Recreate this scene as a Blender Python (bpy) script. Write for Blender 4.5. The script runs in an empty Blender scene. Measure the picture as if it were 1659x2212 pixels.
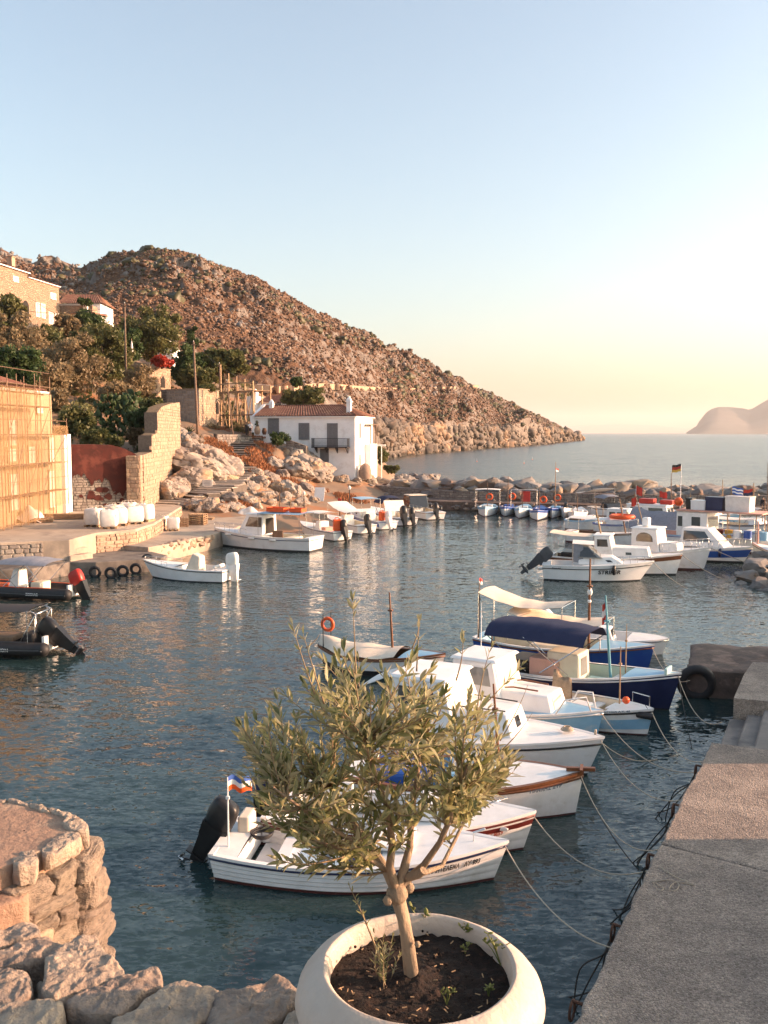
import bpy, bmesh, math, random
import numpy as np
from mathutils import Vector, Matrix, noise as mnoise
R = math.radians
rng = random.Random(7)
nr = np.random.RandomState(5)
scene = bpy.context.scene
COL = scene.collection

# ---------------------------------------------------------------- camera, sky, sun, exposure
CAM_H = 7.7                      # eye above the water
PITCH = math.atan(171/1985)
cam = bpy.data.cameras.new('camera')
cam_ob = bpy.data.objects.new('camera', cam)
COL.objects.link(cam_ob)
cam.sensor_fit = 'VERTICAL'; cam.sensor_height = 36.0; cam.lens = 1985/2212*36
cam.clip_start = 0.05; cam.clip_end = 60000
cam_ob.location = (0, 0, CAM_H)
cam_ob.rotation_euler = (math.pi/2 - PITCH, 0, 0)
scene.camera = cam_ob

SUN_AZ, SUN_EL = R(89), R(14)    # azimuth from +Y towards +X
world = bpy.data.worlds.new('World'); scene.world = world; world.use_nodes = True
wn = world.node_tree
sky = wn.nodes.new('ShaderNodeTexSky'); sky.sky_type = 'NISHITA'; sky.sun_disc = False
sky.sun_elevation = SUN_EL; sky.sun_rotation = SUN_AZ
sky.altitude = 0; sky.air_density = 1.0; sky.dust_density = 3.0; sky.ozone_density = 0.9
hsv = wn.nodes.new('ShaderNodeHueSaturation'); hsv.inputs['Saturation'].default_value = .86
tnt = wn.nodes.new('ShaderNodeMix'); tnt.data_type = 'RGBA'; tnt.blend_type = 'MULTIPLY'; tnt.inputs[0].default_value = 1; tnt.inputs[7].default_value = (.965, 1.0, .98, 1)
wn.links.new(sky.outputs[0], hsv.inputs['Color']); wn.links.new(hsv.outputs[0], tnt.inputs[6])
wn.links.new(tnt.outputs[2], wn.nodes['Background'].inputs[0])
wn.nodes['Background'].inputs[1].default_value = 0.12
sun = bpy.data.lights.new('sun', 'SUN'); sun.energy = 4.0; sun.angle = R(0.6); sun.color = (1.0, 0.57, 0.36)
sun_ob = bpy.data.objects.new('sun', sun); COL.objects.link(sun_ob)
sd = Vector((math.sin(SUN_AZ)*math.cos(SUN_EL), math.cos(SUN_AZ)*math.cos(SUN_EL), math.sin(SUN_EL)))
sun_ob.rotation_euler = sd.to_track_quat('Z', 'Y').to_euler(); sun_ob.location = sd*200
vs = scene.view_settings
vs.view_transform = 'Standard'; vs.look = 'None'; vs.gamma = 1.0; vs.use_curve_mapping = False
vs.exposure = 1.58

# ---------------------------------------------------------------- survey helpers: a sighting of the photo gives a bearing, the ground plane gives the distance
FPX = 1985.0; FP0 = 1667.7; DK = FPX/FP0      # distances below are noted in paces and turned into metres by DK
def ray(u, v):
    x, y = (u-829.5)/FPX, (1106-v)/FPX
    c, s = math.cos(PITCH), math.sin(PITCH)
    return Vector((x, c + y*s, -s + y*c))
def P(u, v, z=0.0):
    d = ray(u, v); t = (z-CAM_H)/d.z
    return Vector((d.x*t, d.y*t, z))
def PY(u, v, Y):
    d = ray(u, v); t = Y*DK/d.y
    return Vector((d.x*t, Y*DK, CAM_H + d.z*t))
def ub(u, Y):
    """x of bearing u at distance Y on level ground"""
    return (u-829.5)/FP0*Y
def UD(u, D):
    return (ub(u, D), D*DK)

# ---------------------------------------------------------------- numpy noise
def _h(i, j, k, s):
    n = (i*374761393 + j*668265263 + k*2147483647 + s*1274126177) & 0xffffffff
    n = ((n ^ (n >> 13))*1274126177) & 0xffffffff
    n = n ^ (n >> 16)
    return (n & 0xffff)/65535.0
def vnoise(p, s=0):
    p = np.asarray(p, dtype=np.float64); i = np.floor(p).astype(np.int64); f = p-i; f = f*f*(3-2*f)
    x, y, z = i[..., 0], i[..., 1], i[..., 2]; fx, fy, fz = f[..., 0], f[..., 1], f[..., 2]
    r = 0
    for a in (0, 1):
        for b in (0, 1):
            for c in (0, 1):
                w = (fx if a else 1-fx)*(fy if b else 1-fy)*(fz if c else 1-fz)
                r = r + w*_h(x+a, y+b, z+c, s)
    return r*2-1
def fbm(p, o=4, s=0, ridge=False):
    p = np.asarray(p, dtype=np.float64); r = 0; a = .5
    for k in range(o):
        n = vnoise(p*(2.03**k)+k*17.3, s+k)
        r = r + a*((1-2*np.abs(n)) if ridge else n); a *= .5
    return r

# ---------------------------------------------------------------- scene-graph helpers
def tag(o, label=None, cat=None, group=None, kind=None):
    if label: o['label'] = label
    if cat: o['category'] = cat
    if group: o['group'] = group
    if kind: o['kind'] = kind
    return o
def thing(name, label, cat, loc=(0, 0, 0), rz=0.0, group=None):
    o = bpy.data.objects.new(name, None); COL.objects.link(o); o.empty_display_size = .2
    o.location = loc; o.rotation_euler = (0, 0, rz)
    return tag(o, label, cat, group, 'thing')
def link(name, me, parent=None):
    o = bpy.data.objects.new(name, me); COL.objects.link(o)
    if parent is not None: o.parent = parent
    return o
def copy_tree(o, parent=None):
    c = o.copy(); COL.objects.link(c); c.parent = parent
    for ch in list(o.children): copy_tree(ch, c)
    return c
def mesh_np(name, verts, faces, mat=None, parent=None, smooth=False):
    """verts (n,3) array, faces (m,k) array with equal k"""
    verts = np.asarray(verts, dtype=np.float32); faces = np.asarray(faces, dtype=np.int32)
    me = bpy.data.meshes.new(name); k = faces.shape[1]
    me.vertices.add(len(verts)); me.vertices.foreach_set('co', verts.ravel())
    me.loops.add(faces.size); me.loops.foreach_set('vertex_index', faces.ravel())
    me.polygons.add(len(faces)); me.polygons.foreach_set('loop_start', np.arange(0, faces.size, k, dtype=np.int32))
    me.update(calc_edges=True); me.validate()
    if mat: me.materials.append(mat)
    if smooth: me.polygons.foreach_set('use_smooth', np.ones(len(faces), dtype=bool))
    return link(name, me, parent)

class MB:
    """collects shapes into one mesh"""
    def __init__(s): s.v = []; s.f = []; s.m = []; s.mats = []; s.cur = 0
    def use(s, mat):
        if mat not in s.mats: s.mats.append(mat)
        s.cur = s.mats.index(mat); return s
    def add(s, vs, fs):
        b = len(s.v); s.v += [tuple(p) for p in vs]
        s.f += [tuple(i+b for i in f) for f in fs]; s.m += [s.cur]*len(fs); return s
    def box(s, c, d, rot=None, top=1.0):
        """box of size d about c; top scales the upper face"""
        x, y, z = d[0]/2, d[1]/2, d[2]/2
        q = [(-x, -y, -z), (x, -y, -z), (x, y, -z), (-x, y, -z), (-x*top, -y*top, z), (x*top, -y*top, z), (x*top, y*top, z), (-x*top, y*top, z)]
        if rot is not None:
            m = rot if isinstance(rot, Matrix) else Matrix.Rotation(rot, 3, 'Z')
            q = [m @ Vector(p) for p in q]
        return s.add([(p[0]+c[0], p[1]+c[1], p[2]+c[2]) for p in q], [(0, 3, 2, 1), (4, 5, 6, 7), (0, 1, 5, 4), (1, 2, 6, 5), (2, 3, 7, 6), (3, 0, 4, 7)])
    def hexa(s, p): return s.add(p, [(0, 3, 2, 1), (4, 5, 6, 7), (0, 1, 5, 4), (1, 2, 6, 5), (2, 3, 7, 6), (3, 0, 4, 7)])
    def bar(s, a, b, w, h=None):
        """rectangular bar from a to b"""
        a, b = Vector(a), Vector(b); d = b-a; L = d.length
        if L < 1e-6: return s
        m = d.to_track_quat('X', 'Z').to_matrix()
        return s.box((a+b)/2, (L, w, h or w), m)
    def tube(s, pts, r, n=6, cap=True):
        pts = [Vector(p) for p in pts]; k = len(pts)
        rs = r if isinstance(r, (list, tuple)) else [r]*k
        up = Vector((0, 0, 1)); rings = []
        for i, p in enumerate(pts):
            d = (pts[min(i+1, k-1)]-pts[max(i-1, 0)]).normalized()
            a = d.cross(up)
            if a.length < 1e-3: a = d.cross(Vector((1, 0, 0)))
            a.normalize(); c = d.cross(a)
            rings += [p+(a*math.cos(t)+c*math.sin(t))*rs[i] for t in [2*math.pi*j/n for j in range(n)]]
        fs = [(i*n+j, i*n+(j+1) % n, (i+1)*n+(j+1) % n, (i+1)*n+j) for i in range(k-1) for j in range(n)]
        if cap: fs += [tuple(range(n))[::-1], tuple((k-1)*n+j for j in range(n))]
        return s.add(rings, fs)
    def lathe(s, prof, n=24, c=(0, 0, 0), sx=1, sy=1, close=False):
        vs = [(c[0]+r*math.cos(2*math.pi*j/n)*sx, c[1]+r*math.sin(2*math.pi*j/n)*sy, c[2]+z) for r, z in prof for j in range(n)]
        k = len(prof)
        fs = [(i*n+j, i*n+(j+1) % n, (i+1)*n+(j+1) % n, (i+1)*n+j) for i in range(k-1) for j in range(n)]
        if close: fs += [tuple(range(n))[::-1], tuple((k-1)*n+j for j in range(n))]
        return s.add(vs, fs)
    def prism(s, poly, z0, z1):
        n = len(poly)
        return s.add([(x, y, z0) for x, y in poly]+[(x, y, z1) for x, y in poly],
                     [tuple(range(n))[::-1], tuple(range(n, 2*n))]+[(i, (i+1) % n, n+(i+1) % n, n+i) for i in range(n)])
    def extrude(s, poly, vec):
        """closed polygon of 3-D points swept by vec"""
        n = len(poly); v = Vector(vec)
        return s.add([tuple(p) for p in poly]+[tuple(Vector(p)+v) for p in poly],
                     [tuple(range(n))[::-1], tuple(range(n, 2*n))]+[(i, (i+1) % n, n+(i+1) % n, n+i) for i in range(n)])
    def grid(s, fn, nu, nv):
        """fn(a,b) with a,b in 0..1"""
        vs = [fn(i/nu, j/nv) for i in range(nu+1) for j in range(nv+1)]
        return s.add(vs, [(i*(nv+1)+j, (i+1)*(nv+1)+j, (i+1)*(nv+1)+j+1, i*(nv+1)+j+1) for i in range(nu) for j in range(nv)])
    def sheet(s, fn, nu, nv, t):
        """like grid but with thickness t downwards"""
        s.grid(fn, nu, nv)
        return s.grid(lambda a, b: tuple(Vector(fn(1-a, b))-Vector((0, 0, t))), nu, nv)
    def ball(s, c, r, n=10, sx=1, sy=1, sz=1):
        k = max(4, n//2)
        return s.lathe([(max(1e-4, r*math.sin(math.pi*i/k)), -r*math.cos(math.pi*i/k)*sz) for i in range(k+1)], n, c, sx, sy)
    def torus(s, c, R1, r, axis='X', n=16, m=6, arc=1.0):
        vs = []
        K = n if arc >= 1 else n+1
        for i in range(K):
            a = 2*math.pi*arc*i/n
            for j in range(m):
                b = 2*math.pi*j/m; q = R1+r*math.cos(b); p = (q*math.cos(a), q*math.sin(a), r*math.sin(b))
                if axis == 'X': p = (p[2], p[0], p[1])
                elif axis == 'Y': p = (p[0], p[2], p[1])
                vs.append((p[0]+c[0], p[1]+c[1], p[2]+c[2]))
        fs = [(i*m+j, ((i+1) % K)*m+j, ((i+1) % K)*m+(j+1) % m, i*m+(j+1) % m) for i in range(n if arc >= 1 else n) for j in range(m) if (arc >= 1 or i < n)]
        return s.add(vs, fs)
    def mesh(s, name, mat=None, smooth=False, sharp=None):
        me = bpy.data.meshes.new(name); me.from_pydata(s.v, [], s.f)
        if s.mats:
            for m in s.mats: me.materials.append(m)
            me.polygons.foreach_set('material_index', s.m)
        elif mat: me.materials.append(mat)
        bm = bmesh.new(); bm.from_mesh(me); bmesh.ops.recalc_face_normals(bm, faces=bm.faces); bm.to_mesh(me); bm.free()
        if smooth:
            me.polygons.foreach_set('use_smooth', [True]*len(me.polygons))
            if sharp: me.set_sharp_from_angle(angle=R(sharp))
        me.update(); return me
    def build(s, name, mat=None, parent=None, smooth=False, sharp=None):
        return link(name, s.mesh(name, mat, smooth, sharp), parent)

# ---------------------------------------------------------------- materials
MATS = {}
def M(name, c1, c2=None, scale=4.0, rough=.75, bump=0.0, bscale=None, metal=0.0, spec=.4, c3=None, s3=.7, rnd=0.0, detail=6, lo=.35, hi=.65, stretch=None, gen=False, t3=(.52, .62)):
    """Principled material: two colours mixed by noise, a third in patches, relief from noise, per-object value jitter"""
    if name in MATS: return MATS[name]
    m = bpy.data.materials.new(name); m.use_nodes = True; MATS[name] = m
    nt = m.node_tree; N = nt.nodes; L = nt.links; b = N['Principled BSDF']
    b.inputs['Roughness'].default_value = rough; b.inputs['Metallic'].default_value = metal
    b.inputs['Specular IOR Level'].default_value = spec
    tc = N.new('ShaderNodeTexCoord'); src = tc.outputs['Generated' if gen else 'Object']
    if stretch:
        mp = N.new('ShaderNodeMapping'); mp.inputs['Scale'].default_value = stretch; L.new(src, mp.inputs[0]); src = mp.outputs[0]
    def nz(sc, det=detail):
        n = N.new('ShaderNodeTexNoise'); n.inputs['Scale'].default_value = sc; n.inputs['Detail'].default_value = det
        n.inputs['Roughness'].default_value = .62; L.new(src, n.inputs['Vector']); return n.outputs['Fac']
    def ramp(f, a, c):
        r = N.new('ShaderNodeMapRange'); r.inputs[1].default_value = a; r.inputs[2].default_value = c; L.new(f, r.inputs[0]); return r.outputs[0]
    def mix(f, a, c):
        x = N.new('ShaderNodeMix'); x.data_type = 'RGBA'; L.new(f, x.inputs[0])
        for i, q in ((6, a), (7, c)):
            if isinstance(q, tuple): x.inputs[i].default_value = (*q, 1)
            else: L.new(q, x.inputs[i])
        return x.outputs[2]
    col = None
    if c2 is None: c2 = tuple(q*.82 for q in c1)
    col = mix(ramp(nz(scale), lo, hi), c1, c2)
    if c3: col = mix(ramp(nz(s3, 8), *t3), col, c3)
    if rnd:
        oi = N.new('ShaderNodeObjectInfo'); hs = N.new('ShaderNodeHueSaturation')
        r = N.new('ShaderNodeMapRange'); r.inputs[3].default_value = 1-rnd; r.inputs[4].default_value = 1+rnd
        L.new(oi.outputs['Random'], r.inputs[0]); L.new(r.outputs[0], hs.inputs['Value'])
        r2 = N.new('ShaderNodeMath'); r2.operation = 'MULTIPLY_ADD'; r2.inputs[1].default_value = .035*min(1, rnd*3); r2.inputs[2].default_value = .5-.0175*min(1, rnd*3)
        L.new(oi.outputs['Random'], r2.inputs[0]); L.new(r2.outputs[0], hs.inputs['Hue'])
        L.new(col, hs.inputs['Color']); col = hs.outputs[0]
    L.new(col, b.inputs['Base Color'])
    if bump:
        bp = N.new('ShaderNodeBump'); bp.inputs['Strength'].default_value = min(1, bump); bp.inputs['Distance'].default_value = .02 if bump <= 1 else .02*bump
        L.new(nz(bscale or scale*3, 8), bp.inputs['Height']); L.new(bp.outputs[0], b.inputs['Normal'])
    return m
# ---------------------------------------------------------------- palette
m_white = M('white_paint', (.80, .79, .77), (.70, .69, .66), 3, .38, .15, 30, c3=(.58, .54, .48), s3=1.6, t3=(.6, .75), rnd=.04)
m_white2 = M('white_gelcoat', (.80, .80, .79), (.72, .715, .70), 2, .35, c3=(.60, .57, .52), s3=2.2, t3=(.6, .78), rnd=.03)
m_cream = M('cream_paint_and_lit_pane', (.74, .66, .52), (.66, .57, .43), 3, .5)  # also on cabin front panes, standing for sun on the glass
m_pink = M('salmon_paint', (.66, .36, .28), (.55, .30, .23), 3, .6)
m_navy = M('navy_paint', (.012, .018, .06), (.02, .028, .08), 2, .35)
m_royal = M('royal_blue_paint', (.02, .07, .30), (.03, .10, .34), 2, .4)
m_sky = M('light_blue_paint', (.28, .50, .66), (.22, .43, .60), 3, .45, c3=(.55, .62, .66), s3=1.5, t3=(.6, .72))
m_aqua = M('aqua_paint', (.36, .58, .56), (.46, .62, .58), 4, .5)
m_teal = M('teal_paint', (.10, .30, .36), (.14, .35, .40), 4, .5)
m_black = M('black_plastic', (.012, .012, .013), (.02, .02, .021), 5, .38)
m_grey = M('dark_grey_plastic', (.07, .075, .085), (.05, .055, .06), 5, .4)
m_rubber = M('black_rubber', (.016, .016, .018), (.026, .026, .028), 8, .6, .2, 40)
m_red = M('red_paint', (.48, .03, .02), (.40, .03, .02), 4, .4)
m_maroon = M('maroon_paint', (.13, .018, .015), (.10, .015, .012), 4, .45)
m_antifoul = M('dark_red_antifouling', (.10, .022, .018), (.06, .018, .016), 5, .7)
m_antiblk = M('dark_antifouling', (.02, .022, .028), (.03, .03, .03), 5, .7)
m_orange = M('orange_plastic', (.75, .11, .02), (.66, .09, .02), 5, .45)
m_varnish = M('varnished_wood', (.22, .085, .035), (.13, .05, .022), 6, .4, .2, 30, stretch=(1, 6, 6))
m_wood = M('weathered_wood', (.40, .27, .16), (.27, .17, .10), 7, .8, .4, 40, rnd=.18)
m_oldwood = M('grey_brown_timber', (.21, .13, .085), (.13, .085, .06), 5, .85, .4, 30, rnd=.12)
m_chrome = M('stainless_steel', (.55, .55, .55), (.5, .5, .5), 4, .25, metal=1.0)
m_steel = M('rusty_scaffold_steel', (.22, .13, .08), (.14, .09, .06), 9, .6, metal=.3)
m_glass = M('dark_window_glass', (.02, .024, .027), (.03, .033, .036), 2, .06, spec=.8)
m_glasslit = M('lit_cabin_glass', (.26, .27, .26), (.2, .2, .19), 2, .08, spec=.8)  # lit copy of the dark glass, daylight put into its colour
m_canvas = M('cream_canvas', (.72, .62, .50), (.62, .53, .42), 5, .85, .3, 60)
m_canvasw = M('white_canvas', (.76, .74, .70), (.68, .66, .62), 5, .85, .3, 60)
m_canvasn = M('navy_canvas', (.012, .018, .055), (.018, .024, .065), 6, .8, .3, 60)
m_canvasg = M('grey_canvas', (.25, .26, .30), (.2, .21, .24), 6, .8, .3, 60)
m_rope = M('pale_rope', (.50, .42, .32), (.36, .30, .23), 40, .9)
m_ropedk = M('dark_wet_rope', (.05, .045, .04), (.03, .03, .028), 40, .85)
m_stone = M('pale_limestone', (.40, .32, .245), (.27, .22, .175), 2.5, .85, .7, 14, c3=(.20, .175, .15), s3=2.2, rnd=.16)
m_boulder = M('grey_boulder', (.33, .275, .23), (.17, .15, .135), 1.6, .9, 1.6, 4, c3=(.36, .24, .155), s3=.9, rnd=.2)
m_quarry = M('breakwater_rock', (.26, .235, .215), (.13, .12, .115), 1.1, .9, 1.6, 3.5, c3=(.27, .195, .14), s3=.5, rnd=.28)
m_ochre = M('ochre_wall_stone', (.39, .28, .20), (.29, .205, .148), 2.5, .88, .5, 16, rnd=.16)
m_mortar = M('sandy_mortar', (.36, .27, .19), (.27, .20, .14), 6, .95, .5, 30)
m_greystone = M('grey_wall_stone', (.30, .26, .225), (.20, .175, .155), 2.5, .9, .5, 16, rnd=.2)
m_mortar_and_shade = M('dark_mortar_and_shade', (.13, .11, .095), (.09, .075, .065), 6, .95)  # also darkens stair and wall risers as painted shade
m_concrete = M('quay_concrete', (.27, .235, .205), (.185, .165, .15), 1.6, .9, .8, 45, c3=(.14, .125, .115), s3=.9)
m_concrete2 = M('pale_concrete', (.42, .345, .27), (.32, .26, .205), .8, .92, .5, 20, c3=(.25, .21, .175), s3=.5)
m_earth = M('dry_earth', (.26, .165, .10), (.19, .125, .08), .9, .95, .9, 8, c3=(.34, .25, .17), s3=.35)
m_beach = M('grey_brown_shingle', (.235, .185, .15), (.165, .135, .115), 1.4, .95, .9, 25, c3=(.30, .225, .16), s3=.3)
m_drygrass = M('dry_russet_grass', (.36, .15, .06), (.22, .10, .045), 2.5, .95, .3, 20, rnd=.2)
m_plaster = M('white_limewash', (.86, .85, .84), (.79, .775, .76), 1.2, .9, .4, 9, c3=(.62, .585, .55), s3=.6, t3=(.55, .75))
m_tile = M('red_roof_tile', (.21, .085, .055), (.13, .055, .038), 5, .85, .3, 30, c3=(.26, .14, .09), s3=1.8, rnd=.12)
m_redplaster = M('flaking_red_plaster', (.075, .015, .011), (.045, .012, .010), 1.5, .92, .5, 12, c3=(.12, .034, .024), s3=.7)
m_yplaster = M('pale_yellow_plaster', (.37, .285, .185), (.31, .235, .15), 1.3, .9, .3, 10)
m_shutter = M('grey_shutter', (.19, .185, .19), (.15, .148, .152), 8, .7, rnd=.08)
m_shutterw = M('pale_shutter', (.60, .56, .50), (.5, .47, .42), 6, .7)
m_iron = M('black_wrought_iron', (.02, .022, .026), (.03, .03, .033), 6, .5)
m_dark = M('dark_interior', (.03, .026, .024), (.02, .018, .017), 3, .95)
m_soil = M('dark_potting_soil', (.030, .017, .012), (.012, .008, .006), 30, .95, 1.0, 80, c3=(.07, .035, .022), s3=22, t3=(.58, .7))
m_pot = M('cream_glazed_pot', (.54, .46, .39), (.45, .375, .31), 3.5, .6, .6, 14, c3=(.36, .29, .235), s3=1.8, t3=(.58, .78))
m_bark = M('olive_bark', (.34, .25, .17), (.22, .16, .11), 14, .9, .8, 40, stretch=(1, 1, .4))
m_trunk = M('brown_bark', (.13, .09, .06), (.08, .055, .04), 5, .92)
m_bag = M('white_woven_bag', (.74, .70, .66), (.64, .60, .56), 4, .75, .6, 14)
m_rust = M('rusty_iron', (.10, .045, .025), (.06, .03, .02), 10, .85, .4, 40)
m_skin = M('skin', (.50, .29, .20), (.45, .26, .18), 5, .6)
m_hair = M('dark_hair', (.03, .02, .015), (.02, .014, .01), 8, .7)
m_blackcloth = M('black_cloth', (.02, .02, .023), (.03, .03, .033), 6, .9)
m_text = M('black_lettering', (.015, .015, .02), (.02, .02, .025), 5, .6)
m_textblue = M('blue_grey_lettering', (.10, .14, .20), (.12, .16, .22), 5, .6)
m_textred = M('red_lettering', (.30, .05, .03), (.26, .05, .03), 5, .6)
m_flagblue = M('blue_flag_cloth', (.04, .10, .36), (.05, .12, .40), 5, .85)

def leafmat(name, c1, c2, back=None, scale=1.2, trans=.38):
    """two-sided leaf: colour varies through the crown by noise, a little light passes through"""
    m = bpy.data.materials.new(name); m.use_nodes = True; nt = m.node_tree; N = nt.nodes; L = nt.links
    b = N['Principled BSDF']; b.inputs['Roughness'].default_value = .5; b.inputs['Specular IOR Level'].default_value = .3
    tc = N.new('ShaderNodeTexCoord'); n = N.new('ShaderNodeTexNoise'); n.inputs['Scale'].default_value = scale; n.inputs['Detail'].default_value = 5
    L.new(tc.outputs['Object'], n.inputs['Vector'])
    mr = N.new('ShaderNodeMapRange'); mr.inputs[1].default_value = .35; mr.inputs[2].default_value = .65; L.new(n.outputs['Fac'], mr.inputs[0])
    at = N.new('ShaderNodeAttribute'); at.attribute_name = 'tone'
    ad = N.new('ShaderNodeMath'); ad.operation = 'ADD'; ad.use_clamp = True; L.new(mr.outputs[0], ad.inputs[0]); L.new(at.outputs['Fac'], ad.inputs[1])
    mx = N.new('ShaderNodeMix'); mx.data_type = 'RGBA'; L.new(ad.outputs[0], mx.inputs[0]); mx.inputs[6].default_value = (*c1, 1); mx.inputs[7].default_value = (*c2, 1)
    col = mx.outputs[2]
    if back:
        g = N.new('ShaderNodeNewGeometry'); m2 = N.new('ShaderNodeMix'); m2.data_type = 'RGBA'
        L.new(g.outputs['Backfacing'], m2.inputs[0]); L.new(col, m2.inputs[6]); m2.inputs[7].default_value = (*back, 1); col = m2.outputs[2]
    L.new(col, b.inputs['Base Color'])
    t = N.new('ShaderNodeBsdfTranslucent'); L.new(col, t.inputs['Color'])
    ms = N.new('ShaderNodeMixShader'); ms.inputs[0].default_value = trans
    L.new(b.outputs[0], ms.inputs[1]); L.new(t.outputs[0], ms.inputs[2]); L.new(ms.outputs[0], N['Material Output'].inputs['Surface'])
    return m
m_leaf_olive = leafmat('olive_leaf', (.12, .135, .045), (.38, .345, .16), back=(.42, .385, .24), scale=9, trans=.38)
m_leaf_dark = leafmat('dark_green_leaf', (.03, .058, .02), (.065, .10, .032))
m_leaf_mid = leafmat('mid_green_leaf', (.075, .09, .03), (.17, .16, .06))
m_leaf_dry = leafmat('dry_olive_brown_leaf', (.17, .125, .07), (.30, .225, .125))
m_leaf_fresh = leafmat('fresh_succulent_leaf', (.13, .17, .045), (.24, .23, .08), scale=20)
m_scrub = leafmat('hill_scrub', (.085, .052, .033), (.17, .10, .062), scale=.12, trans=.05)
m_scrubg = leafmat('green_hill_scrub', (.045, .045, .02), (.09, .08, .035), scale=.15, trans=.05)
m_bougain = leafmat('red_flowering_bush', (.35, .03, .02), (.45, .06, .03), scale=2)
# ================================================================ SETTING
def interp(tab, x):
    xs = [a for a, _ in tab]; return float(np.interp(x, xs, [b for _, b in tab]))

# ---- sea
WAVES = [(.16, (1, 2.4, 1), R(10), .28), (.9, (1, 2.6, 1), R(-9), .44), (2.8, (1, 2.6, 1), R(14), .85), (7.5, (1, 2.3, 1), R(-18), .80)]
def make_sea():
    m = bpy.data.materials.new('sea_water'); m.use_nodes = True; nt = m.node_tree; N = nt.nodes; L = nt.links
    b = N['Principled BSDF']; b.inputs['Base Color'].default_value = (.017, .037, .038, 1); b.inputs['Roughness'].default_value = .04
    b.inputs['IOR'].default_value = 1.333; b.inputs['Specular IOR Level'].default_value = .85
    g = N.new('ShaderNodeNewGeometry')
    def slope(sc, st, rot, amp, det=2):
        """slopes of one wave band as a vector (x, y tilt)"""
        mp = N.new('ShaderNodeMapping'); mp.inputs['Scale'].default_value = st; mp.inputs['Rotation'].default_value = (0, 0, rot)
        L.new(g.outputs['Position'], mp.inputs[0])
        n = N.new('ShaderNodeTexNoise'); n.inputs['Scale'].default_value = sc; n.inputs['Detail'].default_value = det; n.inputs['Roughness'].default_value = .5
        n.inputs['Distortion'].default_value = .8
        L.new(mp.outputs[0], n.inputs['Vector'])
        v = N.new('ShaderNodeVectorMath'); v.operation = 'SUBTRACT'; v.inputs[1].default_value = (.5, .5, .5); L.new(n.outputs['Color'], v.inputs[0])
        w = N.new('ShaderNodeVectorMath'); w.operation = 'MULTIPLY'; w.inputs[1].default_value = (amp*.6, amp, 0); L.new(v.outputs[0], w.inputs[0]); return w.outputs[0]
    acc = None
    for q in WAVES:
        o = slope(*q)
        if acc is None: acc = o
        else:
            ad = N.new('ShaderNodeVectorMath'); ad.operation = 'ADD'; L.new(acc, ad.inputs[0]); L.new(o, ad.inputs[1]); acc = ad.outputs[0]
    # sheltered water inside the breakwater, livelier sea outside
    sx = N.new('ShaderNodeSeparateXYZ'); L.new(g.outputs['Position'], sx.inputs[0]); mr = N.new('ShaderNodeMapRange'); mr.inputs[1].default_value = 88; mr.inputs[2].default_value = 104; mr.inputs[3].default_value = .58; mr.inputs[4].default_value = 1.15; L.new(sx.outputs['Y'], mr.inputs[0])
    sc_ = N.new('ShaderNodeVectorMath'); sc_.operation = 'SCALE'; L.new(acc, sc_.inputs[0]); L.new(mr.outputs[0], sc_.inputs['Scale']); acc = sc_.outputs[0]
    rg = N.new('ShaderNodeMapRange'); rg.inputs[1].default_value = 92; rg.inputs[2].default_value = 170; rg.inputs[3].default_value = .04; rg.inputs[4].default_value = .2; L.new(sx.outputs['Y'], rg.inputs[0]); L.new(rg.outputs[0], b.inputs['Roughness'])   # waves too small to see
    ad = N.new('ShaderNodeVectorMath'); ad.operation = 'ADD'; L.new(acc, ad.inputs[0]); ad.inputs[1].default_value = (0, 0, 1)
    nm = N.new('ShaderNodeVectorMath'); nm.operation = 'NORMALIZE'; L.new(ad.outputs[0], nm.inputs[0]); L.new(nm.outputs[0], b.inputs['Normal'])
    r = 27000
    o = mesh_np('sea', [(-r, -60, 0), (r, -60, 0), (r, r, 0), (-r, r, 0)], [(0, 1, 2, 3)], m)
    tag(o, kind='structure')
    bed = mesh_np('seabed', [(-r, -60, -3), (r, -60, -3), (r, r, -3), (-r, r, -3)], [(0, 1, 2, 3)], m_beach); tag(bed, kind='structure')
make_sea()

# ---- main hill: a headland that runs out to sea; ridge and foot are surveyed as bearings and distances
RIDGE = [(-260, 560), (-60, 572), (60, 585), (160, 590), (200, 592), (225, 577), (240, 566), (260, 558), (300, 553), (330, 541), (370, 538), (400, 541), (440, 552), (480, 570), (520, 587), (560, 600), (600, 622), (640, 645), (680, 665), (720, 690), (760, 718), (800, 738), (840, 757), (870, 764), (900, 778), (940, 798), (980, 815), (1010, 832), (1050, 848), (1090, 870), (1130, 888), (1170, 905), (1200, 920), (1225, 936), (1247, 947), (1262, 960)]
DR = [(-260, 420), (225, 380), (330, 340), (640, 330), (850, 400), (1000, 470), (1100, 540), (1180, 640), (1262, 800)]
DB = [(-260, 150), (640, 150), (700, 160), (760, 175), (800, 205), (850, 245), (920, 290), (1000, 345), (1100, 430), (1180, 530), (1230, 700), (1262, 790)]
ZB = [(-260, 27), (300, 25), (520, 18.5), (640, 14.5), (700, 12.5), (760, 9.5), (800, 5.5), (840, -1.5), (1262, -2)]
CL = [(780, 0), (850, 5), (920, 7), (1000, 9), (1050, 11), (1100, 15), (1150, 15), (1185, 14), (1200, 9), (1262, 6)]
_cln = fbm(np.stack([np.linspace(0, 14, 600), np.zeros(600), np.zeros(600)], 1), 4, 77)
def CLN(u): return 1.0+.7*float(np.interp(u, np.linspace(700, 1300, 600), _cln))
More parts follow.
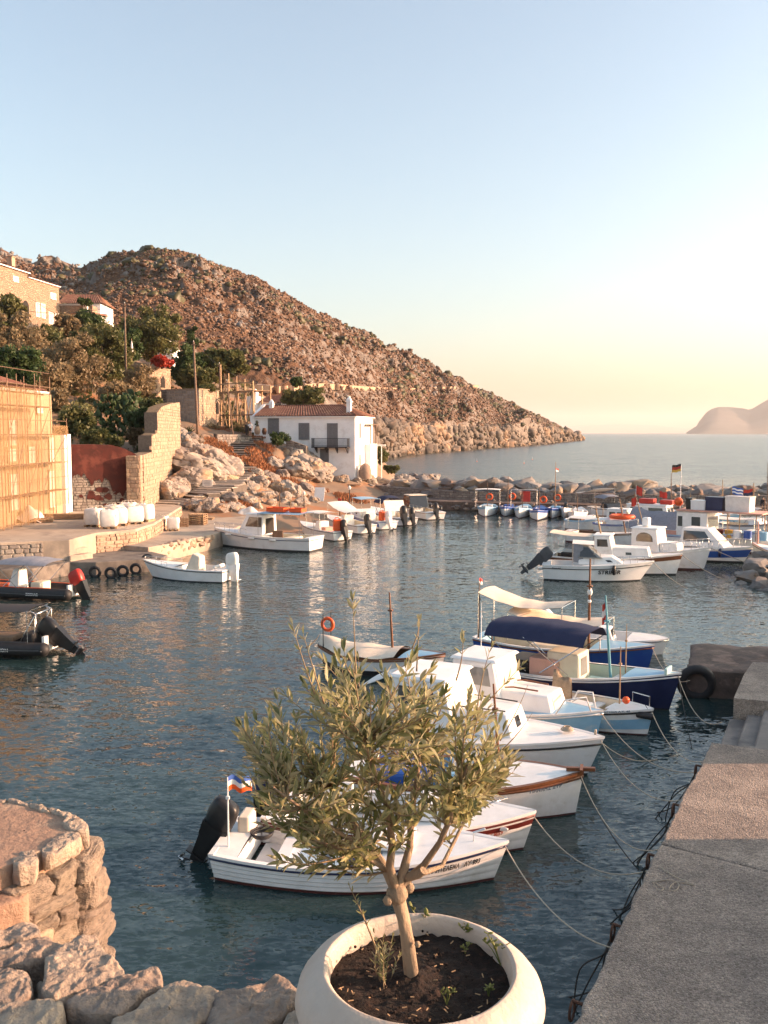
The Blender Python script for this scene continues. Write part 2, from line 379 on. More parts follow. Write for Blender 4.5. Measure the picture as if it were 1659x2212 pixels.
def hill_z(u, s):
    """distance and height on the headland for bearing u at fraction s of the way to the ridge"""
    db, dr = interp(DB, u), interp(DR, u)
    zr = CAM_H + (935-interp(RIDGE, u))/FP0*dr-3.2*min(1, max(0, (1180-u)/500))
    zb = interp(ZB, u); cl = interp(CL, u)*CLN(u)
    D = db+(dr-db)*s
    if s < 0: return D, zb+s*120
    if s > 1: return D, zr-(s-1)*(dr-db)*.55
    k = min(1, s/.05); z = zb + cl*k*k*(3-2*k)
    zz = zb+cl
    z += (zr-zz)*(s**.92) if zr > zz else (zr-zz)*s
    return D, z
def make_hill():
    us = np.linspace(-260, 1262, 380)
    ss = np.concatenate([[-.12, -.04], np.linspace(0, .08, 14), np.linspace(.085, 1.0, 104), np.linspace(1.02, 1.4, 8)])
    V = np.zeros((len(us), len(ss), 3))
    for i, u in enumerate(us):
        for j, s in enumerate(ss):
            D, z = hill_z(u, s); V[i, j] = (*UD(u, D), z)
    flat = V.reshape(-1, 3)
    n = fbm(flat*np.array([.035, .035, .05]), 5, 3, ridge=True)*2.6 + fbm(flat*.16, 4, 9)*1.4+fbm(flat*.6, 3, 19, ridge=True)*.9
    # crags: bands of bare rock standing out
    crag = np.clip(fbm(flat*.02, 3, 21)*3-.2, 0, 1)*np.abs(fbm(flat*np.array([.12, .12, .05]), 3, 31, ridge=True))*5
    cliff = np.clip(1-np.abs(flat[:, 2]-7)/12, 0, 1)*(flat[:, 1] > 230)*(fbm(flat*np.array([.12, .12, .09]), 4, 41, ridge=True)*4.0+fbm(flat*np.array([.035, .035, .03]), 3, 45)*6)
    amp = np.clip((flat[:, 2]+1.5)/3, 0.3, 1)*np.tile((ss >= 0).astype(float), len(us))
    out = flat.copy(); dirn = flat[:, :2]/np.linalg.norm(flat[:, :2], axis=1)[:, None]
    out[:, 2] += (n*.8+crag)*amp
    out[:, :2] -= dirn*((n*.6+cliff+crag)*amp)[:, None]
    nv = len(ss); idx = np.arange(len(us)*nv).reshape(len(us), nv)
    F = np.stack([idx[:-1, :-1], idx[1:, :-1], idx[1:, 1:], idx[:-1, 1:]], -1).reshape(-1, 4)
    # material: rock and dry earth chosen by steepness and noise
    m = bpy.data.materials.new('rocky_hillside'); m.use_nodes = True; nt = m.node_tree; N = nt.nodes; L = nt.links
    b = N['Principled BSDF']; b.inputs['Roughness'].default_value = .95; b.inputs['Specular IOR Level'].default_value = .15
    g = N.new('ShaderNodeNewGeometry')
    def nz(sc, det=8):
        q = N.new('ShaderNodeTexNoise'); q.inputs['Scale'].default_value = sc; q.inputs['Detail'].default_value = det; q.inputs['Roughness'].default_value = .65
        L.new(g.outputs['Position'], q.inputs['Vector']); return q.outputs['Fac']
    def mr(f, a, c):
        q = N.new('ShaderNodeMapRange'); q.inputs[1].default_value = a; q.inputs[2].default_value = c; L.new(f, q.inputs[0]); return q.outputs[0]
    def mix(f, a, c):
        x = N.new('ShaderNodeMix'); x.data_type = 'RGBA'; L.new(f, x.inputs[0])
        for i, q in ((6, a), (7, c)):
            if isinstance(q, tuple): x.inputs[i].default_value = (*q, 1)
            else: L.new(q, x.inputs[i])
        return x.outputs[2]
    rock = mix(mr(nz(.25), .35, .65), (.25, .21, .18), (.14, .122, .11))
    soil = mix(mr(nz(.4), .35, .65), (.17, .092, .055), (.105, .062, .040))
    sx = N.new('ShaderNodeSeparateXYZ'); L.new(g.outputs['Normal'], sx.inputs[0])
    ad = N.new('ShaderNodeMath'); ad.operation = 'MULTIPLY_ADD'; ad.inputs[1].default_value = .7; L.new(nz(.12), ad.inputs[0]); L.new(sx.outputs['Z'], ad.inputs[2])
    col = mix(mr(ad.outputs[0], .9, 1.12), rock, soil)
    # wet dark tide line on the stone
    sp = N.new('ShaderNodeSeparateXYZ'); L.new(g.outputs['Position'], sp.inputs[0])
    col = mix(mr(sp.outputs['Z'], 2.4, .7), col, (.05, .042, .036))
    L.new(col, b.inputs['Base Color'])
    bp = N.new('ShaderNodeBump'); bp.inputs['Strength'].default_value = 1; bp.inputs['Distance'].default_value = 1.0
    L.new(nz(.8, 10), bp.inputs['Height']); L.new(bp.outputs[0], b.inputs['Normal'])
    o = mesh_np('hill', out, F, m); tag(o, kind='structure')
    MATS['hillmat'] = m
    return us, ss, out.reshape(len(us), nv, 3)
HU, HS, HV = make_hill()

# ---- mountains behind, and the far island
def ridge_mass(name, prof, Dc, depth, mat, seed, rough=1.0, cols=200, rows=26, zfoot=0):
    us = np.linspace(prof[0][0], prof[-1][0], cols); V = np.zeros((cols, rows*2-1, 3))
    for i, u in enumerate(us):
        zr = CAM_H+(935-interp(prof, u))/FP0*Dc
        for j in range(rows*2-1):
            t = j/(rows-1); D = Dc-depth+depth*t
            k = t if t <= 1 else 2-t
            z = zfoot+(zr-zfoot)*(k**1.15)
            V[i, j] = (*UD(u, D), z)
    f = V.reshape(-1, 3); sc = 1/depth
    n = (fbm(f*sc*2.2, 5, seed, ridge=True)*.10+fbm(f*sc*9, 5, seed+5, ridge=True)*.035)*depth*rough
    k = np.clip((f[:, 2]-zfoot)/(depth*.12), 0, 1)
    kk = np.tile(np.where(np.arange(rows*2-1) == rows-1, .25, 1), cols)
    f[:, 1] -= n*k*kk; f[:, 2] += n*.08*k*kk
    nv = rows*2-1; idx = np.arange(cols*nv).reshape(cols, nv)
    F = np.stack([idx[:-1, :-1], idx[1:, :-1], idx[1:, 1:], idx[:-1, 1:]], -1).reshape(-1, 4)
    o = tag(mesh_np(name, f, F, mat), kind='structure'); return f
MTN = [(-200, 566), (-60, 548), (0, 541), (20, 536), (40, 534), (60, 537), (80, 548), (100, 563), (112, 573), (122, 569), (140, 566), (155, 561), (172, 561), (186, 568), (205, 573), (222, 580), (260, 600), (330, 640), (460, 700)]
MTV = ridge_mass('mountain', [(u_, v_+32) for u_, v_ in MTN], 700, 330, MATS['hillmat'], 61, 1.5, 300, 60, 30)
m_far = M('hazy_far_rock', (.20, .19, .17), (.15, .145, .13), .004, .95)
ISL = [(1480, 934), (1488, 929), (1498, 922), (1503, 920), (1506, 911), (1512, 903), (1520, 892), (1530, 885), (1545, 880), (1570, 880), (1600, 883), (1612, 886), (1622, 882), (1640, 871), (1659, 860), (1720, 838), (1800, 815), (1900, 800), (2100, 800)]
ridge_mass('far_headland', ISL, 6000, 1400, m_far, 71, .5, 120, 24, -5)
FAR = [(1050, 934.6), (1120, 932), (1180, 928), (1260, 920), (1330, 916), (1400, 918), (1470, 925), (1540, 931), (1600, 934.5)]
ridge_mass('far_coast', FAR, 20000, 2500, m_far, 81, .3, 60, 16, -5)

# ---- scattered scrub and rocks of the hill (one uncountable mass each)
def ico(sub):
    bm = bmesh.new(); bmesh.ops.create_icosphere(bm, subdivisions=sub, radius=1)
    v = np.array([p.co[:] for p in bm.verts]); f = np.array([[q.index for q in p.verts] for p in bm.faces]); bm.free(); return v, f
def scatter_blobs(name, pts, sizes, mat, sub=2, jit=.28, squash=.7, tone=True, kinds=6, parent=None, flat=False):
    v0, f0 = ico(sub); K = []
    for k in range(kinds):
        d = 1+nr.uniform(-jit, jit, len(v0)); K.append(v0*d[:, None])
    n = len(pts); nv = len(v0); V = np.zeros((n, nv, 3)); F = np.zeros((n, len(f0), 3), int)
    a = nr.uniform(0, 6.28, n)
    for i in range(n):
        w = K[i % kinds]; c, s = math.cos(a[i]), math.sin(a[i])
        q = np.stack([w[:, 0]*c-w[:, 1]*s, w[:, 0]*s+w[:, 1]*c, w[:, 2]*squash], 1)*(sizes[i]*nr.uniform(.8, 1.2, 3))
        V[i] = q+pts[i]; F[i] = f0+i*nv
    o = mesh_np(name, V.reshape(-1, 3), F.reshape(-1, 3), mat, parent, smooth=not flat)
    if tone:
        at = o.data.attributes.new('tone', 'FLOAT', 'POINT'); at.data.foreach_set('value', np.repeat(nr.uniform(-.5, .5, n), nv).astype(np.float32))
    return tag(o, kind='stuff')
def hill_pick(n, f=None):
    out = np.zeros((0, 3))
    while len(out) < n:
        i = nr.randint(60, len(HU)-4, 4*n); j = nr.randint(6, 121, 4*n)
        p = HV[i, j]+(HV[i+1, j+1]-HV[i, j])*nr.rand(4*n)[:, None]
        k = p[:, 2] > 4+vnoise(p*.06, 55)*5
        if f: k &= f(p, HU[i])
        out = np.concatenate([out, p[k]])
    return out[:n]
pts = hill_pick(26000, lambda p, u: vnoise(p*.045, 5) > -.75)
o = scatter_blobs('dry_scrub', pts+np.array([0, 0, .2]), nr.gamma(4, .092, len(pts))*(pts[:, 1]/300)**.5, m_scrub, 1, .42, .7)
w_ = MTV[(MTV[:, 1] < 830) & (MTV[:, 2] > 60)]; w_ = w_[nr.randint(0, len(w_), 2600)]+nr.uniform(-2, 2, (2600, 3))
scatter_blobs('mountain_rocks', w_, nr.gamma(3, .55, len(w_)), M('grey_mountain_rock', (.20, .18, .165), (.12, .11, .105), .05, .92), 1, .4, .9, tone=False, flat=True)
pts = hill_pick(1300, lambda p, u: (vnoise(p*.03, 15) > .12) | ((p[:, 2] < 22) & (u > 850) & (nr.rand(len(p)) < .35)))
scatter_blobs('green_scrub', pts+np.array([0, 0, .3]), nr.gamma(3, .22, len(pts))*(pts[:, 1]/300)**.5, m_scrubg, 2, .38, .8)
pts = hill_pick(7000, lambda p, u: vnoise(p*.03, 25)+.4*vnoise(p*.12, 26) > .1)
m_hillrock = M('hill_rock', (.27, .24, .215), (.16, .145, .135), .12, .92, c3=(.25, .18, .13), s3=.05)
scatter_blobs('hill_rocks', pts, nr.gamma(1.8, .16, len(pts))*(pts[:, 1]/300)**.5, m_hillrock, 1, .42, .8, tone=False, flat=True)

i_ = nr.randint(int(len(HU)*.70), len(HU)-3, 2600); j_ = nr.randint(3, 20, 2600); pc_ = HV[i_, j_]+(HV[i_+1, j_+1]-HV[i_, j_])*nr.rand(2600)[:, None]
pc_ = pc_[(pc_[:, 2] > -.5) & (pc_[:, 2] < 11)]
m_cliff = M('cliff_rock', (.17, .14, .115), (.085, .072, .064), .10, .92, .6, .7, c3=(.30, .20, .13), s3=.05)
scatter_blobs('cliff_rocks', pc_, nr.gamma(3, .30, len(pc_))*(pc_[:, 1]/420)**.6, m_cliff, 2, .45, .85, tone=False, flat=True)

# ---- coastal footpath cut into the hill: a level ledge with a low retaining wall on the sea side
def make_path():
    PT = [(552, 831), (600, 836), (650, 832), (700, 829), (760, 834), (820, 838), (880, 840), (930, 838), (980, 836), (1030, 833)]
    mb = MB(); prev = None
    for u in np.linspace(552, 1032, 120):
        v = interp(PT, u); tgt = (935-v)/FPX
        i = int(np.argmin(np.abs(HU-u))); col = HV[i]
        el = (col[:, 2]-CAM_H)/col[:, 1]
        j = int(np.argmax(el > tgt)) if (el > tgt).any() else 100
        D = col[max(j-1, 0), 1]-2.2; z = CAM_H+tgt*D; x = (u-829.5)/FPX*D
        cur = [(x, D, z-1.3), (x, D+.05, z), (x, D+2.2, z+.05), (x, D+4.5, z+.3)]
        if prev:
            mb.add(prev+cur, [(0, 4, 5, 1), (1, 5, 6, 2), (2, 6, 7, 3)])
        prev = cur
    tag(mb.build('footpath', M('pale_path_stone', (.46, .32, .22), (.36, .25, .17), .5, .95, .6, 3, c3=(.3, .21, .15), s3=.2)), kind='structure')
make_path()

# ---- village slope, shore and beach: heights by bearing (rows) and distance (columns)
SD = [50, 58, 62, 70, 78, 84, 90, 98, 110, 130, 165]
SU = [(-220, [1, 1.3, 1.5, 6, 9, 11.5, 14, 17, 21.5, 25, 26]),
      (100, [1, 1.3, 1.5, 6, 9, 11.5, 14, 17, 21.5, 24.5, 25]),
      (300, [-0.5, 1.2, 1.5, 5, 7.5, 9, 11, 13, 16, 20.5, 23]),
      (345, [-0.8, 1.2, 1.7, 3.6, 6.4, 7.6, 9.4, 11.2, 14.5, 19.5, 22]),
      (420, [-1, 0.8, 1.4, 3.2, 5.6, 7.0, 8.4, 9.8, 13, 18, 21]),
      (500, [-1, 0.4, 1.1, 2.4, 4.9, 6.8, 7.3, 8.4, 11, 16, 18]),
      (545, [-1, 0.1, 0.8, 1.9, 4.2, 6.6, 7.2, 7.8, 10, 15, 16]),
      (600, [-1, -0.2, 0.5, 1.3, 2.8, 4.8, 7.0, 7.6, 9.4, 12.5, 12]),
      (680, [-1, -0.6, 0.1, 0.7, 1.5, 2.2, 4.0, 7.0, 8.6, 11, 9.5]),
      (770, [-1, -1, -0.6, 0.1, 0.9, 1.5, 2.4, 4.5, 6.5, 8, 6]),
      (840, [-1.5, -1.5, -1.2, -0.5, 0.5, 0.9, 1.4, 1.8, 2, 2, -3]),
      (880, [-2, -2, -2, -1.5, -1, -0.8, -1, -1.2, -1.5, -2, -6])]
def slope_z(u, D):
    us = [a for a, _ in SU]; zs = [float(np.interp(D, SD, r)) for _, r in SU]
    return float(np.interp(u, us, zs))
def ground(x, y):
    return slope_z(829.5+x/y*FPX, y/DK)
def make_slope():
    us = np.linspace(-220, 880, 240); ds = np.linspace(50, 165, 130); V = np.zeros((240, 130, 3))
    for i, u in enumerate(us):
        for j, D in enumerate(ds): V[i, j] = (*UD(u, D), slope_z(u, D))
    f = V.reshape(-1, 3); n = fbm(f*.35, 4, 91)*.45+fbm(f*1.3, 3, 92)*.16
    f[:, 2] += n*np.clip((f[:, 2]-.6)/2, .12, 1)
    idx = np.arange(240*130).reshape(240, 130)
    F = np.stack([idx[:-1, :-1], idx[1:, :-1], idx[1:, 1:], idx[:-1, 1:]], -1).reshape(-1, 4)
    m = M('shore_ground', (.26, .175, .115), (.19, .135, .095), .5, .95, .9, 6, c3=(.30, .135, .06), s3=.22)
    return tag(mesh_np('hillside_ground', f, F, m, smooth=True), kind='structure')
SLOPE = make_slope()
# ================================================================ stones, walls, quays, breakwater
_RK = {}
def rock_mesh(kind, mat, sub=3, planes=9, rough=.06, sq=(1, 1, .8)):
    """faceted boulder of unit radius, cached by kind and material"""
    key = (kind, mat.name, sub, planes)
    if key in _RK: return _RK[key]
    r = np.random.RandomState(1000+kind*17+planes); v, f = ico(sub)
    n = r.normal(size=(planes+4, 3)); n /= np.linalg.norm(n, axis=1)[:, None]; h = r.uniform(.62, .95, planes+4) if planes > 5 else r.uniform(.45, .78, planes+4)
    d = v @ n.T; rad = np.where(d > .05, h[None, :]/np.maximum(d, .05), 9).min(1)
    rad = np.minimum(rad, 1.15)
    rad = rad*(1+fbm(v*1.9+kind*3.1, 5, kind)*rough*(3.2 if sub < 5 else 4.6)-np.maximum(0, fbm(v*3.1+kind, 3, kind+40, ridge=True)-.35)*.25)
    v = v*rad[:, None]*np.array(sq)
    me = bpy.data.meshes.new('rock'); me.from_pydata(v.tolist(), [], f.tolist()); me.materials.append(mat)
    me.polygons.foreach_set('use_smooth', [True]*len(f)); me.set_sharp_from_angle(angle=R(28)); me.update()
    _RK[key] = me; return me
def put_rock(name, parent, loc, size, mat, kind=None, sub=3, rot=None, planes=9):
    o = link(name, rock_mesh(rng.randrange(9) if kind is None else kind, mat, sub, planes), parent)
    o.location = Vector(loc)-(parent.location if parent else Vector((0, 0, 0)))
    o.rotation_euler = rot or (rng.uniform(-.3, .3), rng.uniform(-.3, .3), rng.uniform(0, 6.28))
    s = size if isinstance(size, (tuple, list)) else (size*rng.uniform(.8, 1.2), size*rng.uniform(.75, 1.1), size*rng.uniform(.7, 1.0))
    o.scale = s; return o
_ST = {}
def stone_mesh(k, mat):
    """squared wall stone, unit size, chamfered and uneven"""
    if (k, mat.name) in _ST: return _ST[(k, mat.name)]
    bm = bmesh.new(); bmesh.ops.create_cube(bm, size=1.0)
    r = random.Random(k*7+3)
    for v in bm.verts: v.co += Vector((r.uniform(-.09, .09), r.uniform(-.1, .1), r.uniform(-.05, .05)))
    bmesh.ops.bevel(bm, geom=bm.edges[:], offset=.12, segments=1, affect='EDGES', profile=.6)
    for v in bm.verts: v.co += Vector((r.uniform(-.03, .03), r.uniform(-.03, .03), r.uniform(-.03, .03)))
    me = bpy.data.meshes.new('stone'); bm.to_mesh(me); bm.free(); me.materials.append(mat)
    _ST[(k, mat.name)] = me; return me
def stone_face(parent, O, U, V, w, h, sw, sh, mat, inside=None, cap=300, depth=.22, proud=.05, seed=0, name='stone', gap=.03):
    """courses of single stones on the face O + a*U + b*V (parent-local); the largest `cap` are objects, the rest one joined part"""
    O, U, V = Vector(O), Vector(U).normalized(), Vector(V).normalized(); N = U.cross(V).normalized()
    r = random.Random(seed+11); L = []; b = 0
    while b < h-.02:
        hh = min(sh*r.uniform(.75, 1.3), h-b); a = -r.uniform(0, sw)
        while a < w:
            ww = sw*r.uniform(.6, 1.5); a0, a1 = max(a, 0), min(a+ww, w)
            if a1-a0 > sw*.25 and (inside is None or inside((a0+a1)/2, b+hh/2)):
                L.append((a0, a1, b, hh, r.uniform(-.02, .02), r.randrange(8), r.uniform(-.03, .03)))
            a += ww
        b += hh
    L.sort(key=lambda q: -(q[1]-q[0])*q[3])
    B = Matrix((U, V, N)).transposed().to_4x4(); rest = MB()
    for i, (a0, a1, b, hh, dz, k, tw) in enumerate(L):
        c = O+U*(a0+a1)/2+V*(b+hh/2)+N*(proud+dz-depth/2)
        m = Matrix.Translation(c) @ B @ Matrix.Rotation(tw, 4, 'Z') @ Matrix.Diagonal((max(.04, a1-a0-gap), max(.04, hh-gap), depth, 1))
        if i < cap:
            o = link(name, stone_mesh(k, mat), parent); o.matrix_local = m
        else:
            me = stone_mesh(k, mat); rest.add([m @ v.co for v in me.vertices], [tuple(p.vertices) for p in me.polygons])
    if rest.v: tag(rest.build('small_stones', mat, parent), kind='stuff')
def poly_prism(name, uv, ztop, zbot, mat, parent=None, kind='structure', bevel=0.0, pts=None):
    ps = pts or [P(u, v, ztop) for u, v in uv]; mb = MB(); mb.prism([(p[0], p[1]) for p in ps], zbot, ztop)
    o = mb.build(name, mat, parent)
    if bevel:
        b = o.modifiers.new('b', 'BEVEL'); b.width = bevel; b.segments = 2; b.limit_method = 'ANGLE'
    if kind and parent is None: tag(o, kind=kind)
    return o

# ---- left quay: upper platform, stepped corner, low landing, apron with round edging stones
ZU, ZL, ZA = 1.9, .72, 1.0
quay = poly_prism('left_quay', [(-330, 1172), (0, 1172), (93, 1168), (150, 1166), (207, 1151), (293, 1143), (333, 1130), (392, 1094), (350, 1080), (310, 1080), (165, 1085), (-330, 1085)], ZU, -1.5, m_concrete2, bevel=.04)
landing = poly_prism('low_landing', [(-330, 1245), (70, 1228), (150, 1214), (207, 1214), (347, 1206), (362, 1199), (293, 1184), (187, 1184), (143, 1186), (100, 1200), (-330, 1205)], ZL, -1.5, M('wet_shaded_concrete', (.21, .18, .155), (.12, .105, .092), 1.4, .92, .8, 12, c3=(.075, .065, .06), s3=.8), bevel=.05)  # dark tone is wet concrete plus shade put into the colour
apron = poly_prism('quay_apron', [(270, 1178), (320, 1182), (360, 1176), (447, 1157), (500, 1142), (560, 1125), (520, 1100), (390, 1092), (320, 1120)], ZA, -1.5, m_concrete2, bevel=.05)
for (u0, v0, u1, v1, zb, mt, sd_) in ((-60, 1172, 0, 1172, ZL, m_greystone, 1), (0, 1172, 93, 1168, ZL, m_greystone, 2), (207, 1151, 293, 1143, ZA-.3, m_ochre, 3), (293, 1143, 333, 1130, ZA-.3, m_ochre, 4), (333, 1130, 392, 1094, ZA-.1, m_ochre, 5)):
    a, b = P(u0, v0, ZU), P(u1, v1, ZU)
    stone_face(quay, (a.x, a.y, zb), (b.x-a.x, b.y-a.y, 0), (0, 0, 1), (b-a).length, ZU-zb-.14, .42, .25, mt, cap=60, seed=sd_, proud=.07)
# steps from platform down to landing
st = [(103, 1172, 150, 1166, 187, 1176, 150, 1190)]
c0, c1 = P(110, 1180, 1.5), P(170, 1172, 1.5)
d = (c1-c0); d.z = 0; L_ = d.length; d.normalize(); nrm = Vector((d.y, -d.x, 0))
for i, z in enumerate((1.62, 1.32, 1.02)):
    mb = MB(); c = c0+d*(L_*.5)+nrm*(.15+.42*i); mb.box((c.x, c.y, z/2-.4), (L_*(1-.08*i), .62, z+.8), math.atan2(d.y, d.x))
    o = mb.build('step', m_concrete2, quay); bv = o.modifiers.new('b', 'BEVEL'); bv.width = .04
# round edging stones of the apron
for k in range(26):
    t = k/25; u = interp([(0, 318), (.3, 350), (1, 455)], t); v = interp([(318, 1184), (360, 1178), (447, 1160), (455, 1157)], u)
    p = P(u, v, ZA-.1); put_rock('edging_stone', apron, (p.x, p.y-.05, rng.uniform(.45, .95)), rng.uniform(.25, .36), m_ochre, sub=2)
for k in range(40):
    t = rng.random(); u = 316+t*140; v = interp([(318, 1186), (360, 1180), (447, 1162), (455, 1159)], u)
    p = P(u, v, .5); put_rock('edging_stone', apron, (p.x, p.y, rng.uniform(-.1, .5)), rng.uniform(.2, .36), m_boulder, sub=2)

# ---- breakwater
m_crust = M('weed_crusted_concrete', (.15, .105, .085), (.085, .065, .055), 3, .95, 1.0, 14, c3=(.22, .15, .12), s3=2.0)
BW = [(780, 97), (830, 91), (900, 85.5), (1000, 81), (1200, 78.5), (1400, 76.5), (1659, 75), (1950, 74)]
bwp = []
for u in np.linspace(790, 1950, 60):
    D = interp(BW, u); bwp.append(Vector((*UD(u, D), 0)))
def bw_off(i, o):
    t = (bwp[min(i+1, 59)]-bwp[max(i-1, 0)]).normalized(); n = Vector((t.y, -t.x, 0)); return bwp[i]+n*o   # +o towards the harbour
mb = MB(); prof = [(5.2, -1.5), (5.2, .85), (2.7, .95), (2.65, 1.75), (2.1, 1.8), (1.4, 1.5), (-2.5, 1.2), (-6, -1.5)]
vs_ = []; fs_ = []
for i in range(60):
    f = min(1, i/5)
    for o, z in prof:
        p = bw_off(i, o); vs_.append((p.x, p.y, z if z < 0 else z*(1.0)))
n = len(prof)
for i in range(59):
    for j in range(n-1): fs_.append((i*n+j, (i+1)*n+j, (i+1)*n+j+1, i*n+j+1))
mb.add(vs_, fs_); breakwater = mb.build('breakwater', m_crust); tag(breakwater, kind='structure')
for i in range(59):
    a, b = bw_off(i, 2.68), bw_off(i+1, 2.68)
    stone_face(breakwater, (a.x, a.y, .92), b-a, (0, 0, 1), (b-a).length, .85, .36, .2, m_greystone, cap=5, seed=100+i, depth=.18)
for i in range(60):
    for k in range(4):
        o = [1.5, .3, -1.3, -3.4][k]+rng.uniform(-.5, .5)
        u = 790+1160*i/59
        top = interp([(790, 1.5), (900, 1.9), (1000, 2.3), (1300, 2.1), (1950, 1.9)], u)
        if u < 880 and k == 0: continue
        p = bw_off(i, o)+Vector((rng.uniform(-.4, .4), 0, 0)); s = rng.uniform(.85, 1.5)*(1.15 if k in (1, 2) else .8)
        zc = [top-.55, top-.2, top-.35, .35][k]
        put_rock('boulder', breakwater, (p.x, p.y, zc+rng.uniform(-.25, .2)), (s*rng.uniform(.95, 1.5), s, s*rng.uniform(.65, .95)), m_quarry, rot=(rng.uniform(-.4, .4), rng.uniform(-.4, .4), rng.uniform(-.6, .6)), planes=5)

for i in range(59):
    for k in range(3):
        p = bw_off(i, 5.25).lerp(bw_off(i+1, 5.25), rng.random()); put_rock('stone', breakwater, (p.x, p.y, rng.uniform(.0, .75)), (rng.uniform(.25, .5), .25, rng.uniform(.15, .28)), m_quarry, sub=2, rot=(0, rng.uniform(-.2, .2), rng.uniform(-.3, .3)))
    if rng.random() < .5:
        p = bw_off(i, rng.uniform(3.2, 4.8)); put_rock('stone', breakwater, (p.x, p.y, 1.0), rng.uniform(.2, .45), m_quarry, sub=2)
# ---- rocks at the right edge of the harbour, the toe of a mole that runs off to the right
mole = poly_prism('rock_mole', None, .35, -1.5, m_boulder, pts=[(19.6, 37.5*DK), (32, 35*DK), (34, 44*DK), (20.5, 42*DK)])
for (x, y, z, s) in [(19.0, 38.4, .05, .75), (19.9, 37.6, .1, .8), (20.4, 39.2, .75, .8), (21.3, 38.0, .35, .95), (19.2, 40.2, .1, .8), (20.0, 41.2, .6, .9), (22.2, 39.8, 1.0, 1.0), (21.0, 41.6, .9, .8), (18.4, 39.2, -.2, .55), (22.6, 37.4, .4, .9), (23.6, 38.6, .8, 1.1), (18.8, 37.6, -.15, .5), (20.9, 36.9, -.05, .6)]:
    put_rock('boulder', mole, (x, y*DK, z), (s*1.15, s*.9, s*.75), m_quarry)

# ---- right quay: cast slabs with open joints, a recessed stair, a pier stub with a tyre
ZQ = 1.2
E = [P(u, v, ZQ) for u, v in [(1175, 2330), (1242, 2200), (1290, 2107), (1350, 1980), (1403, 1867), (1427, 1822), (1474, 1721), (1519, 1641), (1536, 1603)]]
ed = (E[-1]-E[0]).normalized(); en = Vector((ed.y, -ed.x, 0))      # en points inland (right)
def slab(name, i0, i1, mat, w=9.0, z=ZQ, a0=0., a1=0., par=None):
    pts = []
    for i in range(i0, i1):
        n_ = max(2, int((E[i+1]-E[i]).length/.12))
        for k_ in range(n_+(1 if i == i1-1 else 0)):
            q_ = E[i].lerp(E[i+1], k_/n_); c_ = mnoise.noise(q_*3.1)*.035+mnoise.noise(q_*11)*.018-max(0, mnoise.noise(q_*1.3+Vector((7, 3, 1)))-.28)*.3
            pts.append(q_-en*c_)
    pts[0] = pts[0]+ed*.008; pts[-1] = pts[-1]-ed*.008
    q = [(p.x, p.y) for p in pts]
    r1 = pts[-1]+(en*w+ed*a1); r0 = pts[0]+(en*w+ed*a0)
    q += [(r1.x, r1.y), (r0.x, r0.y)]
    o = poly_prism(name, None, z, -1.8, mat, par, pts=q)
    b_ = o.modifiers.new('b', 'BEVEL'); b_.width = .03; b_.segments = 2; b_.limit_method = 'ANGLE'
    return o
def aggregate():
    m = M('exposed_aggregate_concrete', (.27, .22, .18), (.19, .155, .13), 2.2, .92, c3=(.32, .26, .21), s3=.7); nt = m.node_tree; N = nt.nodes; L = nt.links; b = N['Principled BSDF']
    col = b.inputs['Base Color'].links[0].from_socket; tc = N.new('ShaderNodeTexCoord')
    h = None
    for sc, lo, hi in ((40, .68, 1.38), (110, .72, 1.3)):
        v = N.new('ShaderNodeTexVoronoi'); v.inputs['Scale'].default_value = sc; v.inputs['Randomness'].default_value = 1; L.new(tc.outputs['Object'], v.inputs['Vector'])
        sp = N.new('ShaderNodeSeparateColor'); L.new(v.outputs['Color'], sp.inputs[0]); r = N.new('ShaderNodeMapRange'); r.inputs[3].default_value = lo; r.inputs[4].default_value = hi; L.new(sp.outputs[0], r.inputs[0])
        hs = N.new('ShaderNodeHueSaturation'); L.new(r.outputs[0], hs.inputs['Value']); L.new(col, hs.inputs['Color']); col = hs.outputs[0]
        if h is None: h = v.outputs['Distance']
    L.new(col, b.inputs['Base Color'])
    n = N.new('ShaderNodeTexNoise'); n.inputs['Scale'].default_value = 9; n.inputs['Detail'].default_value = 8; L.new(tc.outputs['Object'], n.inputs['Vector'])
    ad = N.new('ShaderNodeMath'); ad.operation = 'MULTIPLY_ADD'; ad.inputs[1].default_value = -.6; L.new(h, ad.inputs[0]); L.new(n.outputs['Fac'], ad.inputs[2])
    bp = N.new('ShaderNodeBump'); bp.inputs['Strength'].default_value = 1; bp.inputs['Distance'].default_value = .03; L.new(ad.outputs[0], bp.inputs['Height']); L.new(bp.outputs[0], b.inputs['Normal']); return m
m_quayslab = aggregate()
rq = MB(); q0 = E[0]+en*.6-ed*3; q1 = E[-1]+en*.6+ed*.5
rq.prism([(q0.x, q0.y), (q1.x, q1.y), (q1.x+en.x*9, q1.y+en.y*9), (q0.x+en.x*9, q0.y+en.y*9)], -1.8, ZQ-.12)
rquay = rq.build('right_quay', m_concrete); tag(rquay, kind='structure')
slab('slab', 0, 5, m_quayslab, a1=-1.2, par=rquay)
slab('slab', 5, 8, m_quayslab, a0=-1.2, a1=.6, par=rquay)
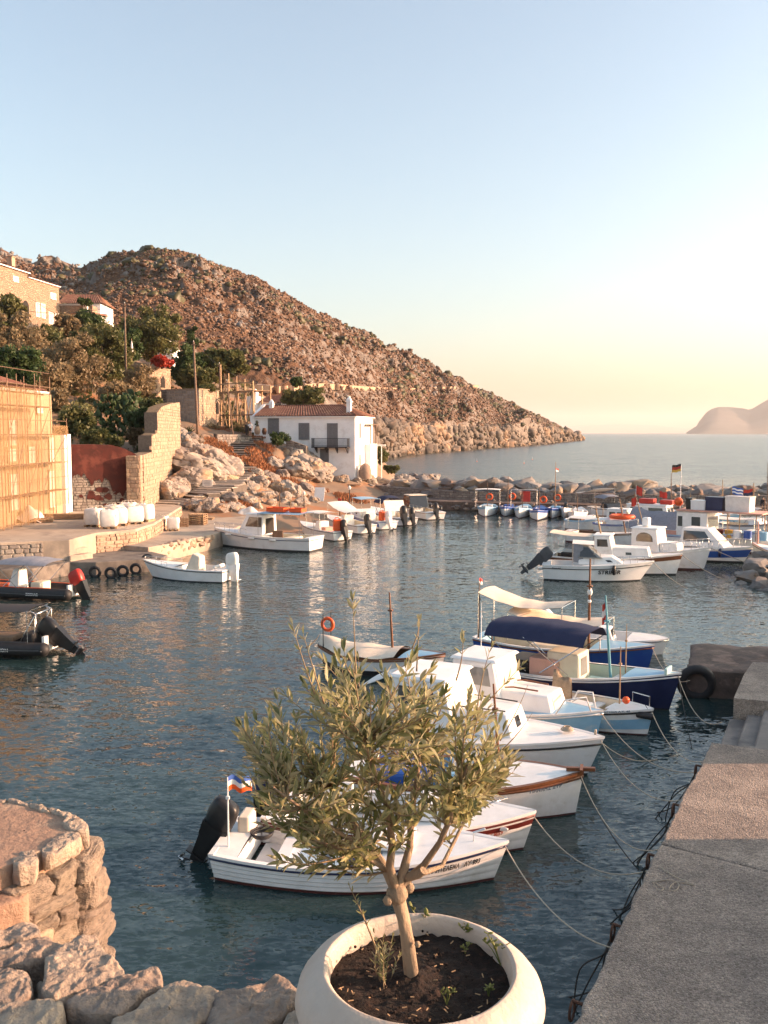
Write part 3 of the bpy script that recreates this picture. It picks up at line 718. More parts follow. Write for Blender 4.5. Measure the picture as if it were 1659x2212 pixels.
# recessed stair and far part
far = [P(1585, 1508, ZQ), P(1607, 1457, ZQ), P(1626, 1430, ZQ)]
c = E[-1]
o = poly_prism('slab', None, ZQ, -1.8, m_quayslab, rquay, pts=[(far[0].x, far[0].y), (far[1].x, far[1].y), (far[2].x, far[2].y), (far[2].x+7, far[2].y-1), (far[0].x+7, far[0].y-2.5)])
s0 = E[-1]+en*.9
dv = far[0]-E[-1]; dv.z = 0
for i, (z, off) in enumerate(((1.02, .8), (.86, .42), (.70, .03))):
    a_ = E[-1]+en*off+ed*.02; b_ = far[0]+en*(off-.1)-ed*.05
    o = poly_prism('step', None, z, -1.8, m_concrete, rquay, pts=[(a_.x, a_.y), (b_.x, b_.y), (b_.x+en.x*2, b_.y+en.y*2), (a_.x+en.x*2, a_.y+en.y*2)])
    bb = o.modifiers.new('b', 'BEVEL'); bb.width = .04
a_ = E[-1]+en*1.5+ed*.02; b_ = far[0]+en*1.2-ed*.05
poly_prism('slab', None, ZQ-.01, -1.8, m_quayslab, rquay, pts=[(a_.x, a_.y), (b_.x, b_.y), (b_.x+en.x*6, b_.y+en.y*6), (a_.x+en.x*6, a_.y+en.y*6)])
# pier stub
pa, pb = P(1484, 1505, 0), P(1600, 1512, 0)
def lump_block(name, pts, z0, z1, mat, seed, parent=None, amp=.12, nu=30, nv=10):
    """block with eroded top and sides from a plan polygon"""
    cx = sum(p[0] for p in pts)/len(pts); cy = sum(p[1] for p in pts)/len(pts); n = len(pts)
    mb = MB(); rows = [(1, z0), (1, z0+(z1-z0)*.25), (1, z0+(z1-z0)*.5), (1, z0+(z1-z0)*.8), (.98, z1-.04), (.93, z1), (.75, z1), (.5, z1), (.25, z1), (.01, z1)]
    ring = []
    for i in range(n):
        a, b = pts[i], pts[(i+1) % n]
        for k in range(nu//n+2): t = k/(nu//n+2); ring.append((a[0]+(b[0]-a[0])*t, a[1]+(b[1]-a[1])*t))
    V = np.array([[cx+(x-cx)*s, cy+(y-cy)*s, z] for s, z in rows for x, y in ring])
    d = fbm(V*1.7, 4, seed)*amp*2; V[:, 2] += d*np.where(V[:, 2] > z1-.1, .6, .2); V[:, 0] += fbm(V*1.9+7, 4, seed+1)*amp*2; V[:, 1] += fbm(V*1.9+13, 4, seed+2)*amp*2
    m = len(ring); F = [(i*m+j, i*m+(j+1) % m, (i+1)*m+(j+1) % m, (i+1)*m+j) for i in range(len(rows)-1) for j in range(m)]
    mb.add(V.tolist(), F); return mb.build(name, mat, parent, smooth=True, sharp=45)
stub = lump_block('pier_stub', [(pa.x, pa.y), (pb.x+.3, pb.y), (pb.x+2.5, pb.y+.2), (pb.x+3, pb.y+3.0), (pa.x+1.2, pa.y+3.4)], -1.5, .82, m_crust, 5); tag(stub, kind='structure')
# unseen wall, added right of the view to shade the quay
def shade_wall():
    root = thing('quay_shade_wall', 'unseen wall added to cast shade over the right quay', 'wall', tuple(E[3]+en*6.0))
    o = E[3]+en*6.0
    k = 6.0/en.x*ed.x; ta, tb = (E[5]-E[3]).length*1.12+k, (E[7]-E[3]).length*1.02+k
    for t0, t1, h in ((-16, ta, 3.2), (ta, tb, 2.42), (tb, 26, 3.2)):  # lower middle section leaves a sunlit patch at the quay edge
        mb = MB(); a = ed*t0; b = ed*t1
        mb.prism([(a.x, a.y), (b.x, b.y), (b.x+en.x*.5, b.y+en.y*.5), (a.x+en.x*.5, a.y+en.y*.5)], -.2, h-ZQ); mb.build('wall_section', m_mortar, root)
    return root
shade_wall()
# ================================================================ ground sighting, stairs, shore rocks
def G(u, v, D0=52, D1=160):
    """where the line of sight (u,v) meets the village slope"""
    for D in np.arange(D0, D1, .25):
        p = PY(u, v, D)
        if p.z <= slope_z(u, D): return p
    return PY(u, v, D1)

# stairs: sighted centre line (u, v, z)
SP = [P(352, 1088, 1.92), P(395, 1077, 2.15), P(440, 1066, 2.55), P(485, 1047, 3.05), P(515, 1030, 3.5), PY(527, 1016, 77.5), PY(521, 1000, 80), PY(518, 985, 83), PY(520, 968, 86), PY(531, 954, 88.5), PY(548, 945, 90.5)]
def stairs():
    # even spacing along the polyline
    seg = [(SP[i+1]-SP[i]).length for i in range(len(SP)-1)]; tot = sum(seg); n = 34; out = []
    for k in range(n+1):
        t = tot*k/n; i = 0
        while i < len(seg)-1 and t > seg[i]: t -= seg[i]; i += 1
        out.append(SP[i].lerp(SP[i+1], t/seg[i]))
    root = thing('stone_stairs', 'long flight of rough stone steps climbing past boulders to the white house', 'stairs', tuple(SP[0]))
    for k in range(n):
        a, b = out[k], out[k+1]; d = (out[min(k+2, n)]-out[max(k-1, 0)]); d.z = 0; d.normalize(); s = Vector((-d.y, d.x, 0))
        w = 3.0 if k < 12 else 2.5; dp = (b-a).xy.length+.35
        mb = MB(); q = []
        for (f, side) in ((-.1, -1), (dp, -1), (dp, 1), (-.1, 1)):
            q.append(a+d*(f+rng.uniform(-.05, .05))+s*side*(w/2+rng.uniform(-.15, .15)))
        zt = b.z+rng.uniform(-.02, .02)
        mb.hexa([(p.x, p.y, zt-.11) for p in q]+[(p.x+rng.uniform(-.02, .02), p.y, zt+rng.uniform(-.02, .02)) for p in q])
        rs = MB(); rs.hexa([(p.x+d.x*.16, p.y+d.y*.16, zt-.9) for p in q]+[(p.x+d.x*.16, p.y+d.y*.16, zt-.1) for p in q]); o = rs.build('riser', m_mortar_and_shade, root); o.location = -root.location  # darker riser block puts the shade under the tread into colour
        o = mb.build('step', m_greystone if k % 3 else m_stone, root); o.location = -root.location
        bv = o.modifiers.new('b', 'BEVEL'); bv.width = .05; bv.segments = 1
    return out
STEPS = stairs()
# keep the ground below the treads
me = SLOPE.data; co = np.zeros(len(me.vertices)*3); me.vertices.foreach_get('co', co); co = co.reshape(-1, 3)
for p in STEPS:
    d = np.hypot(co[:, 0]-p.x, co[:, 1]-p.y); w = np.clip((4.0-d)/2.0, 0, 1)
    co[:, 2] = np.where(w > 0, co[:, 2]*(1-w)+np.minimum(co[:, 2], p.z-.35)*w, co[:, 2])
me.vertices.foreach_set('co', co.ravel()); me.update()

# boulders and stones of the shore: (u, v of the foot, width in m, height factor)
big = [(405, 1052, 2.6), (440, 1040, 3.0), (468, 1030, 2.6), (430, 1010, 2.8), (395, 1020, 2.4), (380, 1060, 1.9), (365, 1075, 1.6), (455, 1000, 2.2), (480, 1010, 1.8), (400, 985, 2.2), (378, 1000, 2.0), (410, 965, 1.8), (385, 950, 1.6),
       (640, 1030, 2.6), (668, 1034, 2.8), (692, 1042, 2.2), (650, 1005, 2.6), (630, 990, 2.0), (675, 1012, 2.2), (622, 1012, 1.7),
       (735, 1044, 1.5), (785, 1040, 1.8), (800, 1044, 1.6), (770, 1045, 1.2),
       (560, 1050, 1.8), (585, 1040, 1.5), (540, 1062, 1.5), (600, 1062, 1.8), (625, 1068, 2.0), (645, 1075, 1.7), (612, 1085, 1.6), (660, 1060, 1.6), (575, 1078, 1.5), (520, 1080, 1.4), (490, 1088, 1.6), (545, 1092, 1.3), (650, 1092, 1.5), (590, 1008, 1.6), (605, 1030, 1.4), (555, 1028, 1.3), (680, 1085, 1.0),
       (402, 1098, 1.3), (420, 1102, 1.6), (445, 1105, 1.9), (470, 1108, 1.6), (500, 1104, 1.2), (515, 1100, .9), (385, 1102, .8), (432, 1085, 1.2)]
for i_, (u, v, s) in enumerate(big):
    s *= 1.45 if i_ < 20 else 1.0
    p = G(u, v); put_rock('boulder', SLOPE, (p.x, p.y+s*.25, p.z+s*.18), (s*.62*rng.uniform(.9, 1.2), s*.55, s*.55*rng.uniform(.8, 1.15)), m_boulder, rot=(rng.uniform(-.25, .25), rng.uniform(-.35, .35), rng.uniform(0, 6.28)), sub=5, planes=15)
for k in range(90):
    u = rng.uniform(470, 700); v = rng.uniform(1020, 1098)
    if u > 640 and v > 1075: continue
    p = G(u, v); s = rng.uniform(.25, .6); put_rock('stone', SLOPE, (p.x, p.y, p.z+s*.2), s, m_boulder)
for k in range(70):   # rocks right of the house, along the shore to the breakwater
    u = rng.uniform(770, 940); v = interp([(770, 1042), (820, 1048), (880, 1040), (940, 1042)], u)+rng.uniform(-14, 8)
    z = interp([(770, 1.8), (840, 1.2), (940, .9)], u); p = P(u, v, z); s = rng.uniform(.4, 1.0)
    put_rock('boulder', SLOPE, (p.x, p.y, p.z), s, m_quarry if u > 850 else m_boulder)
for k in range(36):   # surf rocks at the foot of the headland
    u = rng.uniform(830, 975); D = interp([(830, 95), (880, 110), (975, 92)], u)+rng.uniform(-6, 8)
    put_rock('boulder', SLOPE, (*UD(u, D), rng.uniform(-.1, .5)), rng.uniform(.5, 1.3), m_quarry)

# dry grass tufts on the banks
def tufts(name, spots, n, mat, h=(.15, .4), spread=1.0, label=None):
    V = []; F = []
    for (p, rad) in spots:
        for k in range(n):
            a = rng.uniform(0, 6.28); r = rad*math.sqrt(rng.random()); x, y = p[0]+r*math.cos(a), p[1]+r*math.sin(a)
            z = ground(x, y)-.05; hh = rng.uniform(*h); w = .03+hh*.12; b = rng.uniform(0, 6.28); dx, dy = math.cos(b)*w, math.sin(b)*w
            lx, ly = rng.uniform(-.5, .5)*hh, rng.uniform(-.5, .5)*hh; i = len(V)
            V += [(x-dx, y-dy, z), (x+dx, y+dy, z), (x+lx, y+ly, z+hh)]; F.append((i, i+1, i+2))
    return tag(mesh_np(name, V, F, mat), kind='stuff')
sp = []
for (u, v, r) in [(560, 985, 1.6), (580, 1010, 2.0), (600, 1000, 1.5), (620, 1030, 1.8), (550, 1000, 1.4), (575, 965, 1.4), (640, 1045, 1.6), (605, 1045, 1.2), (490, 985, 1.4), (460, 960, 1.6), (480, 970, 1.2), (440, 950, 1.5), (380, 1035, 1.0), (375, 1050, .8), (700, 1035, 1.0), (565, 1030, 1.3), (590, 1020, 1.5), (555, 945, 1.0), (470, 925, 1.6), (755, 1078, 1.5), (765, 1082, 1.6), (745, 1072, 1.2), (690, 1060, 1.0), (530, 1092, .8), (500, 1095, .9)]:
    sp.append((G(u, v), r))
tufts('dry_grass', sp, 420, m_drygrass)
# ================================================================ BUILDINGS
def rubble(name, c1, c2, cm, sc=2.2):
    """rubble masonry seen from far off: colour by cell, recessed joints"""
    m = bpy.data.materials.new(name); m.use_nodes = True; nt = m.node_tree; N = nt.nodes; L = nt.links; b = N['Principled BSDF']
    b.inputs['Roughness'].default_value = .92; b.inputs['Specular IOR Level'].default_value = .2
    tc = N.new('ShaderNodeTexCoord'); mp = N.new('ShaderNodeMapping'); mp.inputs['Scale'].default_value = (1, 1, 1.7); L.new(tc.outputs['Object'], mp.inputs[0])
    v = N.new('ShaderNodeTexVoronoi'); v.inputs['Scale'].default_value = sc; L.new(mp.outputs[0], v.inputs['Vector'])
    e = N.new('ShaderNodeTexVoronoi'); e.feature = 'DISTANCE_TO_EDGE'; e.inputs['Scale'].default_value = sc; L.new(mp.outputs[0], e.inputs['Vector'])
    x = N.new('ShaderNodeMix'); x.data_type = 'RGBA'; sp = N.new('ShaderNodeSeparateColor'); L.new(v.outputs['Color'], sp.inputs[0]); L.new(sp.outputs[0], x.inputs[0])
    x.inputs[6].default_value = (*c1, 1); x.inputs[7].default_value = (*c2, 1)
    r = N.new('ShaderNodeMapRange'); r.inputs[1].default_value = .02; r.inputs[2].default_value = .09; L.new(e.outputs['Distance'], r.inputs[0])
    y = N.new('ShaderNodeMix'); y.data_type = 'RGBA'; L.new(r.outputs[0], y.inputs[0]); y.inputs[6].default_value = (*cm, 1); L.new(x.outputs[2], y.inputs[7])
    L.new(y.outputs[2], b.inputs['Base Color'])
    bp = N.new('ShaderNodeBump'); bp.inputs['Distance'].default_value = .05; L.new(r.outputs[0], bp.inputs['Height']); L.new(bp.outputs[0], b.inputs['Normal'])
    return m
m_rubble = rubble('ochre_rubble_masonry', (.38, .275, .20), (.29, .205, .148), (.22, .155, .115))
m_rubbleg = rubble('grey_rubble_masonry', (.36, .315, .27), (.25, .22, .19), (.15, .13, .11))

class Fac:
    """a facade from A (left) to B (right) as seen from outside; local x runs along it, -y points out"""
    def __init__(s, name, label, cat, A, B, zb, group=None):
        s.A, s.B = Vector((A[0], A[1], zb)), Vector((B[0], B[1], zb)); d = s.B-s.A; s.len = d.length
        s.root = thing(name, label, cat, tuple(s.A), math.atan2(d.y, d.x), group); s.U = d.normalized(); s.zb = zb
    def hit(s, u, v):
        n = Vector((s.U.y, -s.U.x, 0)); o = Vector((0, 0, CAM_H)); r = ray(u, v); t = (s.A-o).dot(n)/r.dot(n); p = o+r*t
        return (p-s.A).dot(s.U), p.z-s.zb
    def rect(s, u0, v0, u1, v1):
        a0, z1 = s.hit(u0, v0); a1, z0 = s.hit(u1, v1); return a0, a1, z0, z1
    def block(s, a0, a1, y0, y1, z0, z1, mat, name='wall'):
        mb = MB(); mb.box(((a0+a1)/2, (y0+y1)/2, (z0+z1)/2), (a1-a0, y1-y0, z1-z0)); return mb.build(name, mat, s.root)
    def window(s, a0, a1, z0, z1, style='shutter', fm=None, y=0.0, name='window', arch=False):
        w, h = a1-a0, z1-z0; cx = (a0+a1)/2
        if arch:
            pts = [(a0, y, z0), (a1, y, z0), (a1, y, z1-w*.5)]
            if arch == 'round': pts += [(cx+w/2*math.cos(t), y, z1-w/2+w/2*math.sin(t)) for t in [math.pi*k/8 for k in range(1, 8)]]
            else: pts += [(cx, y, z1)]
            pts += [(a0, y, z1-w*.5)]
            mb = MB(); mb.extrude([(p[0], y-.015, p[2]) for p in pts], (0, .2, 0)); o = mb.build(name, m_dark, s.root)
            k = 1+.24/w; q = [(cx+(p[0]-cx)*k, y, z0+(p[2]-z0)*(1+.12/h)) for p in pts]; f = MB(); n = len(pts)
            for i in range(1, n-1 if True else n):
                j = (i+1) % n; f.add([(pts[i][0], y-.05, pts[i][2]), (pts[j][0], y-.05, pts[j][2]), (q[j][0], y-.05, q[j][2]), (q[i][0], y-.05, q[i][2])], [(0, 1, 2, 3)])
                f.add([(q[i][0], y-.05, q[i][2]), (q[j][0], y-.05, q[j][2]), (q[j][0], y+.05, q[j][2]), (q[i][0], y+.05, q[i][2])], [(0, 1, 2, 3)])
            f.build('frame', fm or m_ochre, o); return o
        mb = MB(); mb.box((cx, y-.0, (z0+z1)/2), (w, .06, h)); o = mb.build(name, m_shutter if style == 'shutter' else (m_shutterw if style == 'pale' else m_glass), s.root)
        f = MB(); t = min(.12, w*.12); m_ = fm or (m_shutter if style == 'shutter' else m_white)
        f.box((a0-t/2, y-.03, (z0+z1)/2), (t, .1, h+2*t)).box((a1+t/2, y-.03, (z0+z1)/2), (t, .1, h+2*t)).box((cx, y-.03, z1+t/2), (w, .1, t)).box((cx, y-.05, z0-t/2), (w, .16, t))
        f.build('frame', m_, o)
        if style in ('shutter', 'pale'):
            for sgn in (-1, 1):
                g = MB()
                x = cx+sgn*w/4
                g.box((x-w/4+.05, y-.04, (z0+z1)/2), (.07, .05, h-.02)).box((x+w/4-.05, y-.04, (z0+z1)/2), (.07, .05, h-.02))
                for zz in (z0+.05, z0+h*.36, z0+h*.68, z1-.05): g.box((x, y-.04, zz), (w/2-.1, .05, .09))
                g.build('shutter_leaf', m_shutter if style == 'shutter' else m_shutterw, o)
        else:
            g = MB(); g.box((cx, y-.035, (z0+z1)/2), (.05, .04, h)).box((cx, y-.035, z0+h*.6), (w, .04, .05)); g.build('glazing_bar', m_white, o)
        return o
def tile_plane(mb, a, b, c, d, pitch=.34, amp=.10):
    """corrugated tile slope: eave a-b, ridge d-c"""
    a, b, c, d = map(Vector, (a, b, c, d)); n = max(4, int((b-a).length/pitch))*4
    nrm = (b-a).cross(d-a).normalized()
    if nrm.z < 0: nrm = -nrm
    rows = 6
    def fn(t, s):
        p = a.lerp(b, t).lerp(d.lerp(c, t), s); k = t*n/4
        return tuple(p+nrm*(abs(math.sin(math.pi*k))*amp+.025*(1-((s*rows*2) % 1))))
    mb.grid(fn, n, rows)
def chimney(root, x, y, z0, z1, w, cap=True):
    mb = MB(); mb.box((x, y, (z0+z1)/2), (w, w, z1-z0)); mb.box((x, y, z1-.25), (w+.14, w+.14, .08)); mb.box((x, y, z1+.17), (w*.9, w*.9, .34), top=.15); return mb.build('chimney', m_plaster, root)

# ---- white house by the water
FL, FR = UD(550, 90.5), UD(767, 87.5)
H = Fac('white_house', 'white two storey house with red tiled roof and iron balcony by the shore', 'house', FL, FR, 2.0)
Wd, ze, dp = H.len, 7.6, 6.6
mb = MB()
# slightly irregular limewashed walls
mb.box((Wd/2, dp/2, ze/2-.4), (Wd, dp, ze+.8)); mb.build('wall', m_plaster, H.root)
mb = MB(); mb.add([(-.02, -.05, ze-.1), (-.02, dp, ze-.1), (-.02, dp/2, ze+1.5), (-.4, -.05, ze-.1), (-.4, dp, ze-.1), (-.4, dp/2, ze+1.5)], [(0, 1, 2), (5, 4, 3), (0, 2, 5, 3), (2, 1, 4, 5), (0, 3, 4, 1)]); mb.box((-.2, -.0, ze-.9), (.42, .3, 1.9)); mb.build('gable_parapet', m_plaster, H.root)
rf = MB(); o_ = .28; zr = ze+1.25
tile_plane(rf, (0, -o_, ze-.02), (Wd+o_, -o_, ze-.02), (Wd-2.6, dp/2, zr), (0, dp/2, zr))
tile_plane(rf, (Wd+o_, -o_, ze-.02), (Wd+o_, dp+o_, ze-.02), (Wd-2.55, dp/2+.02, zr), (Wd-2.6, dp/2, zr))
tile_plane(rf, (Wd+o_, dp+o_, ze-.02), (0, dp+o_, ze-.02), (0, dp/2, zr), (Wd-2.6, dp/2, zr))
roof = rf.build('roof', m_tile, H.root, smooth=True, sharp=40)
mb = MB(); mb.tube([(0, dp/2, zr+.06), (Wd-2.6, dp/2, zr+.06), (Wd+o_*.8, -o_*.8, ze+.07)], .11, 7); mb.build('ridge_tiles', m_tile, roof, smooth=True)
mb = MB(); mb.box((Wd/2+.1, -o_*.5, ze-.09), (Wd+.3, o_, .1)); mb.box((Wd+o_*.5, dp/2, ze-.09), (o_, dp+.2, .1)); mb.build('cornice', m_plaster, roof)
chimney(H.root, *[H.hit(748, 880)[0], 1.0, ze+.2, ze+1.9, .5])
chimney(H.root, 1.1, 2.6, ze+.7, ze+1.75, .45)
for r_ in ((581, 906, 601, 935), (647.5, 916, 666.5, 947.5)): H.window(*H.rect(*r_), style='shutter')
H.window(*H.rect(693.6, 971, 708.7, 996), style='shutter', name='lower_window')
a0, a1, z0, z1 = H.rect(708.7, 916.5, 727.7, 963); H.window(a0, a1, z0, z1, style='shutter', name='balcony_door')
a0, a1, z0, z1 = H.rect(679, 947, 756, 965)
mb = MB(); mb.box(((a0+a1)/2, -.5, z0-.06), (a1-a0, 1.0, .12)); bal = mb.build('balcony', m_iron, H.root)
mb = MB()
for k in range(33):
    x = a0+.03+(a1-a0-.06)*k/32; mb.box((x, -.97, (z0+z1)/2), (.025, .025, z1-z0))
for k in range(1, 8):
    for x in (a0+.03, a1-.03): mb.box((x, -.97+k*.12, (z0+z1)/2), (.025, .025, z1-z0))
mb.box(((a0+a1)/2, -.97, z1), (a1-a0, .05, .05)).box(((a0+a1)/2, -.97, z0+.12), (a1-a0, .04, .04))
for x in (a0+.03, a1-.03): mb.box((x, -.5, z1), (.05, .95, .05))
mb.build('railing', m_iron, bal)
for k in range(4):
    x = a0+.3+(a1-a0-.6)*k/3; mb = MB(); mb.extrude([(x, 0, z0-.12), (x, -.85, z0-.12), (x, 0, z0-.75)], (.09, 0, 0)); mb.build('bracket', m_iron, bal)
# right-hand (sea) face: windows, a porch post and a lean-to
def side_window(y0, y1, z0, z1):
    mb = MB(); mb.box((Wd+.01, (y0+y1)/2, (z0+z1)/2), (.06, y1-y0, z1-z0)); o = mb.build('window', m_shutter, H.root)
    f = MB(); f.box((Wd+.03, y0-.05, (z0+z1)/2), (.1, .1, z1-z0+.2)).box((Wd+.03, y1+.05, (z0+z1)/2), (.1, .1, z1-z0+.2)).box((Wd+.05, (y0+y1)/2, z0-.05), (.14, y1-y0, .1)); f.build('frame', m_plaster, o)
side_window(1.3, 2.1, 5.1, 6.8); side_window(1.2, 1.9, 1.9, 3.2); side_window(4.3, 5.0, 1.9, 3.0)
mb = MB(); mb.box((Wd+.35, 4.9, 2.2), (.7, 2.6, 4.4)); mb.build('side_terrace', m_plaster, H.root)
mb = MB(); mb.box((Wd+.62, 3.8, 5.5), (.1, .1, 2.2)).box((Wd+.62, 6.0, 5.5), (.1, .1, 2.2)).box((Wd+.4, 4.9, 6.65), (.9, 2.8, .1)); mb.build('porch', m_oldwood, H.root)
mb = MB(); mb.lathe([(.75, 0), (.75, .9), (.6, 1.4), (.25, 1.7), (.01, 1.75)], 12, (Wd+.9, .9, .5)); mb.build('bread_oven', m_ochre, H.root, smooth=True)
mb = MB(); mb.tube([(Wd+1.5, 5.4, -1), (Wd+1.5, 5.4, 4.3)], .05).tube([(Wd+.7, 5.4, 4.25), (Wd+2.0, 5.4, 4.25)], .09); mb.build('pergola', m_white, H.root)

# ---- little white house behind
A, B = UD(556, 107), UD(630, 105)
K2 = Fac('small_white_house', 'small white cottage with dark tiled roof behind the white house', 'house', A, B, 8.5)
zt = K2.hit(600, 870)[1]
K2.block(0, K2.len, 0, 5, -1, zt, m_plaster)
rf = MB(); tile_plane(rf, (.3, -.25, zt), (K2.len+.2, -.25, zt), (K2.len+.2, 2.6, zt+1.1), (.3, 2.6, zt+1.1)); tile_plane(rf, (K2.len+.2, 5.2, zt), (.3, 5.2, zt), (.3, 2.6, zt+1.1), (K2.len+.2, 2.6, zt+1.1)); rf.build('roof', m_tile, K2.root, smooth=True, sharp=40)
K2.block(-.9, .3, -1.2, 1.2, -1, zt+.9, m_plaster, 'stub_wall'); chimney(K2.root, .2, -.6, zt, zt+1.6, .6)
K2.window(3.0, 3.9, zt-1.0, zt-.15)

# ---- two small stone houses with pointed windows
def stone_house(name, label, uA, uB, DA, DB_, zb, vtop, win, mat_w, extra=None, depth=4.5, cap=110, seed=0):
    F_ = Fac(name, label, 'house', UD(uA, DA), UD(uB, DB_), zb)
    zt = F_.hit((uA+uB)/2, vtop)[1]
    F_.block(0, F_.len, .05, depth, -1.5, zt-.02, m_mortar)
    stone_face(F_.root, (0, .05, -.4), (1, 0, 0), (0, 0, 1), F_.len, zt+.36, .46, .26, mat_w, cap=cap, seed=seed, depth=.2, proud=.05)
    stone_face(F_.root, (F_.len, .05, -.4), (0, 1, 0), (0, 0, 1), depth, zt+.36, .46, .26, mat_w, cap=40, seed=seed+1, depth=.2, proud=.05)
    stone_face(F_.root, (0, depth, -.4), (0, -1, 0), (0, 0, 1), depth, zt+.36, .5, .28, m_greystone, cap=40, seed=seed+2, depth=.2, proud=.05)
    F_.block(-.08, F_.len+.08, -.05, depth+.1, zt, zt+.1, m_mortar, 'roof_slab')
    for w in win:
        a0, a1, z0, z1 = F_.rect(*w); F_.window(a0, a1, z0, z1, y=-.02, arch='point', fm=m_ochre)
    return F_
stone_house('stone_lookout_house', 'upper flat roofed ochre stone house with one pointed window below red blossom', 328, 373, 99, 103, 12.4, 797, [(347, 810, 356, 838)], m_ochre, seed=41)
stone_house('stone_house', 'lower square ochre stone house with pointed window beside leaning pole', 433, 476, 91, 94.5, 7.6, 843, [(470-4, 866, 478-6, 894)], m_ochre, seed=51)
# walls left of them
def plain_wall(name, label, uA, DA, uB, DB_, z0, zA, zB, th, mat, cap=120, seed=0, sw=.46, mort=m_mortar):
    F_ = Fac(name, label, 'wall', UD(uA, DA), UD(uB, DB_), z0); L = F_.len
    mb = MB(); mb.add([(0, .05, -1), (L, .05, -1), (L, .05, zB-z0), (0, .05, zA-z0), (0, th, -1), (L, th, -1), (L, th, zB-z0), (0, th, zA-z0)], [(0, 1, 2, 3), (5, 4, 7, 6), (3, 2, 6, 7), (0, 3, 7, 4), (1, 5, 6, 2)]); mb.build('wall_core', mort, F_.root)
    top = lambda a: (zA+(zB-zA)*a/L)-z0
    stone_face(F_.root, (0, .05, -.3), (1, 0, 0), (0, 0, 1), L, max(zA, zB)-z0+.3, sw, sw*.58, mat, inside=lambda a, b: b-.3 < top(a)-.08, cap=cap, seed=seed, depth=.2, proud=.05)
    return F_
plain_wall('garden_wall', 'grey rubble wall running left from the lower stone house', 351, 94, 434, 91.2, 8.0, 12.9, 12.8, .6, m_greystone, 120, 61, mort=m_mortar_and_shade)
plain_wall('terrace_wall', 'long ochre stone terrace wall above the upper stone house', 268, 107, 343, 105, 14.5, 17.6, 16.9, .6, m_ochre, 90, 71)
plain_wall('low_bank_wall', 'low rubble wall at the head of the stone stairs', 470, 86, 545, 89, 5.8, 7.6, 7.4, .6, m_greystone, 90, 75, mort=m_mortar_and_shade)
plain_wall('house_terrace_wall', 'short dark rubble wall under the potted jars by the white house', 618, 87.2, 662, 86.6, 4.0, 7.0, 6.2, .6, m_greystone, 60, 76, sw=.4, mort=m_mortar_and_shade)
plain_wall('shore_wall', 'low rubble sea wall right of the white house', 800, 93, 838, 90, .6, 2.6, 2.1, .6, m_greystone, 60, 77, sw=.4, mort=m_mortar_and_shade)

# ---- stone mansion at the upper left
Mn = Fac('stone_mansion', 'large ochre stone mansion with arched windows on the upper left slope', 'house', UD(-90, 101), UD(139, 124), 21.5)
zt1 = Mn.hit(58, 588)[1]; aS = Mn.hit(60, 600)[0]; zt2 = Mn.hit(138, 622)[1]
Mn.block(0, aS, 0, 9, -4, zt1, m_rubble); Mn.block(aS, Mn.len, .0, 9, -4, zt2, m_rubble, 'lower_wing')
rf = MB(); tile_plane(rf, (-.3, -.35, zt1), (aS+.3, -.35, zt1), (aS+.3, 4.5, zt1+1.5), (-.3, 4.5, zt1+1.5)); rf.build('roof', m_tile, Mn.root, smooth=True, sharp=40)
rf = MB(); tile_plane(rf, (aS, -.3, zt2), (Mn.len+.3, -.3, zt2), (Mn.len+.3, 4.5, zt2+1.3), (aS, 4.5, zt2+1.3)); rf.build('roof', m_tile, Mn.root, smooth=True, sharp=40)
mb = MB(); mb.box((aS/2, -.2, zt1-.12), (aS+.5, .3, .14)).box(((aS+Mn.len)/2, -.15, zt2-.1), (Mn.len-aS+.3, .25, .12)); mb.build('cornice', m_plaster, Mn.root)
for (u, v0, v1) in ((2, 540, 572), (44, 558, 582)):
    a_, z_ = Mn.hit(u, v0); mb = MB(); mb.box((a_, 1.5, z_-1.2), (.9, .8, 2.8)); mb.box((a_, 1.5, z_+.25), (1.05, .95, .12)); mb.build('chimney', m_ochre, Mn.root)
for r_ in ((0, 636, 14, 690), (27, 641, 40, 691), (48, 647, 63, 695)): Mn.window(*Mn.rect(*r_), arch='round')
for r_ in ((77, 654, 85, 684), (89, 657, 97, 687), (105, 675, 115, 700), (119, 677, 126, 700), (28, 597, 39, 609), (109, 633, 120, 647)): Mn.window(*Mn.rect(*r_), style='pale')

# ---- second house with tiled roof and white parts, right of the mansion
A, B = UD(139, 127), UD(226, 127)
W2 = Fac('tiled_hill_house', 'stone and white house with tiled roof just right of the mansion', 'house', A, B, 21.5)
zt = W2.hit(180, 656)[1]
W2.block(0, W2.hit(210, 660)[0], -2.5, 0, -4, zt-.6, m_rubble, 'front_terrace'); W2.block(0, W2.len, 0, 7, -4, zt, m_plaster)
rf = MB(); tile_plane(rf, (-.3, -.4, zt), (W2.len+.4, -.4, zt), (W2.len-1.5, 3.5, zt+1.9), (0, 3.5, zt+1.9)); tile_plane(rf, (W2.len+.4, -.4, zt), (W2.len+.4, 7.4, zt), (W2.len-1.4, 3.6, zt+1.9), (W2.len-1.5, 3.5, zt+1.9)); rf.build('roof', m_tile, W2.root, smooth=True, sharp=40)
for r_ in ((152, 683, 162, 705), (174, 687, 185, 705)):
    a0, a1, z0, z1 = W2.rect(*r_); W2.window(a0, a1, z0, z1, arch='round', y=-2.52)
A, B = UD(208, 123), UD(236, 126)
W3 = Fac('white_annex', 'narrow white annex with row of small windows below the tiled hill house', 'house', A, B, 19.5); zt = W3.hit(222, 683)[1]
W3.block(0, W3.len, 0, 3.5, -3, zt, m_plaster)
mb = MB(); mb.box((W3.len/2, 1.6, zt+.1), (W3.len+.5, 4.2, .16)); mb.build('roof', m_tile, W3.root)
for k in range(4): W3.window(.25+k*W3.len/4.2, .25+k*W3.len/4.2+.42, zt-1.5, zt-.45, style='glass')
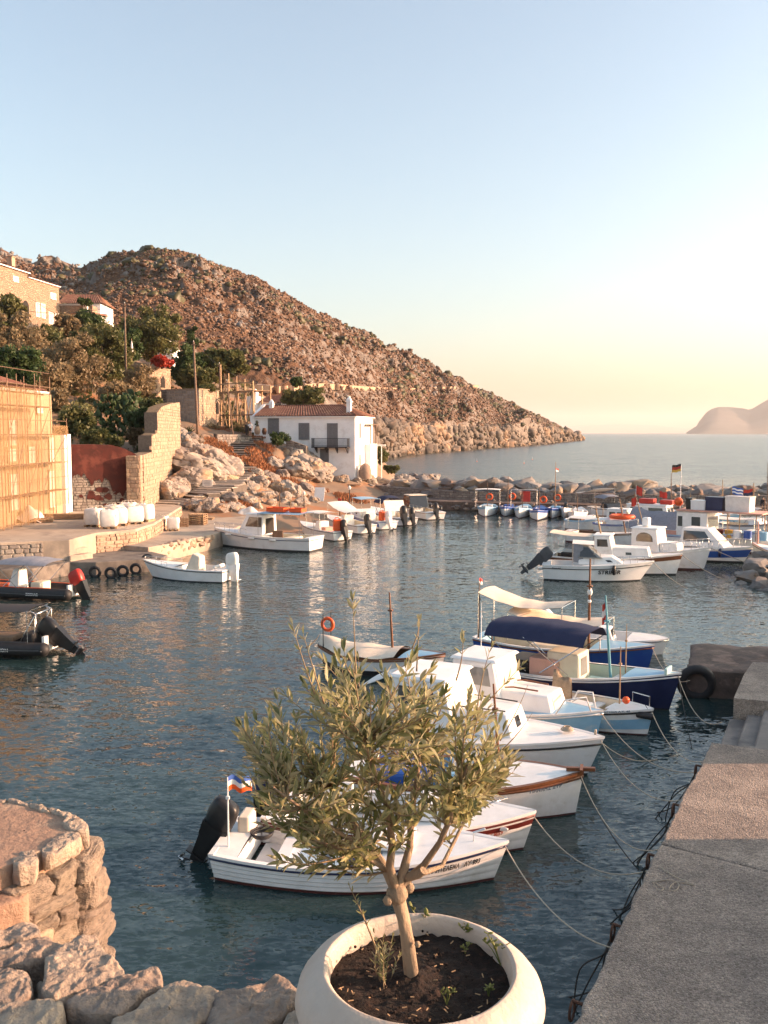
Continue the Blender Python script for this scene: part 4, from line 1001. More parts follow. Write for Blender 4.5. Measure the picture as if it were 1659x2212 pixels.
W3.block(W3.len, W3.len+1.6, -.3, 2.5, -3, zt+.5, m_plaster, 'end_wall'); chimney(W3.root, W3.len*.5, 2.2, zt, zt+2.3, .7)
A, B = UD(378, 124), UD(394, 125)
W4 = Fac('white_gable_house', 'tiny white gable with chimney showing behind the pine', 'house', A, B, 17); zt = W4.hit(386, 750)[1]
mb = MB(); mb.extrude([(0, 0, -3), (W4.len, 0, -3), (W4.len, 0, zt-.6), (W4.len/2, 0, zt+.3), (0, 0, zt-.6)], (0, 4, 0)); mb.build('wall', m_plaster, W4.root)
chimney(W4.root, .3, 1, zt-1, zt+1.8, .6)

# ---- scaffolded building at the left
SA, SB = P(-120, 1164, ZU), P(150, 1105, ZU)
S = Fac('scaffolded_building', 'pale yellow building behind scaffolding at the left edge', 'house', SA, SB, ZU)
cuts = [(S.hit(-120, 900)[0], S.hit(93, 900)[0], S.hit(50, 842)[1]), (S.hit(93, 900)[0], S.hit(112, 900)[0], S.hit(100, 852)[1]), (S.hit(112, 900)[0], S.len, S.hit(130, 940)[1])]
for i, (a0, a1, z) in enumerate(cuts): S.block(a0, a1, 0, 7-i*.8, -.5, z, m_yplaster, 'wall')
z = cuts[0][2]; a1 = cuts[0][1]
rf = MB(); tile_plane(rf, (0, -.3, z), (a1+.2, -.3, z), (a1-2, 3.5, z+1.3), (0, 3.5, z+1.3)); rf.build('roof', m_tile, S.root, smooth=True, sharp=40)
mb = MB(); mb.box((a1/2+.1, -.2, z-.08), (a1+.3, .4, .14)); mb.build('cornice', m_plaster, S.root)
mb = MB(); mb.box((S.len-.6, -.1, 2.6), (1.2, .3, 6.2)); mb.build('white_pilaster', m_plaster, S.root)
for r_ in ((18, 905, 35, 962), (78, 880, 92, 893), (18, 1025, 40, 1100), (104, 1018, 118, 1095), (105, 945, 118, 1000), (16, 970, 34, 996), (60, 965, 75, 1000)):
    a0, a1_, z0, z1 = S.rect(*r_); S.window(a0, a1_, max(z0, .1), z1, style='pale', fm=m_yplaster)
# scaffolding stands in front of it
Sc = Fac('scaffolding', 'rusty tube scaffolding wrapped in orange net before the yellow building', 'scaffolding', SA, SB, ZU)
yo, yi = -1.35, -.45
poles_u = [(-60, 795), (3, 802), (21, 808), (41, 808), (57, 814), (80, 808), (91, 815), (112, 816), (146, 904)]
pa_ = []
for u, v in poles_u:
    n0 = Vector((Sc.U.y, -Sc.U.x, 0)); q = Sc.A+n0*(-yo); o = Vector((0, 0, CAM_H)); r_ = ray(u, 1000); t = (q-o).dot(n0)/r_.dot(n0); a_ = (o+r_*t-Sc.A).dot(Sc.U)
    r_ = ray(u, v); t = (q-o).dot(n0)/r_.dot(n0); pa_.append((a_, (o+r_*t).z-ZU))
for a_, zt in pa_:
    for y in (yo, yi):
        mb = MB(); mb.tube([(a_, y, 0), (a_, y, zt-(0 if y == yo else .4))], .03, 6); mb.build('pole', m_steel, Sc.root)
lev = [1.9, 3.8, 5.7, 7.5, 8.8]
for i in range(len(pa_)-1):
    (a0, h0), (a1, h1) = pa_[i], pa_[i+1]; h = min(h0, h1)+.4
    for k, zl in enumerate(lev):
        if zl > h: continue
        mb = MB(); mb.tube([(a0, yo, zl), (a1, yo, zl)], .026, 5).tube([(a0, yo, zl+.9), (a1, yo, zl+.9)], .022, 5); mb.build('ledger', m_steel, Sc.root)
        mb = MB(); mb.box(((a0+a1)/2, (yo+yi)/2, zl-.02), (a1-a0-.03, .8, .05)); mb.build('deck_plank', m_oldwood, Sc.root)
        if k < len(lev)-1 and (i+k) % 2 == 0:
            mb = MB(); mb.tube([(a0, yo, zl), (a1, yo, min(lev[k+1], h))], .022, 5); mb.build('brace', m_steel, Sc.root)
for u0, u1, v0 in ((150, 172, 920),):
    pass
# debris netting: a woven sheet one can see through
def netmat():
    m = bpy.data.materials.new('orange_debris_net'); m.use_nodes = True; nt = m.node_tree; N = nt.nodes; L = nt.links; b = N['Principled BSDF']
    b.inputs['Base Color'].default_value = (.44, .275, .13, 1); b.inputs['Roughness'].default_value = .8
    tr = N.new('ShaderNodeBsdfTransparent'); tl = N.new('ShaderNodeBsdfTranslucent'); tl.inputs[0].default_value = (.44, .28, .13, 1)
    m1 = N.new('ShaderNodeMixShader'); m1.inputs[0].default_value = .35; L.new(b.outputs[0], m1.inputs[1]); L.new(tl.outputs[0], m1.inputs[2])
    tc = N.new('ShaderNodeTexCoord'); n = N.new('ShaderNodeTexNoise'); n.inputs['Scale'].default_value = .7; n.inputs['Detail'].default_value = 4; L.new(tc.outputs['Object'], n.inputs['Vector'])
    r = N.new('ShaderNodeMapRange'); r.inputs[1].default_value = .3; r.inputs[2].default_value = .7; r.inputs[3].default_value = .22; r.inputs[4].default_value = .5; L.new(n.outputs['Fac'], r.inputs[0])
    m2 = N.new('ShaderNodeMixShader'); L.new(r.outputs[0], m2.inputs[0]); L.new(tr.outputs[0], m2.inputs[1]); L.new(m1.outputs[0], m2.inputs[2]); L.new(m2.outputs[0], N['Material Output'].inputs['Surface'])
    return m
m_net = netmat()
def net(a0, a1, z0, z1, seed):
    mb = MB()
    def fn(s, t):
        a = a0+(a1-a0)*s; z = z0+(z1-z0)*t
        return (a, yo-.08-.06*math.sin(a*3.1+seed)-.05*math.sin(z*2.3+a)-.10*(1-t)*math.sin(a*5+seed), z)
    mb.grid(fn, max(4, int((a1-a0)*4)), int((z1-z0)*3)); return mb.build('debris_net', m_net, Sc.root, smooth=True)
net(pa_[0][0], pa_[6][0], .15, 8.6, 1); net(pa_[6][0]+.02, pa_[7][0], .1, 8.3, 2); net(pa_[7][0]+.02, pa_[8][0], .9, 6.3, 3)

# ---- red plaster wall and the stepped ochre wall beside the stairs
RA, RB = P(158, 1104, ZU), P(312, 1099, ZU)
RW = Fac('red_plaster_wall', 'dark red plastered wall flaking to bare rubble at its foot', 'wall', RA, RB, ZU)
L = RW.len; topf = lambda a: float(np.interp(a/L, [0, .25, .55, .72, .85, .93, 1], [4.95, 4.95, 4.9, 4.65, 4.3, 4.05, 4.1]))
mb = MB(); n = 24
mb.extrude([(0, .06, -.3)]+[(L, .06, -.3)]+[(L*(n-k)/n, .06, topf(L*(n-k)/n)) for k in range(n+1)], (0, .7, 0)); mb.build('wall_core', m_mortar_and_shade, RW.root)
stone_face(RW.root, (0, .06, 0), (1, 0, 0), (0, 0, 1), L, 3.0, .36, .2, m_greystone, cap=280, seed=81, depth=.16, proud=.03)
lowf = lambda a: 1.95+.55*math.sin(a*1.1+.5)+.35*math.sin(a*3.3)+.18*math.sin(a*8.1)+.1*math.sin(a*17)
n = 70
pts_ = [(L*k/n, 0, max(.6, lowf(L*k/n))) for k in range(n+1)]+[(L*(n-k)/n, 0, topf(L*(n-k)/n)-.02) for k in range(n+1)]
mb = MB()
for k in range(n):
    a0, a1 = L*k/n, L*(k+1)/n; l0, l1 = max(.6, lowf(a0)), max(.6, lowf(a1)); y = -.045
    mb.hexa([(a0, y, l0), (a1, y, l1), (a1, .07, l1), (a0, .07, l0), (a0, y, topf(a0)), (a1, y, topf(a1)), (a1, .07, topf(a1)), (a0, .07, topf(a0))])
mb.build('plaster_coat', m_redplaster, RW.root)
for k in range(20):
    a_ = rng.uniform(.5, L); zz = rng.uniform(.3, 1.6); s_ = rng.uniform(.12, .4); q = [(a_+s_*math.cos(t)*rng.uniform(.5, 1.2), -.03, zz+s_*.7*math.sin(t)*rng.uniform(.5, 1.2)) for t in np.linspace(0, 6.28, 9)[:-1]]; MB().extrude(q, (0, .05, 0)).build('plaster_patch', m_redplaster, RW.root)

OA = Vector((RB.x+.05, RB.y-1.1, 0)); OB = Vector((*UD(392, 75), 0))
OW = Fac('stepped_stone_wall', 'sunlit ochre stone wall that steps up the slope beside the stairs', 'wall', OA, OB, ZU-.2)
L = OW.len; D_at = lambda a: (OA.y+(OB.y-OA.y)*a/L)/DK
stepf = lambda a: float(np.interp(D_at(a), [58, 62.2, 62.3, 64.5, 64.6, 66.5, 70, 76], [4.25, 4.45, 5.7, 6.0, 7.6, 8.2, 8.6, 9.0]))
n = 60; mb = MB()
for k in range(n):
    a0, a1 = L*k/n, L*(k+1)/n; h = stepf((a0+a1)/2); mb.box(((a0+a1)/2, .55, h/2-.6), (a1-a0, 1.0, h+1.2))
mb.build('wall_core', m_mortar, OW.root)
stone_face(OW.root, (0, .05, -.3), (1, 0, 0), (0, 0, 1), L, 9.4, .44, .27, m_ochre, inside=lambda a, b: b-.3 < stepf(a)-.1, cap=300, seed=91, depth=.2, proud=.05)
stone_face(OW.root, (0, 1.05, 0), (0, -1, 0), (0, 0, 1), 1.0, 4.3, .4, .26, m_ochre, cap=30, seed=92, depth=.2, proud=.05)
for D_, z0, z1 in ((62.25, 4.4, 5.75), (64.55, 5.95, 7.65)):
    a_ = (D_*DK-OA.y)/(OB.y-OA.y)*L; mb = MB(); mb.box((a_-.03, .55, (z0+z1)/2+.05), (.12, 1.06, z1-z0)); mb.build('shaded_riser', m_mortar_and_shade, OW.root)  # dark slabs paint the shade on the step faces

# ---- timber deck frame on the bank above the stairs
A, B = UD(480, 98), UD(549, 94)
Dk = Fac('timber_deck', 'raw timber deck frame with crossed braces and tall posts above the stairs', 'deck', A, B, 7.0)
zd = Dk.hit(510, 846)[1]; Ld = Dk.len
for k in range(5):
    a_ = Ld*k/4; zt = Dk.hit(483+65*k/4, [787, 806, 812, 818, 822][k])[1]
    mb = MB(); mb.box((a_, 0, zt/2), (.14, .14, zt)); mb.build('post', m_wood, Dk.root)
    mb = MB(); mb.box((a_, 2.6, zd/2), (.14, .14, zd+1.5)); mb.build('post', m_wood, Dk.root)
    if k < 4:
        b_ = Ld*(k+1)/4; zl = .3
        for q in ((a_, zl, b_, zd), (a_, zd, b_, zl)):
            mb = MB(); mb.bar((q[0], -.1, q[1]), (q[2], -.1, q[3]), .06, .11); mb.build('brace', m_wood, Dk.root)
for k in range(8):
    mb = MB(); mb.box((Ld/2, .1+k*.36, zd+.06), (Ld+.3, .32, .06)); mb.build('plank', m_wood, Dk.root)
for zz in (zd-.1, zd+1.0, zd/2):
    mb = MB(); mb.box((Ld/2, -.13, zz), (Ld+.2, .06, .14)); mb.build('rail', m_wood, Dk.root)
# ================================================================ TREES AND PLANTS OF THE SLOPE
def leaf_cloud(center, rad, n, ls, clumps=34, shell=.5, cr=.36, elong=1.8, seed=0, up=0.0):
    """leaf-sized quads gathered in clumps inside an ellipsoid -> verts, faces, tone"""
    r = np.random.RandomState(seed); rad = np.array(rad)
    d = r.normal(size=(clumps, 3)); d /= np.linalg.norm(d, axis=1)[:, None]; d[:, 2] += .12
    cc = d*(shell+(1.18-shell)*r.rand(clumps, 1)**.7)*rad*(1-cr*.7); ct = r.uniform(-.5, .5, clumps); cs = r.uniform(.45, 1.3, clumps)
    k = r.randint(0, clumps, n); e = r.normal(size=(n, 3)); e /= np.linalg.norm(e, axis=1)[:, None]
    p = cc[k]+e*(r.rand(n, 1)**.45)*(cr*rad.mean()*cs[k])[:, None]*np.array([1, 1, .8])
    t = r.normal(size=(n, 3))+e*.5; t[:, 2] += up; t /= np.linalg.norm(t, axis=1)[:, None]
    b = np.cross(t, r.normal(size=(n, 3))); b /= np.linalg.norm(b, axis=1)[:, None]
    s = (ls*r.uniform(.6, 1.4, n))[:, None]
    a = t*s*elong/2; w = b*s/2
    V = np.stack([p-a, p+w*.9, p+a, p-w*.9], 1)+np.array(center)
    F = np.arange(n*4).reshape(n, 4)
    return V.reshape(-1, 3), F, np.repeat(ct[k]+r.uniform(-.15, .15, n), 4)
def crown(root, parts, mat, name='crown'):
    V = []; F = []; T = []; b = 0
    for v, f, t in parts: V.append(v); F.append(f+b); T.append(t); b += len(v)
    o = mesh_np(name, np.concatenate(V), np.concatenate(F), mat, root)
    at = o.data.attributes.new('tone', 'FLOAT', 'POINT'); at.data.foreach_set('value', np.concatenate(T).astype(np.float32)); return o
def tree(name, label, u, v, D, ru, rv, mat, cat='tree', n=2600, ls=.26, group=None, trunk=True, clumps=34, seed=0, shell=.45, cr=.36, elong=1.8):
    """crown sighted as an ellipse (u,v,ru,rv) at distance D, standing on the slope below it"""
    c = PY(u, v, D); k = D/FP0; rx, rz = ru*k, rv*k; gz = ground(c.x, c.y)-.1
    root = thing(name, label, cat, (c.x, c.y, min(gz, c.z-rz*.7) if trunk else c.z-rz*.75), 0, group); h = c.z-root.location.z
    crown(root, [leaf_cloud((0, 0, h), (rx, min(rx, rz*1.3), rz), n, ls, clumps, shell, cr, elong, seed)], mat)
    r = random.Random(seed); mb = MB(); tr = max(.12, rx*.05)
    mb.tube([(0, 0, -.3), (r.uniform(-.1, .1), 0, h*.4), (r.uniform(-.3, .3), r.uniform(-.2, .2), h*.8)], [tr*1.4, tr, tr*.6], 7)
    for q in range(6 if trunk else 3):
        a = r.uniform(0, 6.28); z0 = h*r.uniform(.3, .7); e = Vector((math.cos(a)*rx*.65, math.sin(a)*rx*.5, h+rz*r.uniform(-.2, .5)))
        mb.tube([(0, 0, z0), tuple(Vector((0, 0, z0)).lerp(e, .5)+Vector((0, 0, .2))), tuple(e)], [tr*.6, tr*.4, tr*.15], 5)
    mb.build('trunk', m_trunk, root); return root
TR = [('leafy_tree', 'leafy green tree before the arches of the mansion', 12, 685, 101, 36, 42, m_leaf_mid, 2600, .30),
      ('olive_tree', 'broad grey green tree on the left edge below the mansion', 30, 748, 92, 62, 55, m_leaf_dry, 3800, .24),
      ('olive_tree', 'rounded dusky olive tree left of the dry tamarisk', 92, 752, 95, 46, 42, m_leaf_mid, 3000, .24),
      ('olive_tree', 'small pale olive tree under the corner of the mansion', 143, 708, 110, 26, 26, m_leaf_dry, 1800, .28),
      ('laurel_tree', 'dark green laurel in front of the tiled hill house', 182, 706, 117, 36, 30, m_leaf_dark, 2400, .32),
      ('olive_tree', 'tall grey green tree left of the first utility pole', 228, 765, 97, 46, 58, m_leaf_mid, 3600, .25),
      ('tamarisk_tree', 'dry brown feathery tamarisk above the dark cactus bank', 160, 795, 88, 60, 58, m_leaf_dry, 4200, .20),
      ('tamarisk_tree', 'dry brown tamarisk leaning over the yellow building roof', 90, 822, 80, 52, 48, m_leaf_dry, 3200, .20),
      ('pine_tree', 'spreading pine with pale green top right of the first pole', 328, 722, 113, 56, 50, m_leaf_mid, 3800, .28),
      ('carob_tree', 'dark carob tree right of the upper stone house', 402, 800, 106, 34, 42, m_leaf_dark, 2600, .28),
      ('tamarisk_tree', 'brown thin bush left of the upper stone house', 303, 828, 92, 28, 34, m_leaf_dry, 2000, .2),
      ('palm_shrub', 'broad bright green shrub behind the timber deck', 480, 788, 108, 50, 26, m_leaf_mid, 3000, .34),
      ('fig_tree', 'green fig tree between the two stone houses', 425, 822, 99, 40, 26, m_leaf_mid, 2200, .3),
      ('pine_tree', 'round dark pine clump behind the roof of the white house', 660, 862, 100, 42, 20, m_leaf_mid, 3200, .22),
      ('cypress_tree', 'slim dark cypress behind the second pole', 414, 735, 128, 10, 34, m_leaf_dark, 1600, .25),
      ('olive_tree', 'dark shaded bush mass at the far left behind the scaffolding', 40, 800, 76, 50, 40, m_leaf_dark, 2600, .24),
      ('carob_tree', 'dark green tree below the pine beside the terrace wall', 275, 745, 108, 30, 34, m_leaf_dark, 2000, .28),
      ('olive_tree', 'grey green tree under the dark laurel', 195, 742, 104, 36, 30, m_leaf_mid, 2400, .25)]
for i, (nm, lb, u, v, D, ru, rv, mt, n, ls) in enumerate(TR):
    tree(nm, lb, u, v, D, ru*1.22, rv*1.15, mt, n=int(n*2.8), ls=ls*1.0, seed=200+i, clumps=14 if nm == 'cypress_tree' else 60, shell=.3, cr=.30)
BU = [('lentisk_bush', 'yellow green bush spilling over the red plaster wall', 170, 915, 65, 44, 34, m_leaf_mid, 2600, .18),
      ('lentisk_bush', 'lower yellow green bush at the top of the red wall', 205, 945, 63.5, 34, 20, m_leaf_mid, 1800, .16),
      ('lentisk_bush', 'small bush at the right end of the red wall', 250, 955, 63, 22, 12, m_leaf_mid, 1000, .15),
      ('oleander_bush', 'grey green bush above the stepped stone wall', 330, 880, 78, 40, 18, m_leaf_mid, 1800, .2),
      ('oleander_bush', 'dark bush behind the top of the stepped wall', 300, 905, 72, 30, 34, m_leaf_dark, 1800, .2),
      ('dry_bush', 'dry brown bush hanging behind the stepped wall', 290, 945, 68, 20, 26, m_leaf_dry, 1200, .16),
      ('shore_bush', 'dark green bush under the terrace of the white house', 600, 948, 86, 24, 14, m_leaf_dark, 1500, .15),
      ('shore_bush', 'green bush right of the white house near the water', 822, 985, 100, 16, 20, m_leaf_mid, 1200, .2),
      ('shore_bush', 'low green bush on the rocks by the breakwater root', 846, 1012, 97, 18, 9, m_leaf_mid, 900, .18),
      ('flowering_bush', 'red flowering bush on top of the upper stone house', 350, 783, 100, 26, 12, m_bougain, 1500, .2),
      ('garden_shrub', 'green shrub at the roof of the lower stone house', 445, 840, 93, 24, 8, m_leaf_mid, 900, .18),
      ('garden_shrub', 'green vine over the front of the tiled hill house', 182, 652, 124, 16, 8, m_leaf_dark, 600, .3),
      ('hedge_bush', 'dark bush left of the small white cottage', 640, 826, 125, 16, 10, m_leaf_dark, 700, .3),
      ('dry_bush', 'brown bush on the bank below the first pole', 255, 850, 85, 40, 24, m_leaf_dry, 2000, .2),
      ('dry_bush', 'brown bush between cactus bank and yellow building', 130, 870, 72, 26, 30, m_leaf_dry, 1600, .18)]
for i, (nm, lb, u, v, D, ru, rv, mt, n, ls) in enumerate(BU):
    tree(nm, lb, u, v, D, ru, rv, mt, cat='bush', n=int(n*1.8), ls=ls*1.1, seed=300+i, trunk=False, clumps=22, shell=.3, cr=.45)

# prickly pears: flat pads, each its own part
def pads(name, label, u, v, D, ru, rv, n, seed):
    r = random.Random(seed); c = PY(u, v, D); k = D/FP0; root = thing(name, label, 'cactus', (c.x, c.y, c.z-rv*k))
    ms = []
    for q in range(3):
        mb = MB(); mb.ball((0, 0, .5), .5, 10, sx=.68, sy=.13, sz=1.0); me = mb.mesh('pad', m_leaf_dark, smooth=True); ms.append(me)
    for q in range(n):
        a = r.uniform(0, 6.28); s = math.sqrt(r.random()); x = math.cos(a)*s*ru*k; z = rv*k+math.sin(a)*s*rv*k; y = r.uniform(-.8, 1.0)+(z/(2*rv*k))*2.5
        o = link('pad', ms[q % 3], root); o.location = (x, y, z); o.rotation_euler = (r.uniform(-.6, .6), r.uniform(-1.2, 1.2), r.uniform(0, 6.28)); f = r.uniform(.35, .7); o.scale = (f, f, f)
pads('prickly_pear', 'dark green prickly pear thicket behind the red wall', 240, 905, 67.5, 50, 56, 280, 5)
pads('prickly_pear', 'small prickly pear clump above the end of the red wall', 262, 868, 70, 26, 22, 80, 6)
# agave on the rock beside the stairs
def agave(label, u, v, n, R_, seed):
    p = G(u, v); r = random.Random(seed); root = thing('agave_plant', label, 'plant', tuple(p))
    for q in range(n):
        a = r.uniform(0, 6.28); e = r.uniform(.2, 1.3); L = R_*r.uniform(.7, 1.1); mb = MB(); d = Vector((math.cos(a)*math.cos(e), math.sin(a)*math.cos(e), math.sin(e))); s = Vector((-math.sin(a), math.cos(a), 0))
        P0 = Vector((0, 0, 0)); P1 = d*L*.5+Vector((0, 0, .05)); P2 = d*L-Vector((0, 0, L*.18)); up = Vector((0, 0, .03))
        mb.add([P0-s*.06, P0+s*.06, P1-s*.07, P1+s*.07, P2, P0-up, P1-up*2], [(0, 1, 3, 2), (2, 3, 4), (0, 2, 6, 5), (1, 5, 6, 3), (2, 4, 6), (3, 6, 4)]); mb.build('leaf', m_leaf_dry if q % 3 == 0 else m_leaf_dark, root)
agave('spiky agave on the rock left of the stairs', 408, 940, 34, 1.5, 3)
agave('second spiky agave hanging over the boulder left of the stairs', 428, 955, 26, 1.2, 4)
agave('small agave on the bank above the stepped wall', 398, 935, 18, .9, 5)

# low scrub that covers the bank between the trees (uncountable)
parts_ = []; rr_ = np.random.RandomState(77)
for k in range(900):
    u = rr_.uniform(-60, 560); D = rr_.uniform(66, 155)
    x, y = UD(u, D); z = ground(x, y)
    if u > 330 and D < 92: continue
    if z < 3: continue
    s_ = rr_.uniform(.5, 1.3); parts_.append(leaf_cloud((x, y, z+s_*.25), (s_, s_, s_*.6), 90, .2, 6, .2, .55, 1.8, 5000+k))
V_ = np.concatenate([p[0] for p in parts_]); F_s = np.concatenate([p[1]+sum_ for p, sum_ in zip(parts_, np.cumsum([0]+[len(p[0]) for p in parts_])[:-1])]); T_s = np.concatenate([p[2] for p in parts_])
h_ = len(parts_)//2; cut_ = sum(len(p[0]) for p in parts_[:h_])
for nm, a_, b_, mt in (('bank_scrub', 0, cut_, m_leaf_dry), ('bank_greenery', cut_, len(V_), m_leaf_mid)):
    o = mesh_np(nm, V_[a_:b_], F_s[a_//4:b_//4]-a_, mt); tag(o, kind='stuff'); at = o.data.attributes.new('tone', 'FLOAT', 'POINT'); at.data.foreach_set('value', T_s[a_:b_].astype(np.float32))
# ================================================================ FOREGROUND: terrace edge, landing, pot and olive
C7 = lambda x, y: (x*.4167, 1693.6+y*.4167)
m_fgstone = M('worn_limestone', (.43, .335, .255), (.30, .235, .185), 5, .86, 1.6, 26, c3=(.19, .155, .13), s3=7, rnd=.12, t3=(.5, .66))
def outline_stone(name, parent, pts, ztop, thick, seed, mat=None, n=72, amp=.012, tilt=(0, 0), bulge=.02, lip=.03):
    """broad weathered stone from a plan outline: domed uneven top, rounded rim, rough sides"""
    mat = mat or m_fgstone; q = [Vector((p[0], p[1])) for p in pts]; m = len(q)
    per = [(q[(i+1) % m]-q[i]).length for i in range(m)]; tot = sum(per); ring = []
    for k in range(n):
        t = tot*k/n; i = 0
        while t > per[i]: t -= per[i]; i = (i+1) % m
        a, b = q[i], q[(i+1) % m]; pa, nb = q[i-1], q[(i+2) % m]; f = t/per[i]
        c = .5*((2*a)+(b-pa)*f+(2*pa-5*a+4*b-nb)*f*f+(3*a-pa-3*b+nb)*f**3); ring.append(a.lerp(b, f)*.5+c*.5)
    cx = sum((p.x for p in ring))/n; cy = sum((p.y for p in ring))/n
    rows = [(.01, bulge)]+[(t, bulge*(1-t**3)) for t in np.linspace(.06, .90, 22)]+[(.935, -lip*.12), (.965, -lip*.4), (.985, -lip*.8), (1.0, -lip*1.6), (1.005, -lip*2.6)]+[(1.0-.05*f, -lip*2.6-(thick-lip*2.6)*f) for f in (.12, .25, .4, .55, .7, .85, 1)]
    V = np.array([[cx+(p.x-cx)*s, cy+(p.y-cy)*s, ztop+z+(p.x-cx)*tilt[0]+(p.y-cy)*tilt[1]] for s, z in rows for p in ring])
    f1 = fbm(V*5+seed*5.3, 6, seed)*amp*2.0; f2 = fbm(V*16+seed, 5, seed+3, ridge=True)*amp*1.1
    V[:, 2] += f1+f2; V[:, 0] += fbm(V*8+31+seed, 5, seed+1)*amp*1.9; V[:, 1] += fbm(V*8+57+seed, 5, seed+2)*amp*1.9
    F = [(i*n+j, i*n+(j+1) % n, (i+1)*n+(j+1) % n, (i+1)*n+j) for i in range(len(rows)-1) for j in range(n)]
    o = mesh_np(name, V-np.array(parent.location if parent else (0, 0, 0)), F, mat, parent, smooth=True); return o
ZT = 5.6
tb = [P(u, v, ZT-.2) for u, v in [(-420, 2075), (60, 2050), (100, 2085), (180, 2095), (230, 2150), (340, 2175), (430, 2185), (480, 2180), (600, 2180), (640, 2215), (720, 2260)]]
mb = MB(); mb.prism([(p.x, p.y) for p in tb]+[(.02, 2.45*DK), (.4, 2.4*DK), (.62, 2.0), (.8, .6), (1.2, -3), (-6, -3)], -1.0, ZT-.14)
terrace = mb.build('terrace', m_earth); tag(terrace, kind='structure')
ST7 = [[(-150, 745), (0, 745), (120, 715), (190, 712), (218, 760), (150, 800), (70, 815), (0, 835), (-150, 870)],
       [(60, 838), (150, 800), (250, 765), (325, 815), (255, 885), (150, 918), (60, 935), (-60, 940), (-150, 900), (0, 860)],
       [(335, 830), (400, 800), (495, 790), (512, 845), (400, 875), (295, 903), (268, 885)],
       [(250, 940), (360, 890), (510, 850), (560, 880), (610, 930), (648, 998), (560, 1030), (470, 1062), (370, 1092), (290, 1112), (235, 1085), (228, 1010)],
       [(-150, 960), (0, 965), (150, 985), (178, 1040), (160, 1110), (90, 1150), (0, 1165), (-150, 1170)],
       [(345, 1112), (480, 1068), (600, 1022), (700, 1002), (790, 968), (834, 985), (830, 1062), (760, 1092), (690, 1142), (620, 1192), (500, 1198), (400, 1172), (350, 1150)],
       [(-150, 1190), (0, 1182), (120, 1152), (260, 1120), (335, 1127), (348, 1172), (320, 1212), (290, 1252), (150, 1330), (-150, 1340)],
       [(690, 1195), (760, 1112), (850, 1067), (950, 1050), (1100, 1082), (1126, 1112), (1090, 1182), (1000, 1262), (900, 1340), (600, 1340), (592, 1242)],
       [(1130, 1107), (1200, 1082), (1350, 1037), (1430, 1015), (1500, 1062), (1592, 1142), (1480, 1192), (1380, 1262), (1300, 1340), (1010, 1340), (1085, 1212)],
       [(1490, 1195), (1600, 1152), (1700, 1165), (1780, 1250), (1780, 1340), (1410, 1340), (1445, 1255)],
       [(440, 1205), (480, 1182), (520, 1212), (512, 1242), (450, 1242)], [(340, 1195), (385, 1192), (390, 1232), (345, 1242)], [(525, 1215), (585, 1205), (590, 1260), (530, 1290)], [(190, 960), (222, 955), (222, 1060), (180, 1110)], [(360, 1250), (480, 1250), (580, 1300), (480, 1380), (330, 1360)]]
for i, s in enumerate(ST7):
    d_ = 0 if i < 10 or i == 14 else -.07
    outline_stone('coping_stone', terrace, [tuple(P(*C7(*(lambda cx, cy: (cx+(x-cx)*1.035, cy+(y-cy)*1.05))(sum(q[0] for q in s)/len(s), sum(q[1] for q in s)/len(s))), ZT).xy) for x, y in s], ZT+d_+rng.uniform(-.02, .02), .32 if i < 10 else .15, 20+i, tilt=(rng.uniform(-.05, .05), rng.uniform(-.04, .04)), n=190 if i < 10 else 60, amp=.016 if i < 10 else .01, bulge=.010, lip=.012)
# gravel and bits between the stones
for k in range(70):
    x, y = rng.choice([(rng.uniform(170, 240), rng.uniform(960, 1130)), (rng.uniform(0, 400), rng.uniform(1090, 1180)), (rng.uniform(330, 620), rng.uniform(1180, 1260))])
    p = P(*C7(x, y), ZT-.12); put_rock('pebble', terrace, tuple(p), rng.uniform(.006, .018), m_fgstone, sub=2)
# rubble face of the terrace towards the water
for k in range(64):
    t = rng.random(); i = rng.randrange(1, 9); a, b = tb[i], tb[i+1]; p = a.lerp(b, t); put_rock('stone', terrace, (p.x, p.y, rng.uniform(3.6, 5.2)), rng.uniform(.12, .22), m_fgstone, sub=3)

# ---- stone landing at the left, one flight lower
ZP = 5.0
C9 = lambda x, y: (x*.2577, 1641.8+y*.2577)
top9 = [(-700, 420), (-250, 350), (0, 337), (100, 332), (240, 365), (380, 405), (560, 440), (690, 478), (738, 530), (742, 585), (690, 612), (600, 660), (460, 735), (320, 790), (120, 880), (-200, 1000), (-700, 1200)]
pp = [P(*C9(x, y), ZP) for x, y in top9]
ps = [tuple(p.xy) for p in pp]
landing2 = lump_block('stone_landing', [(x, y) for x, y in ps], -1.0, ZP, M('landing_earth', (.35, .22, .15), (.25, .16, .115), 6, .95, 1.0, 20, c3=(.42, .29, .2), s3=3), 8, amp=.03, nu=160); tag(landing2, kind='structure')
# rim stones
rim = [[(540, 470), (640, 470), (735, 525), (742, 590), (690, 605), (600, 590), (530, 560)], [(350, 740), (460, 640), (580, 590), (680, 600), (660, 660), (560, 720), (430, 790), (360, 800)], [(80, 850), (180, 760), (300, 750), (325, 800), (300, 880), (240, 900), (150, 920)],
       [(380, 405), (470, 412), (560, 438), (640, 468), (540, 480), (430, 450)], [(240, 362), (380, 402), (430, 445), (330, 430), (240, 395)], [(60, 330), (240, 362), (240, 392), (120, 372), (50, 355)], [(-250, 345), (60, 330), (50, 358), (-120, 372), (-250, 378)]]
for i, s in enumerate(rim): outline_stone('rim_stone', landing2, [tuple(P(*C9(x, y), ZP).xy) for x, y in s], ZP-.005, [.14, .11, .12, .12, .12, .12, .12][i], 60+i, amp=.014, bulge=.015)
